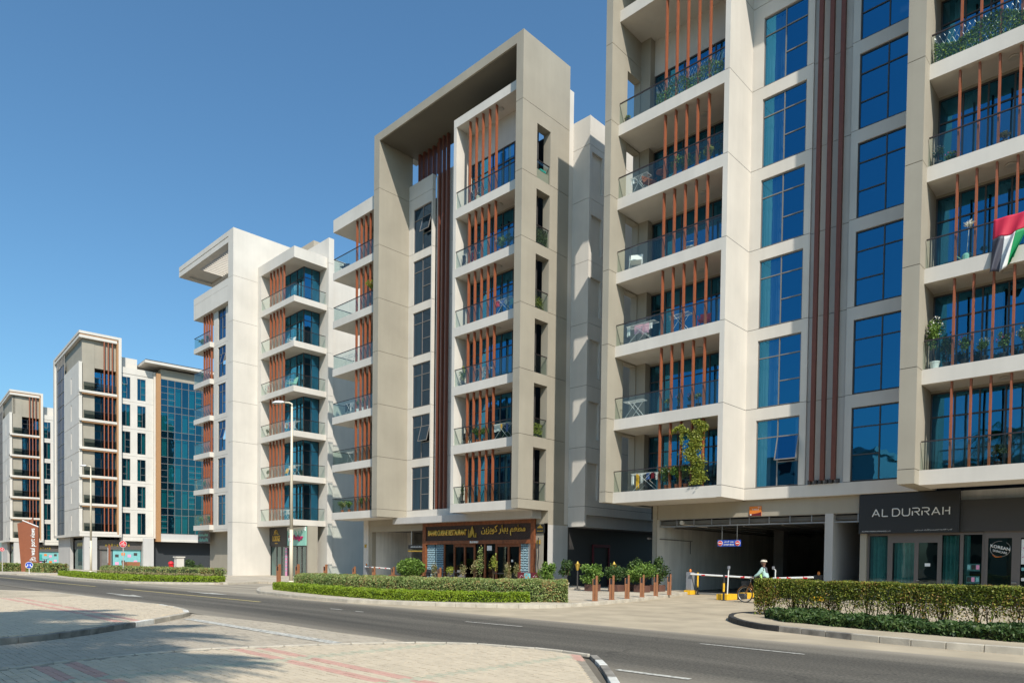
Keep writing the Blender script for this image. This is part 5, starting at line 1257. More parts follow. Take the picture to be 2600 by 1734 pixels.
rack('rack with dark and white clothes at the fifth balcony left end, '+BN, -34.0, 30.9, T[4], 1.2, (('cloth_black', .3, .6), ('cloth_white', .3, .5), ('cloth_red', .15, .6)))
rack('clothes rail with a towel on the top balcony, '+BN, -33.4, 30.9, T[5], 1.2, (('cloth_black', .25, .6), ('cloth_white', .2, .5)))
shrub('round cream pot at the middle of the top balcony, '+BN, (-32.9, 30.5, T[5]), .3, .12, 'leaf_sand', 40, .05, pot='cream_metal', pr=.15, ph=.28)
# side openings
screen_plants('ivy filling the side opening of the fifth floor, middle tower', XR1-.2, XR1-.1, T[4], 10, 'leaf_mid', wire=False)
for k, (zi, n, m, lb, h) in enumerate(((4, 1500, 'leaf_dark', 'dense ivy screen behind the side glass two floors under the roof frame', 1.05), (3, 420, 'leaf_yellow', 'small yellow flowering bush in the side opening, third from the top', .8), (1, 800, 'leaf_yellow', 'bright green bush in the side opening above the lowest one', .85))):
    r = thing('side_plants', lb + ', middle tower', 'plants', (XR1-.3, 31.5, T[zi]))
    leaves('foliage', np.column_stack([XR1-.2+rng.normal(size=n)*.05, 31.05+rng.random(n)*(1.1 if k == 0 else .9), T[zi]+rng.random(n)**(.9 if k == 0 else 1.3)*h]), .06, m, r, asp=1.3)
    part('pot', MB().box(XR1-.4, XR1-.12, 31.1, 31.9, T[zi], T[zi]+.18), 'black_plastic', r)
r = thing('storage_box', 'slatted tan box with a green lid in the top side opening, middle tower', 'box', (XR1-.25, 31.6, T[5]))
part('box', MB().box(XR1-.4, XR1-.1, 31.0, 32.15, T[5], T[5]+.6), 'roof_tan', r); part('lid', MB().box(XR1-.42, XR1-.08, 31.4, 31.9, T[5]+.6, T[5]+.72), 'leaf_green_plastic' if 'leaf_green_plastic' in M else 'teal_box', r)
bpy.data.objects.remove([o for o in COL.objects if o.name.startswith('trellis_plants') and 'fifth floor' in o.get('label', '')][0].children[0]); bpy.data.objects.remove([o for o in COL.objects if o.name.startswith('trellis_plants') and 'fifth floor' in o.get('label', '')][0])
# middle tower, left balconies
LB = 'balconies left of the taupe frame'
for k in range(4): shrub(('first', 'second', 'third', 'fourth')[k]+' white pot from the left, thin vine, third floor, '+LB, (-46.6+k*.75, 30.6, T[2]), .9, .12, 'leaf_mid', 110, .05, pot='sign_white', pr=.16, ph=.3)
rack('black garment on a rack, left of third floor, '+LB, -48.0, 30.9, T[2], 1.2, (('cloth_black', .7, .6), ('cloth_white', .2, .6)))
rack('empty white rack on the second floor, '+LB, -47.8, 30.9, T[1], 1.2)
rack('wide empty white rack on the fourth floor, '+LB, -48.3, 30.9, T[3], 1.7)
chair('black chair at the left edge of the top floor, '+LB, -49.0, 30.8, T[5], m='black_plastic', rot=.5)
shrub('palm like plant hanging over the fifth floor rail, '+LB, (-44.2, 30.1, T[4]+1.1), .7, .45, 'leaf_yellow', 260, .05, pot=None, shape='spiky')
for k, (x, h, m) in enumerate(((-48.9, .9, 'leaf_pale'), (-47.9, .75, 'leaf_mid'), (-46.0, 1.0, 'leaf_mid'), (-44.4, 1.05, 'leaf_dark'))):
    shrub(('pale thin', 'low dense', 'tall airy', 'dark upright')[k]+' potted bush on the lowest floor, '+LB, (x, 30.7, T[0]), h, .42, m, 500, .06)
# white tower
rack('rack crowded with cream and red washing, third corner balcony up, white tower', -59.9, 32.1, tb[2], 2.3, (('cloth_white', .4, .5), ('cloth_yellow', .2, .5), ('cloth_red', .4, .5), ('cloth_white', .4, .7), ('cloth_red', .2, .5), ('cloth_white', .2, .7)))
rack('rack with white towels on the second corner balcony up, white tower', -59.3, 32.1, tb[1], 1.5, (('cloth_white', .6, .35), ('cloth_white', .4, .3)))
chair('yellow and white garden chair on the second corner balcony up, white tower', -61.3, 32.1, tb[1], fabric='cloth_yellow')
rack('white towels on a rack behind the lamp post, lowest corner balcony, white tower', -60.4, 32.0, tb[0], 2.0, (('cloth_white', .7, .5), ('cloth_white', .6, .45)))
chair('pale green folded chair on the fourth corner balcony up, white tower', -60.4, 32.3, tb[3], fabric='mint', s=1.4)
chair('low white chair on the fifth corner balcony up, white tower', -60.3, 32.2, tb[4], fabric='cloth_white')
rack('hanging dark red garment at the left of the fourth corner balcony up, white tower', -64.0, 32.0, tb[3], 1.2, (('cloth_white', .2, .5), ('cloth_red', .2, .7), ('cloth_white', .1, .6)))
for k, (x, zi, lb) in enumerate(((-64.4, 2, 'third'), (-64.3, 1, 'second'))): shrub('small dark potted plant in the left corner of the '+lb+' corner balcony up, white tower', (x, 32.0, tb[zi]), .8, .2, 'leaf_dark', 160, .07)
for k, (zi, x, lb, f) in enumerate(((0, -74.2, 'lowest', None), (0, -71.8, 'lowest', 'flower_pink'), (1, -73.0, 'second', None), (4, -73.4, 'fifth', None), (5, -74.0, 'top', None), (5, -72.2, 'top', None))):
    shrub(('yellow green', 'pink flowering', 'tall airy', 'brownish', 'broad leaved', 'dark small')[k]+' potted plant, '+lb+' side balcony at the left of the white tower', (x, 29.5, tl[zi]), .8, .35, 'leaf_mid', 260, .08, flowers=f)

# ------------------------------------------------------------------ signs, lamps, bollards
def lamp_post(label, x, y, h):
    z = g(x)+.12; r = thing('street_lamp', label, 'street lamp', (x, y, z), group='tall cream street lamps')
    part('pole', MB().tube([(x, y, z), (x, y, z+h*.3)], .125, 14, .115).tube([(x, y, z+h*.3), (x, y, z+h-.15)], .11, 14, .06), 'cream_metal', r, smooth=True)
    part('base_plate', MB().lathe([(0, 0), (.2, 0), (.2, .05), (.14, .14), (0, .14)], (x, y, z), 14), 'cream_metal', r)
    part('arm', MB().tube([(x, y, z+h-.2), (x, y, z+h+.02), (x-.15, y-.12, z+h+.1), (x-.5, y-.35, z+h+.12)], .055, 8), 'cream_metal', r, smooth=True)
    mb = MB(); mb.grid(lambda u, v: (x-.35-1.05*u*.8+0*v, y-.25-.62*u*.8+.24*math.cos(v*math.pi)*math.sin(max(.12, u)*math.pi)**.5, z+h+.1+.17*math.sin(v*math.pi)*math.sin(max(.12, min(.95, u))*math.pi)**.6), 10, 8)
    part('lamp_head', mb, 'white_metal', r, smooth=True); part('lamp_lens', MB().prism([(x-.5, y-.5), (x-1.05, y-.82), (x-1.15, y-.62), (x-.6, y-.3)], z+h+.06, z+h+.10), 'light_lens', r)
    part('number_plate', MB().box(x-.13, x+.13, y-.135, y-.125, z+2.75, z+2.95), 'sign_white', r); lettering('number_print', '14', r, (x-.07, y-.14, z+2.79), .14, .12, 'sign_black', 0)
    return r
lamp_post('tall cream street lamp in front of the two shops of the white tower', -41.99, 22.52, 11.7)
lamp_post('tall cream street lamp before the second tower from the left', -89.48, 23.21, 12.0)
def oct_sign(label, x, y, h, r_=.36):
    z = g(x)+.1; r = thing('stop_sign', label, 'stop sign', (x, y, z), group='octagonal stop signs')
    part('pole', MB().tube([(x, y+.05, z), (x, y+.05, z+h-.05)], .038, 8), 'grey_paint', r)
    zc_ = z+h-r_
    def oc(rr): return [(x+rr*math.cos(R(22.5+45*i)), zc_+rr*math.sin(R(22.5+45*i))) for i in range(8)]
    def plate(rr, y0, y1):
        mb = MB(); a = oc(rr); mb.v = [(p, y1, q) for p, q in a]+[(p, y0, q) for p, q in a]; mb.f = [tuple(range(8))[::-1], tuple(range(8, 16))]+[(i, (i+1) % 8, 8+(i+1) % 8, 8+i) for i in range(8)]; return mb
    part('rim', plate(r_, y-.012, y+.012), 'sign_white', r); part('face', plate(r_*.93, y-.016, y-.013), 'sign_red', r)
    lettering('sign_text', 'STOP', r, (x-.62*r_, y-.03, zc_-.5*r_), 1.24*r_, .46*r_, 'sign_white', .004, bold=.02); lettering('sign_text', arabic('قف'), r, (x-.35*r_, y-.03, zc_+.12*r_), .7*r_, .5*r_, 'sign_white', .004, bold=.03)
    s = r; s.rotation_euler = (0, 0, R(35)) ; return r
def spin(root, deg):
    """turn a world-built thing about its own foot"""
    root.rotation_euler = (0, 0, R(deg))
s1 = oct_sign('red octagonal stop sign in the low lime hedge before the white tower', -64.74, 19.21, 3.1, .30); spin(s1, 55)
s2 = oct_sign('small red stop sign at the far left edge, left of the brown pylon', -95.04, 15.85, 2.75, .24); spin(s2, 62)
bs = thing('road_sign', 'round blue sign with white arrows in front of the brown pylon', 'road sign', (-81.41, 15.74, g(-81)))
x, y, z = -81.41, 15.74, g(-81)
part('pole', MB().tube([(x, y+.03, z), (x, y+.03, z+.7)], .03, 8), 'sign_white', bs)
mb = MB(); mb.tube([(x, y-.01, z+.95), (x, y+.02, z+.95)], .33, 24); part('rim', mb, 'sign_white', bs); mb = MB(); mb.tube([(x, y-.02, z+.95), (x, y-.012, z+.95)], .30, 24); part('face', mb, 'sign_blue', bs)
mb = MB()
for s_ in (-1, 1): mb.box(x+s_*.1-.03, x+s_*.1+.03, y-.03, y-.021, z+.85, z+1.05); mb.tube([(x+s_*.1, y-.025, z+.88), (x+s_*.26, y-.025, z+.78)], .03, 5); mb.tube([(x+s_*.26, y-.025, z+.72), (x+s_*.26, y-.025, z+.88)], .025, 5)
part('arrows', mb, 'sign_white', bs); spin(bs, 62)
# brown pylon sign (local frame, faces the road diagonally)
py = thing('pylon_sign', 'tall brown pylon sign with white vertical letters', 'sign', (-94.5, 18.2, g(-94)), R(58), local=True)
def slab_poly(pts, y0, y1, m, nm):
    mb = MB(); n = len(pts); mb.v = [(p, y0, q) for p, q in pts]+[(p, y1, q) for p, q in pts]
    mb.f = [tuple(range(n)), tuple(range(n, 2*n))[::-1]]+[((i+1) % n, i, n+i, n+(i+1) % n) for i in range(n)]; return part(nm, mb, m, py)
slab_poly([(-.75, 0), (.1, 0), (.05, 6.0), (-1.15, 5.6)], .15, .35, 'pylon_brown', 'rear_fin')
slab_poly([(-.3, 0), (1.1, 0), (1.05, 5.2), (-.55, 5.9)], -.15, .12, 'pylon_brown', 'front_panel')
slab_poly([(-.55, 5.92), (1.05, 5.22), (1.05, 5.3), (-.55, 6.0)], -.15, .12, 'sign_white', 'top_edge')
slab_poly([(-.1, 5.6), (.35, 6.4), (.35, 5.4)], .36, .5, 'pylon_brown', 'rear_tip')
tx = lettering('sign_text', 'wasl port views', py, (0, 0, 0), 3.1, .62, 'sign_white', .02, bold=.02)
tx.location = (.88, -.18, 1.95); tx.rotation_euler = (0, R(-90), 0)
mb = MB()
for (cx, cz, r1) in ((.58, 1.62, .2), (.58, 1.62, .11), (.36, 1.46, .12)):
    for i in range(18):
        a0, a1 = i*2*math.pi/18, (i+1)*2*math.pi/18; mb.tube([(cx+r1*math.cos(a0), -.18, cz+r1*math.sin(a0)), (cx+r1*math.cos(a1), -.18, cz+r1*math.sin(a1))], .025, 4)
mb.tube([(.72, -.18, 1.5), (.86, -.18, 1.25), (.6, -.18, 1.3)], .03, 4); part('logo', mb, 'sign_white', py)
# bollards
def bollard_mesh():
    mb = MB(); w_ = .085; mb.box(-w_, w_, -w_, w_, 0, .62); mb.box(-w_, -w_+.03, -w_, w_, .62, .86); mb.box(w_-.045, w_, -w_, w_, .62, .98); mb.box(-w_*1.25, w_*1.25, -w_*1.25, w_*1.25, 0, .02); return mb
bp0 = [(-16.15, 21.36), (-16.27, 22.62), (-16.40, 23.88), (-16.74, 25.51), (-16.98, 26.99), (-17.21, 28.52)]
lbB = ['nearest brown slotted bollard, beside the rounded end of the pale hedge', 'brown bollard, second from the pale hedge end', 'brown bollard, third from the pale hedge end', 'brown bollard, fourth from the pale hedge end', 'brown bollard before the grey wall corner, fifth from the hedge', 'brown bollard beside the keypad on the parking wall']
first = None
def bollard(x, y, label, grp, sc=1.0, rot=0):
    global first
    z = g(x)+.12
    if first is None:
        first = thing('bollard', label, 'bollard', (x, y, z), R(20), group=grp, local=True)
        mb = bollard_mesh(); o = part('post', mb, 'bollard_brown', first, bevel=.006)
        part('slot', MB().box(-.06, .045, -.08, .08, .625, .84), 'black_plastic', first); part('groove', MB().box(.02, .028, -.098, -.094, 0, .62), 'black_plastic', first)
        return first
    c = copy_tree(first, loc=(x, y, z), rot=R(20+rot), label=label); c['group'] = grp; c.scale = (sc, sc, sc); return c
for (x, y), lb in zip(bp0, lbB): bollard(x, y, lb, 'brown bollards by the parking entrance')
for i, ((x, y), lb) in enumerate((((-43.66, 22.51), 'brown bollard left of the tall lamp post by the shops'), ((-44.4, 24.3), 'brown bollard just right of the tall lamp post by the shops'), ((-43.9, 26.2), 'brown bollard at the left end of the pale hedge'))): bollard(x, y, lb, 'brown bollards by the shops', 1.25)
for i, (x, y) in enumerate(((-43.3, 28.2), (-42.4, 29.3), (-41.0, 30.0), (-39.9, 30.6), (-38.8, 31.0), (-36.0, 30.2))):
    bollard(x, y, ('brown bollard top in front of the white shop pier', 'brown bollard in the sunlit patch left of the dark doorway', 'brown bollard just left of the dark doorway', 'brown bollard at the foot of the white wall by the garage', 'brown bollard under the boom of the restaurant garage', 'brown bollard before the parked white car')[i], 'brown bollards behind the pale hedge', 1.1)
# ------------------------------------------------------------------ parking gate
def boom(label, x, y, side, n):
    r = thing('parking_barrier', label, 'barrier', (x, y, 0), group='parking barriers')
    part('base', MB().box(x-.19, x+.19, y-.3, y+.3, 0, .22), 'yellow_paint', r, bevel=.01)
    part('cabinet', MB().box(x-.17, x+.17, y-.15, y+.15, .22, 1.16), 'grey_plastic', r, bevel=.02)
    part('warning_light', MB().lathe([(0, 0), (.06, 0), (.06, .1), (.03, .16), (0, .16)], (x, y, 1.16), 10), 'sign_orange', r)
    L = 3.5 if side > 0 else 2.0
    part('boom_arm', MB().tube([(x+side*.15, y-.22, 1.06), (x+side*L, y-.22, .96)], .045, 6), 'sign_white', r)
    mb = MB()
    for t in (.25, .62, .85): mb.tube([(x+side*L*t-.1, y-.222, 1.06-.1*t), (x+side*L*t+.1, y-.222, 1.055-.1*t)], .047, 6)
    part('reflector', mb, 'sign_red', r); return r
boom('white boom barrier with grey cabinet on the left of the parking entrance', -18.2, 32.2, 1, 0)
b2 = boom('dark cabinet boom barrier behind the hedge on the right of the parking entrance', -11.6, 31.9, -1, 0)
for c in b2.children:
    if c.name.startswith('cabinet'): c.data.materials[0] = M['black_plastic']
isl = thing('traffic_island', 'yellow and black kerb block in the middle of the parking entrance', 'kerb block', (-14.5, 30, 0))
for i in range(4): part('block', MB().box(-14.85, -14.32, 28.6+i*1.0, 29.57+i*1.0, 0, .26), 'yellow_paint' if i % 2 == 0 else 'black_plastic', isl, bevel=.015)
def post(label, x, y, cols, h=1.15, r_=.045, name='guard_post', cat='post', group=None):
    r = thing(name, label, cat, (x, y, 0), group=group); n = len(cols)
    for i, c in enumerate(cols): part('band', MB().tube([(x, y, h*i/n), (x, y, h*(i+1)/n)], r_, 10), c, r)
    part('foot', MB().lathe([(0, 0), (.1, 0), (.1, .02), (0, .02)], (x, y, 0), 10), 'black_plastic', r); return r
post('black and yellow guard post at the front of the yellow kerb block', -14.42, 28.45, ['black_plastic', 'yellow_paint', 'black_plastic'])
post('yellow bent guard post beside the left barrier cabinet', -17.85, 32.35, ['black_plastic', 'yellow_paint', 'yellow_paint'])
for lb, x, y, d in (('slim white card reader pole on the yellow kerb block', -14.5, 28.95, 1), ('thin reader pole behind the cyclist, right side of the parking entrance', -13.66, 32.0, -1)):
    r = thing('card_reader', lb, 'card reader', (x, y, .2)); part('pole', MB().tube([(x, y, .2), (x+.04, y, 1.35), (x+.09*d, y, 1.42)], .028, 8), 'white_metal', r); part('reader', MB().box(x+.06*d-.05, x+.06*d+.05, y-.06, y+.03, 1.38, 1.52), 'grey_plastic', r, bevel=.01)
# hanging do-not-enter sign
hs = thing('hanging_sign', 'blue do not enter sign hanging in the parking entrance', 'sign', (-16.5, 33.0, 2.5))
part('panel', MB().box(-17.12, -15.86, 33.0, 33.03, 2.5, 2.83), 'sign_blue', hs)
part('rod', MB().tube([(-16.9, 33.04, 2.83), (-16.9, 33.04, 3.6)], .012, 5), 'steel', hs); part('rod', MB().tube([(-16.08, 33.04, 2.83), (-16.08, 33.04, 3.6)], .012, 5), 'steel', hs)
for x in (-16.97, -16.02):
    part('disc', MB().tube([(x, 32.985, 2.665), (x, 32.998, 2.665)], .14, 20), 'sign_white', hs); part('disc', MB().tube([(x, 32.975, 2.665), (x, 32.984, 2.665)], .12, 20), 'sign_red', hs); part('bar', MB().box(x-.085, x+.085, 32.968, 32.974, 2.64, 2.69), 'sign_white', hs)
lettering('sign_text', 'DO NOT ENTER', hs, (-16.78, 32.99, 2.54), .57, .09, 'sign_white', .004, bold=.02); lettering('sign_text', arabic('ممنوع الدخول'), hs, (-16.76, 32.99, 2.67), .53, .12, 'sign_white', .004, bold=.02)
og = thing('wall_sign', 'orange and maroon plate on the wall above the parking entrance', 'sign', (-15.06, 32.86, 4.0))
part('plate', MB().box(-15.37, -14.76, 32.85, 32.89, 4.0, 4.47), 'sign_orange', og)
mb = MB(); n = 12; 
for i in range(n):
    u0, u1 = i/n, (i+1)/n; h0 = .11+.05*math.sin(u0*3.0+.4); mb.box(-15.37+.61*u0, -15.37+.61*u1, 32.84, 32.849, 4.0, 4.0+.09+.1*u0**2)
part('wave', mb, 'maroon', og); lettering('sign_text', 'R1072-3', og, (-15.22, 32.84, 4.28), .34, .07, 'sign_white', .003, bold=.01)
strokes_row('sign_text', og, -14.95, -14.8, 32.85, 4.39, .03, 'sign_white', 5); part('icon', MB().box(-15.33, -15.25, 32.835, 32.84, 4.03, 4.09), 'sign_white', og)
ad = thing('shop_sign', 'large black sign board lettered AL DURRAH in silver', 'sign', (-8.3, 32.8, 3.03))
part('board', MB().box(-10.22, -6.4, 32.72, 32.88, 3.03, ZB-.03), 'sign_black', ad)
# strokes of the wide sans letters
def strokes(segs, x0, z0, w_, h_, th=.045):
    mb = MB()
    for (a, b, c, d) in segs: mb.tube([(x0+a*w_, 32.69, z0+b*h_), (x0+c*w_, 32.69, z0+d*h_)], th/2, 5)
    return mb
LET = {'A': [(0, 0, .5, 1), (.5, 1, 1, 0), (.3, .3, .72, .3)], 'L': [(0, 1, 0, 0), (0, 0, 1, 0)], 'D': [(0, 0, 0, 1), (0, 1, .7, 1), (.7, 1, 1, .7), (1, .7, 1, .3), (1, .3, .7, 0), (.7, 0, 0, 0)],
       'U': [(0, 1, 0, .2), (0, .2, .2, 0), (.2, 0, .8, 0), (.8, 0, 1, .2), (1, .2, 1, 1)], 'R': [(0, 0, 0, .6), (0, 1, .78, 1), (.78, 1, 1, .86), (1, .86, 1, .64), (1, .64, .8, .5), (.8, .5, .3, .5), (.55, .5, 1, 0)], 'H': [(0, 0, 0, 1), (1, 0, 1, 1), (.3, .5, 1, .5)]}
xx = -9.66
for ch, wd in (('A', .40), ('L', .30), (' ', .10), ('D', .38), ('U', .38), ('R', .36), ('R', .36), ('A', .40), ('H', .32)):
    if ch != ' ': part('letter', strokes(LET[ch], xx, 3.76, wd*.72, .31), 'sign_white', ad)
    xx += wd+.0
lettering('sign_text', 'ALLAMAA FASHION DESIGNING L.L.C', ad, (-10.08, 32.71, 3.1), 1.15, .045, 'sign_white', 0)
lettering('sign_text', arabic('الدرة اللامعة لتصميم الأزياء ش.ذ.م.م'), ad, (-8.0, 32.71, 3.1), 1.35, .09, 'sign_white', 0)
ks = thing('door_emblem', 'round silver emblem reading KOREAN SKINCARE on the dark shop door', 'sign', (-5.05, 33.08, 2.3))
mb = MB()
for i in range(40):
    a0, a1 = i*2*math.pi/40, (i+1)*2*math.pi/40
    if 5 < i < 9: continue
    mb.tube([(-5.06+.33*math.cos(a0), 33.08, 2.35+.31*math.sin(a0)), (-5.06+.33*math.cos(a1), 33.08, 2.35+.31*math.sin(a1))], .012, 4)
part('ring', mb, 'steel', ks)
part('tip', MB().tube([(-5.3, 33.078, 2.12), (-5.2, 33.078, 2.02), (-5.0, 33.078, 2.05)], .018, 4), 'sign_orange', ks)
lettering('sign_text', 'KOREAN', ks, (-5.38, 33.06, 2.42), .64, .13, 'sign_white', .01, bold=.02, tilt=R(-14)); lettering('sign_text', 'SKINCARE', ks, (-5.3, 33.06, 2.25), .47, .09, 'sign_white', .01, bold=.01, tilt=R(-14))
# hanging dark sign by the restaurant
h2 = thing('hanging_sign', 'dark hanging sign with a golden tube below it, left of the restaurant', 'sign', (-41.7, 32.7, 2.4))
part('panel', MB().box(-42.75, -40.75, 32.7, 32.76, 2.44, 2.74), 'sign_grey', h2); part('tube', MB().tube([(-42.75, 32.7, 2.28), (-40.75, 32.7, 2.28)], .07, 8), 'gold', h2)
for x in (-42.4, -41.0): part('rod', MB().tube([(x, 32.73, 2.74), (x, 32.73, 3.85)], .025, 5), 'white_metal', h2)
strokes_row('sign_text', h2, -42.45, -41.0, 32.70, 2.55, .09, 'sign_white', 22)
b3 = boom('white boom across the garage left of the restaurant', -47.2, 31.9, 1, 0); b3.location.z = g(-47)+.1
lp = thing('wall_light', 'small square light on the white pier left of the garage', 'light', (-48.1, 32.4, 2.6)); part('housing', MB().box(-48.2, -48.02, 32.36, 32.45, 2.55, 2.82), 'gold', lp)
# patio things
zp = .12
for lb, x, y, h, r_, m in (('round leafy shrub at the left, beside the pale hedge end and grey wall', -25.0, 28.7, 1.35, .55, 'leaf_mid'), ('round shrub in a square planter behind the nearest bollards', -21.8, 28.6, 1.1, .72, 'leaf_mid'), ('leafy shrub in a planter, middle of the row before the dark passage', -20.8, 29.3, 1.2, .72, 'leaf_dark'), ('wide leafy shrub in a planter, right of the row before the dark passage', -19.5, 29.7, 1.25, .8, 'leaf_mid'), ('dark tall shrub behind the planter row', -20.7, 30.6, 1.55, .6, 'leaf_dark'), ('dark shrub touching the grey garage pier', -19.6, 31.3, 1.5, .6, 'leaf_dark')):
    shrub(lb, (x, y, zp), h, r_, m, 2200, .065, pot='planter_brown', pr=.3, ph=.34, boxpot=True, trunk=.04, name='planter_shrub', cat='planter')
shrub('dark bush right behind the round leafy shrub', (-24.1, 29.2, zp), 1.3, .4, 'leaf_dark', 800, .07, pot='cream_metal', pr=.2, ph=.35)
pw_ = thing('planter_shrub', 'wide bright green bush in a long brown trough left of the restaurant', 'planter', (-38.6, 29.6, g(-38)+.12))
part('trough', MB().box(-40.6, -37.4, 29.3, 29.9, g(-38)+.12, g(-38)+.6), 'bollard_brown', pw_)
n = 3500; d = rng.normal(size=(n, 3)); d /= np.linalg.norm(d, axis=1)[:, None]
leaves('foliage', np.array([-38.4, 29.6, g(-38)+1.15])+d*(rng.random(n)**.35)[:, None]*np.array([1.5, .6, .7]), .09, 'leaf_mid', pw_)
for lb, x, y, h, r_, m in (('yellow green thin bush before the second restaurant door', -34.3, 29.6, 1.1, .35, 'leaf_yellow'), ('orange tinted low bush at the middle of the restaurant patio', -33.3, 29.9, 1.0, .35, 'leaf_sand'), ('slender young tree before the restaurant doors', -31.4, 29.6, 1.9, .45, 'leaf_pale'), ('yellow leaved bush right of the slender young tree', -30.4, 29.8, 1.7, .4, 'leaf_yellow'), ('dry upright reeds in a pot by the right lattice', -29.3, 30.0, 1.3, .35, 'leaf_sand'), ('second dry reed pot, next to the maroon bench', -28.7, 30.2, 1.3, .3, 'leaf_sand'), ('brown grass clump behind the low bush', -32.7, 30.4, 1.3, .4, 'leaf_sand'), ('thin bush by the left lattice screen', -36.8, 30.4, 1.2, .4, 'leaf_sand')):
    shrub(lb, (x, y, g(x)+.12), h*random.uniform(.9, 1.15), r_*.8, m, int(260+240*random.random()), .06, pot='black_plastic', pr=.18, ph=.3, trunk=.35*random.random()+.1, name='patio_plant')
for i, (x, lb) in enumerate(((-38.0, 'leftmost'), (-36.6, 'second'), (-35.3, 'third'), (-31.0, 'rightmost'))): table(lb+' dark patio table before the restaurant glass', x, 31.0, g(x)+.12, 'black_plastic', .4, .74, 'dark patio tables')
for i, x in enumerate((-38.7, -37.4, -36.0, -34.8)): chair(('first', 'second', 'third', 'fourth')[i]+' dark patio chair from the left before the restaurant', x, 31.1, g(x)+.12, m='black_plastic', rot=.3*i, group='dark patio chairs')
bn = thing('bench', 'maroon carved wooden bench with a patterned cushion beside the restaurant', 'bench', (-27.6, 30.4, .1))
part('back_panel', MB().box(-28.6, -26.9, 30.1, 30.18, .15, .95), 'maroon', bn, bevel=.01); part('seat', MB().box(-28.6, -26.9, 30.18, 30.8, .4, .46), 'maroon', bn)
for x in (-28.55, -27.0): part('leg', MB().box(x, x+.08, 30.2, 30.8, .05, .4), 'maroon', bn)
mb = MB()
for cx in (-28.25, -27.2):
    for i in range(8): a = i*math.pi/4; mb.box(cx+.14*math.cos(a)-.025, cx+.14*math.cos(a)+.025, 30.085, 30.1, .62+.14*math.sin(a)-.025, .62+.14*math.sin(a)+.025)
part('carving', mb, 'cloth_pink', bn)
cu_ = thing('cushion', 'bright patterned cushion on the maroon bench', 'cushion', (-27.75, 30.05, .6)); part('pillow', MB().box(-27.98, -27.5, 29.98, 30.08, .42, .9), 'turquoise', cu_, bevel=.04)
mb = MB()
for i in range(5): mb.box(-27.95+(i % 3)*.15, -27.87+(i % 3)*.15, 29.97, 29.98, .5+(i//2)*.13, .57+(i//2)*.13)
part('print', mb, 'sign_orange', cu_)
for lb, x, y in (('dark metal torch lantern left of the passage door', -23.6, 29.6), ('dark metal torch lantern among the planters', -21.6, 30.2)):
    r = thing('torch_lantern', lb, 'lantern', (x, y, .12)); part('pole', MB().tube([(x, y, .12), (x, y, 1.15)], .04, 8), 'frame_dark', r); part('bowl', MB().lathe([(0, 0), (.06, 0), (.14, .3), (.16, .34), (.1, .36), (.02, .5), (0, .5)], (x, y, 1.15), 10), 'gold', r); part('foot', MB().lathe([(0, 0), (.2, 0), (.14, .05), (0, .05)], (x, y, .12), 10), 'frame_dark', r)
sc_ = thing('sculpture', 'two tall thin black metal figures against the wall right of the restaurant', 'sculpture', (-28.9, 32.2, .1))
for dx, hh in ((0, 2.7), (.2, 3.1)): part('figure', MB().tube([(-29.05+dx, 32.25, 0), (-29.0+dx, 32.2, .9), (-29.08+dx, 32.22, 1.4), (-29.0+dx, 32.2, 2.0), (-29.04+dx, 32.2, hh)], .035, 6), 'black_plastic', sc_)
wl = thing('wall_light', 'gold square wall lantern right of the restaurant sign', 'light', (-28.9, 32.3, 2.8)); part('housing', MB().box(-29.1, -28.85, 32.3, 32.42, 2.7, 2.95), 'gold', wl)
# hydrant and cream pillar in the far forecourt
x, y = -86.5, 31.8; z = g(x)+.12
pl = thing('pillar', 'short square cream pillar with a cap beyond the rounded hedge', 'pillar', (x, y, z)); part('shaft', MB().box(x-.42, x+.42, y-.42, y+.42, z, z+1.75), 'white_paint', pl); part('cap', MB().box(x-.52, x+.52, y-.52, y+.52, z+1.75, z+1.9), 'white_paint', pl)
x, y = -90.5, 32.3; hy = thing('fire_hydrant', 'red fire hydrant left of the short cream pillar', 'hydrant', (x, y, z))
part('body', MB().lathe([(0, 0), (.35, 0), (.3, .2), (.28, .9), (.36, .95), (.3, 1.15), (.1, 1.3), (0, 1.3)], (x, y, z), 12), 'sign_red', hy, smooth=True); part('outlet', MB().tube([(x-.45, y, z+.7), (x+.45, y, z+.7)], .14, 10), 'sign_red', hy)
shrub('small clipped box bush right of the short cream pillar', (-83.5, 32.5, g(-83)+.12), 1.5, .8, 'leaf_dark', 800, .1, pot=None, trunk=.1, name='clipped_bush', cat='bush')
shrub('clipped bush behind the short cream pillar', (-88.3, 33.5, g(-88)+.12), 1.6, .7, 'leaf_dark', 600, .1, pot=None, trunk=.1, name='clipped_bush', cat='bush')
bp_ = thing('planter_box', 'square brown planter box behind the near stop sign', 'planter', (-77, 23.5, g(-77)+.12)); part('box', MB().box(-77.9, -76.2, 23, 24.2, g(-77)+.12, g(-77)+1.35), 'bollard_brown', bp_)
ws = thing('info_post', 'narrow brown info post with white marks left of the near stop sign', 'sign', (-86, 24, g(-86))); part('post', MB().box(-86.15, -85.85, 24, 24.2, g(-86), g(-86)+3.2), 'pylon_brown', ws); part('print', MB().box(-86.05, -85.95, 23.97, 23.99, g(-86)+1.2, g(-86)+2.9), 'sign_white', ws)
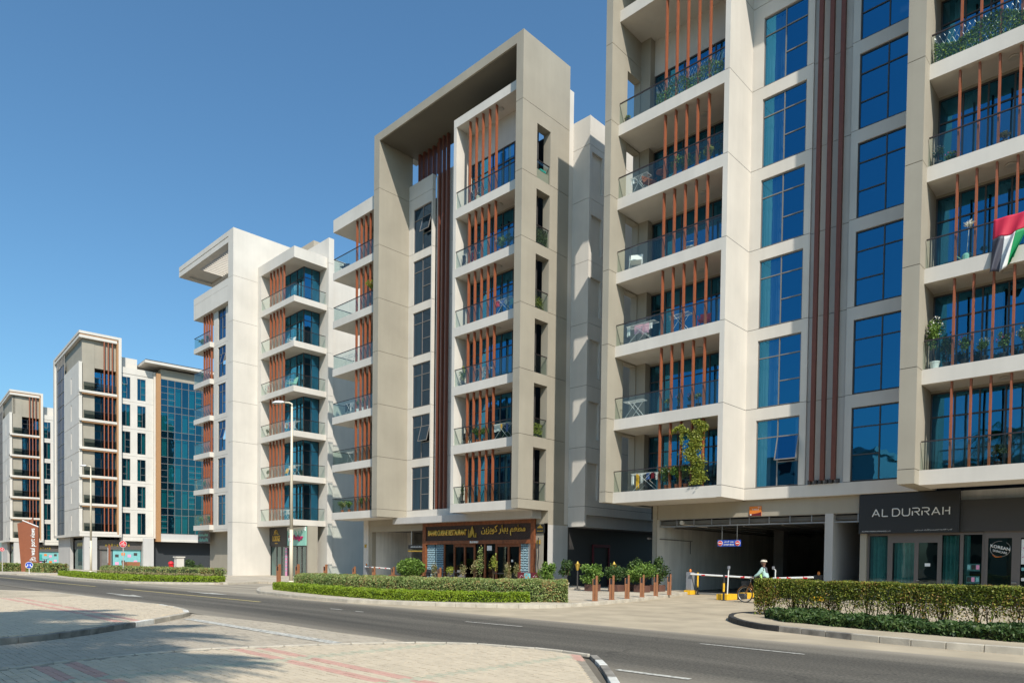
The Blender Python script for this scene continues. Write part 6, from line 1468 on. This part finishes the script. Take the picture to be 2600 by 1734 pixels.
# ------------------------------------------------------------------ vehicles
def car(label, x, y, rot, m, z=None, scale=1.0):
    z = g(x)+.02 if z is None else z
    r = thing('parked_car', label, 'car', (x, y, z), rot, group='cars parked in the garage', local=True)
    prof = [(-2.2, .35), (-2.25, .75), (-2.1, .98), (-1.55, 1.05), (-.9, 1.45), (.5, 1.48), (1.15, 1.05), (2.0, .92), (2.25, .7), (2.25, .35)]
    mb = MB(); rows = 7
    for i in range(rows):
        t = i/(rows-1)*2-1; inset = abs(t)**4
        for (px, pz) in prof:
            k = 1-.04*inset; hh = pz if pz < 1.0 else pz-.08*inset
            wy = .88*t*(1 if pz < 1.02 else .82); mb.v.append((px*k, wy, hh))
    n = len(prof)
    for i in range(rows-1):
        for j in range(n): mb.f.append((i*n+j, i*n+(j+1) % n, (i+1)*n+(j+1) % n, (i+1)*n+j))
    mb.f += [tuple(range(n))[::-1], tuple((rows-1)*n+j for j in range(n))]
    part('body', mb, m, r, smooth=False, bevel=.04)
    for s in (-1, 1):
        mb = MB(); mb.v = [(-1.2, s*.83, 1.1), (-.85, s*.76, 1.38), (.45, s*.76, 1.4), (.95, s*.83, 1.1)]; mb.f = [(0, 1, 2, 3)]; part('side_window', mb, 'car_black', r)
        for wx in (-1.4, 1.4): part('wheel', MB().tube([(wx, s*.72, .33), (wx, s*.9, .33)], .33, 18), 'rubber', r); part('rim', MB().tube([(wx, s*.895, .33), (wx, s*.91, .33)], .2, 12), 'steel', r)
        part('tail_light', MB().box(-2.24, -2.1, s*.5, s*.86, .72, .86), 'sign_red', r); part('headlight', MB().box(2.1, 2.24, s*.5, s*.84, .62, .74), 'sign_white', r)
    mb = MB(); mb.v = [(-1.56, -.7, 1.07), (-.93, -.62, 1.44), (-.93, .62, 1.44), (-1.56, .7, 1.07)]; mb.f = [(3, 2, 1, 0)]; part('rear_window', mb, 'car_black', r)
    mb = MB(); mb.v = [(1.17, -.7, 1.07), (.54, -.62, 1.46), (.54, .62, 1.46), (1.17, .7, 1.07)]; mb.f = [(0, 1, 2, 3)]; part('windscreen', mb, 'car_black', r)
    return r
car('white car parked in the garage left of the restaurant', -43.2, 35.6, R(70), 'car_white')
car('dark car behind the white one in the garage', -42.9, 40.5, R(88), 'car_black')
mo = thing('delivery_motorbike', 'parked motorbike with a teal box beyond the brown pylon', 'motorbike', (-104.5, 21.6, g(-104)+.1), R(15), local=True)
for wx in (-.7, .7):
    mb = MB()
    for i in range(16): a0, a1 = i*math.pi/8, (i+1)*math.pi/8; mb.tube([(wx+.3*math.cos(a0), 0, .33+.3*math.sin(a0)), (wx+.3*math.cos(a1), 0, .33+.3*math.sin(a1))], .06, 5)
    part('wheel', mb, 'rubber', mo)
part('body', MB().tube([(-.7, 0, .45), (-.2, 0, .6), (.3, 0, .65), (.6, 0, .9)], .16, 8, .08), 'cloth_black', mo); part('seat', MB().box(-.6, .15, -.14, .14, .8, .9), 'black_plastic', mo, bevel=.02)
part('handlebar', MB().tube([(.5, -.35, 1.1), (.58, 0, 1.0), (.5, .35, 1.1)], .02, 5), 'black_plastic', mo); part('fork', MB().tube([(.7, 0, .33), (.55, 0, 1.0)], .035, 6), 'steel', mo); part('box', MB().box(-1.1, -.55, -.28, .28, .95, 1.5), 'teal_box', mo, bevel=.02)
mo.scale = (1.4, 1.4, 1.4)

# ------------------------------------------------------------------ cyclist
bk = thing('bicycle', 'old bronze bicycle with a front basket, half hidden by the tall hedge', 'bicycle', (-12.5, 27.7, 0.0), 0, local=True)
bx = 12.5
def P_(x, z, y=0): return (x+bx, y, z)
for wx, nm in ((-13.07, 'wheel'), (-12.0, 'wheel')):
    mb = MB(); N = 40
    for i in range(N): a0, a1 = i*2*math.pi/N, (i+1)*2*math.pi/N; mb.tube([P_(wx+.325*math.cos(a0), .34+.325*math.sin(a0)), P_(wx+.325*math.cos(a1), .34+.325*math.sin(a1))], .019, 6)
    wo = part(nm, mb, 'rubber', bk); mb = MB()
    for i in range(N): a0, a1 = i*2*math.pi/N, (i+1)*2*math.pi/N; mb.tube([P_(wx+.298*math.cos(a0), .34+.298*math.sin(a0)), P_(wx+.298*math.cos(a1), .34+.298*math.sin(a1))], .014, 5)
    for i in range(14): a = i*2*math.pi/14; mb.tube([P_(wx, .34, .015*(-1)**i), P_(wx+.295*math.cos(a), .34+.295*math.sin(a))], .0025, 3)
    part('rim', mb, 'steel', wo); part('hub', MB().tube([P_(wx, .34, -.05), P_(wx, .34, .05)], .025, 8), 'steel', wo)
    mb = MB()
    for i in range(14):
        a0, a1 = R(20+i*11), R(20+(i+1)*11); mb.tube([P_(wx+.355*math.cos(a0), .34+.355*math.sin(a0)), P_(wx+.355*math.cos(a1), .34+.355*math.sin(a1))], .018, 5)
    part('mudguard', mb, 'bike_bronze', bk)
mb = MB()
mb.tube([P_(-13.07, .34, .05), P_(-12.88, .72, .03), P_(-12.84, .86)], .013, 6).tube([P_(-13.07, .34, -.05), P_(-12.88, .72, -.03), P_(-12.84, .86)], .013, 6)
part('fork', mb, 'bike_bronze', bk)
mb = MB(); mb.tube([P_(-12.84, .84), P_(-12.7, .55), P_(-12.45, .30)], .018, 8).tube([P_(-12.83, .74), P_(-12.62, .45), P_(-12.38, .36)], .016, 8).tube([P_(-12.45, .30), P_(-12.25, .88)], .016, 8).tube([P_(-12.45, .30, .03), P_(-12.0, .34, .06)], .011, 6).tube([P_(-12.45, .30, -.03), P_(-12.0, .34, -.06)], .011, 6).tube([P_(-12.27, .72, .03), P_(-12.0, .34, .06)], .01, 6).tube([P_(-12.27, .72, -.03), P_(-12.0, .34, -.06)], .01, 6)
part('frame', mb, 'bike_bronze', bk)
part('seat_post', MB().tube([P_(-12.25, .86), P_(-12.22, .93)], .013, 6), 'steel', bk)
part('saddle', MB().prism([(bx-12.33, -.03), (bx-12.12, -.09), (bx-12.09, 0), (bx-12.12, .09), (bx-12.33, .03)], .92, .97), 'black_plastic', bk, bevel=.015)
part('handlebar', MB().tube([P_(-12.84, .84), P_(-12.83, 1.0)], .013, 6).tube([P_(-12.66, 1.02, -.28), P_(-12.78, 1.05, -.22), P_(-12.84, 1.03, 0), P_(-12.78, 1.05, .22), P_(-12.66, 1.02, .28)], .012, 6), 'steel', bk)
part('pedals', MB().tube([P_(-12.45, .30, -.09), P_(-12.45, .30, .09)], .02, 6).tube([P_(-12.45, .30, -.08), P_(-12.56, .18, -.08)], .01, 5).tube([P_(-12.45, .30, .08), P_(-12.34, .42, .08)], .01, 5).box(bx-12.62, bx-12.5, -.18, -.08, .165, .19).box(bx-12.4, bx-12.28, .08, .18, .41, .435), 'steel', bk)
part('kickstand', MB().tube([P_(-12.4, .3, -.05), P_(-12.15, .12, -.12)], .01, 5), 'steel', bk)
mb = MB()
for z_ in (.68, .76, .84, .9): mb.tube([P_(-13.18, z_, -.14), P_(-12.9, z_, -.14), P_(-12.9, z_, .14), P_(-13.18, z_, .14), P_(-13.18, z_, -.14)], .006, 4)
for i in range(8): mb.tube([P_(-13.17+i*.038, .68, -.14), P_(-13.19+i*.04, .9, -.15)], .004, 3).tube([P_(-13.17+i*.038, .68, .14), P_(-13.19+i*.04, .9, .15)], .004, 3).tube([P_(-13.17, .68, -.14+i*.04), P_(-13.19, .9, -.15+i*.043)], .004, 3)
mb.box(bx-13.17, bx-12.9, -.13, .13, .675, .685); part('basket', mb, 'black_plastic', bk)
pe = thing('person', 'cyclist in a pale mint shirt, lime vest and bicycle helmet riding left', 'person', (-12.3, 27.7, 0), 0, local=True)
def skin_body(name, verts, edges, radii, m, parent, root=0, sub=2):
    me = bpy.data.meshes.new(name); me.from_pydata(verts, edges, []); me.update(); o = link(name, me, parent)
    s = o.modifiers.new('skin', 'SKIN'); s.use_smooth_shade = True
    for i, r_ in enumerate(radii):
        me.skin_vertices[0].data[i].radius = (r_, r_) if not isinstance(r_, tuple) else r_; me.skin_vertices[0].data[i].use_root = (i == root)
    sb_ = o.modifiers.new('sub', 'SUBSURF'); sb_.levels = sub; sb_.render_levels = sub; me.materials.append(M[m]); return o
px = 12.3
def Q(x, y, z): return (x+px, y, z)
V = [Q(-12.18, 0, 1.0), Q(-12.2, 0, 1.15), Q(-12.24, 0, 1.3), Q(-12.26, 0, 1.43), Q(-12.28, 0, 1.51), Q(-12.29, 0, 1.57),
     Q(-12.27, .17, 1.42), Q(-12.44, .23, 1.22), Q(-12.63, .21, 1.08), Q(-12.27, -.17, 1.42), Q(-12.42, -.24, 1.2), Q(-12.63, -.22, 1.08),
     Q(-12.2, .1, .95), Q(-12.52, .12, .86), Q(-12.42, .12, .48), Q(-12.34, .12, .42), Q(-12.2, -.1, .95), Q(-12.55, -.12, .72), Q(-12.52, -.12, .3), Q(-12.56, -.13, .2)]
Ed = [(0, 1), (1, 2), (2, 3), (3, 4), (4, 5), (3, 6), (6, 7), (7, 8), (3, 9), (9, 10), (10, 11), (0, 12), (12, 13), (13, 14), (14, 15), (0, 16), (16, 17), (17, 18), (18, 19)]
Rr = [(.15, .12), (.14, .115), (.155, .12), (.11, .09), .05, .05, .07, .045, .032, .07, .045, .032, .09, .07, .05, .04, .09, .07, .05, .04]
skin_body('body', V, Ed, Rr, 'trousers_dark', pe)
Vs = [V[i] for i in (0, 1, 2, 3)]+[V[6], V[7], Q(-12.585, .212, 1.11), V[9], V[10], Q(-12.585, -.222, 1.105)]+[Q(-12.275, 0, 1.475)]
skin_body('shirt', Vs, [(0, 1), (1, 2), (2, 3), (3, 4), (4, 5), (5, 6), (3, 7), (7, 8), (8, 9), (3, 10)], [(.17, .14), (.16, .135), (.178, .14), (.125, .105), .085, .062, .047, .085, .062, .047, .06], 'shirt_mint', pe)
skin_body('vest_strap', [Q(-12.33, -.05, 1.45), Q(-12.38, -.13, 1.3), Q(-12.34, -.14, 1.12), Q(-12.3, -.14, 1.02)], [(0, 1), (1, 2), (2, 3)], [.03, .042, .045, .04], 'vest_lime', pe, sub=1)
skin_body('backpack_strap', [Q(-12.28, -.1, 1.49), Q(-12.385, -.1, 1.4), Q(-12.4, -.1, 1.25)], [(0, 1), (1, 2)], [.02, .022, .02], 'bag_dark', pe, sub=1)
# head
hd = MB(); hx, hz = -12.30, 1.665
def head_pt(u, v):
    th, ph_ = u*2*math.pi, v*math.pi; x = math.cos(th)*math.sin(ph_); y = math.sin(th)*math.sin(ph_); z = math.cos(ph_)
    w_ = .078 - .012*max(0, -z); r_ = .098
    fx = x*r_; 
    if x < -.2 and z < 0: fx -= .006*(-z)
    if z < -.3: fx *= 1-.15*(-z-.3)
    nose = .022*math.exp(-((y/.16)**2))*math.exp(-(((z+.12)/.16)**2)) if x < -.5 else 0
    brow = .006*math.exp(-(((z-.18)/.1)**2)) if x < -.5 else 0
    return (hx+px+fx-nose-brow, y*w_, hz+z*.122)
hd.grid(head_pt, 28, 20); ho = part('head', hd, 'skin', pe, smooth=True)
part('neck', MB().tube([Q(-12.28, 0, 1.48), Q(-12.29, 0, 1.6)], .052, 10), 'skin', pe)
for s in (-1, 1):
    part('eye', MB().lathe([(0, -.008), (.011, 0), (0, .008)], (hx+px-.086, s*.03, hz+.012), 8), 'sign_black', pe); part('ear', MB().lathe([(0, -.03), (.014, -.01), (.018, .015), (0, .03)], (hx+px+.012, s*.08, hz-.01), 8), 'skin', pe)
part('mouth', MB().box(hx+px-.098, hx+px-.09, -.022, .022, hz-.062, hz-.056), 'maroon', pe)
bd = MB(); bd.grid(lambda u, v: (lambda q: (q[0]-.006*(1 if q[0] < hx+px else -.2), q[1]*1.05, q[2]-.004))(head_pt(.28+.44*u, .62+.3*v)), 12, 6); part('beard', bd, 'sign_black', pe, smooth=True)
hm = MB(); hm.grid(lambda u, v: (hx+px+.01+math.cos(u*6.283)*math.sin(v*1.5)*.128, math.sin(u*6.283)*math.sin(v*1.5)*.098, hz+.045+math.cos(v*1.5)*.095), 24, 8); hl = part('helmet', hm, 'cream_metal', pe, smooth=True); so = hl.modifiers.new('t', 'SOLIDIFY'); so.thickness = .015
mb = MB()
for y_ in (-.05, 0, .05): mb.tube([(hx+px+.01+.126*math.cos(a), y_*1.0, hz+.05+.1*math.sin(a)) for a in [R(25+i*13) for i in range(11)]], .011, 5)
part('helmet_vent', mb, 'sign_black', pe); part('visor', MB().box(hx+px-.175, hx+px-.10, -.06, .06, hz+.045, hz+.055), 'sign_black', pe)
for s in (-1, 1):
    y0 = s*.215; hx0, hz0 = -12.63, 1.075
    mbv = [Q(hx0, y0, hz0), Q(hx0-.05, y0, hz0-.005)]; ve = [(0, 1)]; rr = [.028, .026]
    skin_body('palm', [Q(hx0+.0, y0, hz0+.005), Q(hx0-.045, y0, hz0), Q(hx0-.075, y0, hz0-.008)], [(0, 1), (1, 2)], [.024, (.038, .02), (.036, .018)], 'skin', pe, sub=1)
    for k, (dy, ln) in enumerate(((-.028, .9), (-.010, 1.0), (.010, .96), (.028, .8))):
        skin_body('finger', [Q(hx0-.07, y0+dy, hz0), Q(hx0-.098, y0+dy, hz0-.004), Q(hx0-.107*1, y0+dy, hz0-.032*ln), Q(hx0-.085, y0+dy, hz0-.048*ln)], [(0, 1), (1, 2), (2, 3)], [.0095, .009, .0085, .0075], 'skin', pe, sub=1)
    skin_body('thumb', [Q(hx0-.02, y0-s*.03, hz0-.005), Q(hx0-.05, y0-s*.045, hz0-.02), Q(hx0-.08, y0-s*.035, hz0-.035)], [(0, 1), (1, 2)], [.012, .0105, .009], 'skin', pe, sub=1)
for s, fx, fz in ((1, -12.34, .43), (-1, -12.56, .19)):
    skin_body('shoe', [Q(fx+.04, s*.13, fz+.04), Q(fx-.04, s*.13, fz+.02), Q(fx-.13, s*.13, fz+.015)], [(0, 1), (1, 2)], [.045, .045, .035], 'black_plastic', pe, sub=1)

# ------------------------------------------------------------------ trees whose shade falls on the near pavement
def palm(label, x, y, h, n=26, L=2.6):
    r = thing('palm_tree', label, 'palm tree', (x, y, 0), group='palms casting shade on the near pavement')
    mb = MB(); mb.tube([(x, y, 0), (x+.1, y, h*.5), (x, y, h)], .2, 10, .15); part('trunk', mb, 'bark', r)
    pts = []; mbs = MB()
    for i in range(n):
        a = i*2.399; up = random.uniform(-.25, .9); P0 = Vector((x, y, h)); prev = P0
        for k in range(1, 11):
            t = k/10; q = Vector((x+math.cos(a)*L*t*math.cos(up*.6), y+math.sin(a)*L*t*math.cos(up*.6), h+L*(up*t-.75*t*t)))
            mbs.tube([prev, q], .02*(1.1-t)+.004, 3)
            sd_ = Vector((-math.sin(a), math.cos(a), 0))
            for j in range(3):
                for s in (-1, 1):
                    b = prev.lerp(q, j/3); ln = .5*math.sin(math.pi*min(1, t+.08))**.6+.1
                    e = b + sd_*s*ln + Vector((math.cos(a), math.sin(a), 0))*ln*.5 + Vector((0, 0, -.12)); wv = Vector((math.cos(a), math.sin(a), 0))*.042
                    bb = len(mbs.v); mbs.v += [tuple(b-wv), tuple(b+wv), tuple(e)]; mbs.f.append((bb, bb+1, bb+2))
            prev = q
    part('crown', mbs, 'leaf_mid', r); return r
palm('tallest date palm outside the left edge of the view', -4.4, -1.9, 12.4, 44, 3.0)
palm('date palm outside the view, close behind the photographer', -1.6, -2.4, 11.0, 54, 2.8)
palm('date palm outside the view, on the island side', -9.9, -1.9, 12.0, 54, 2.7)
palm('date palm outside the view, behind the tallest one', -3.2, -3.2, 11.2, 40, 2.8)
palm('date palm outside the view, between the street corner palms', -7.2, -3.5, 12.0, 38, 3.0)

# ------------------------------------------------------------------ blocks across the street, outside the view: the windows mirror them
def plain_block(label, x0, x1, y0, y1, h, n, m):
    r = thing('apartment_building', label, 'building', ((x0+x1)/2, y1, 0), group='blocks across the street')
    part('wall', MB().box(x0, x1, y0, y1, -.5, h), m, r); part('roof', MB().box(x0-.4, x1+.4, y0-.4, y1+.4, h, h+.6), m, r)
    mb = MB(); k = int((x1-x0)/4)
    for f in range(n):
        for i in range(k): mb.box(x0+i*4+.9, x0+i*4+3.1, y1, y1+.05, 1+f*h/n, 1+f*h/n+2.0)
    part('window_strip', mb, 'room_dark', r); return r
plain_block('plain pale block across the street, behind the photographer, seen only in reflections', -80, -30, -52, -36, 17, 5, 'grey_paint')
plain_block('lower plain block behind the photographer, seen only in reflections', -24, 16, -54, -38, 14, 4, 'taupe_paint')
plain_block('tall plain block across the street at the far left, seen only in reflections', -175, -88, -50, -30, 31, 8, 'taupe_paint')
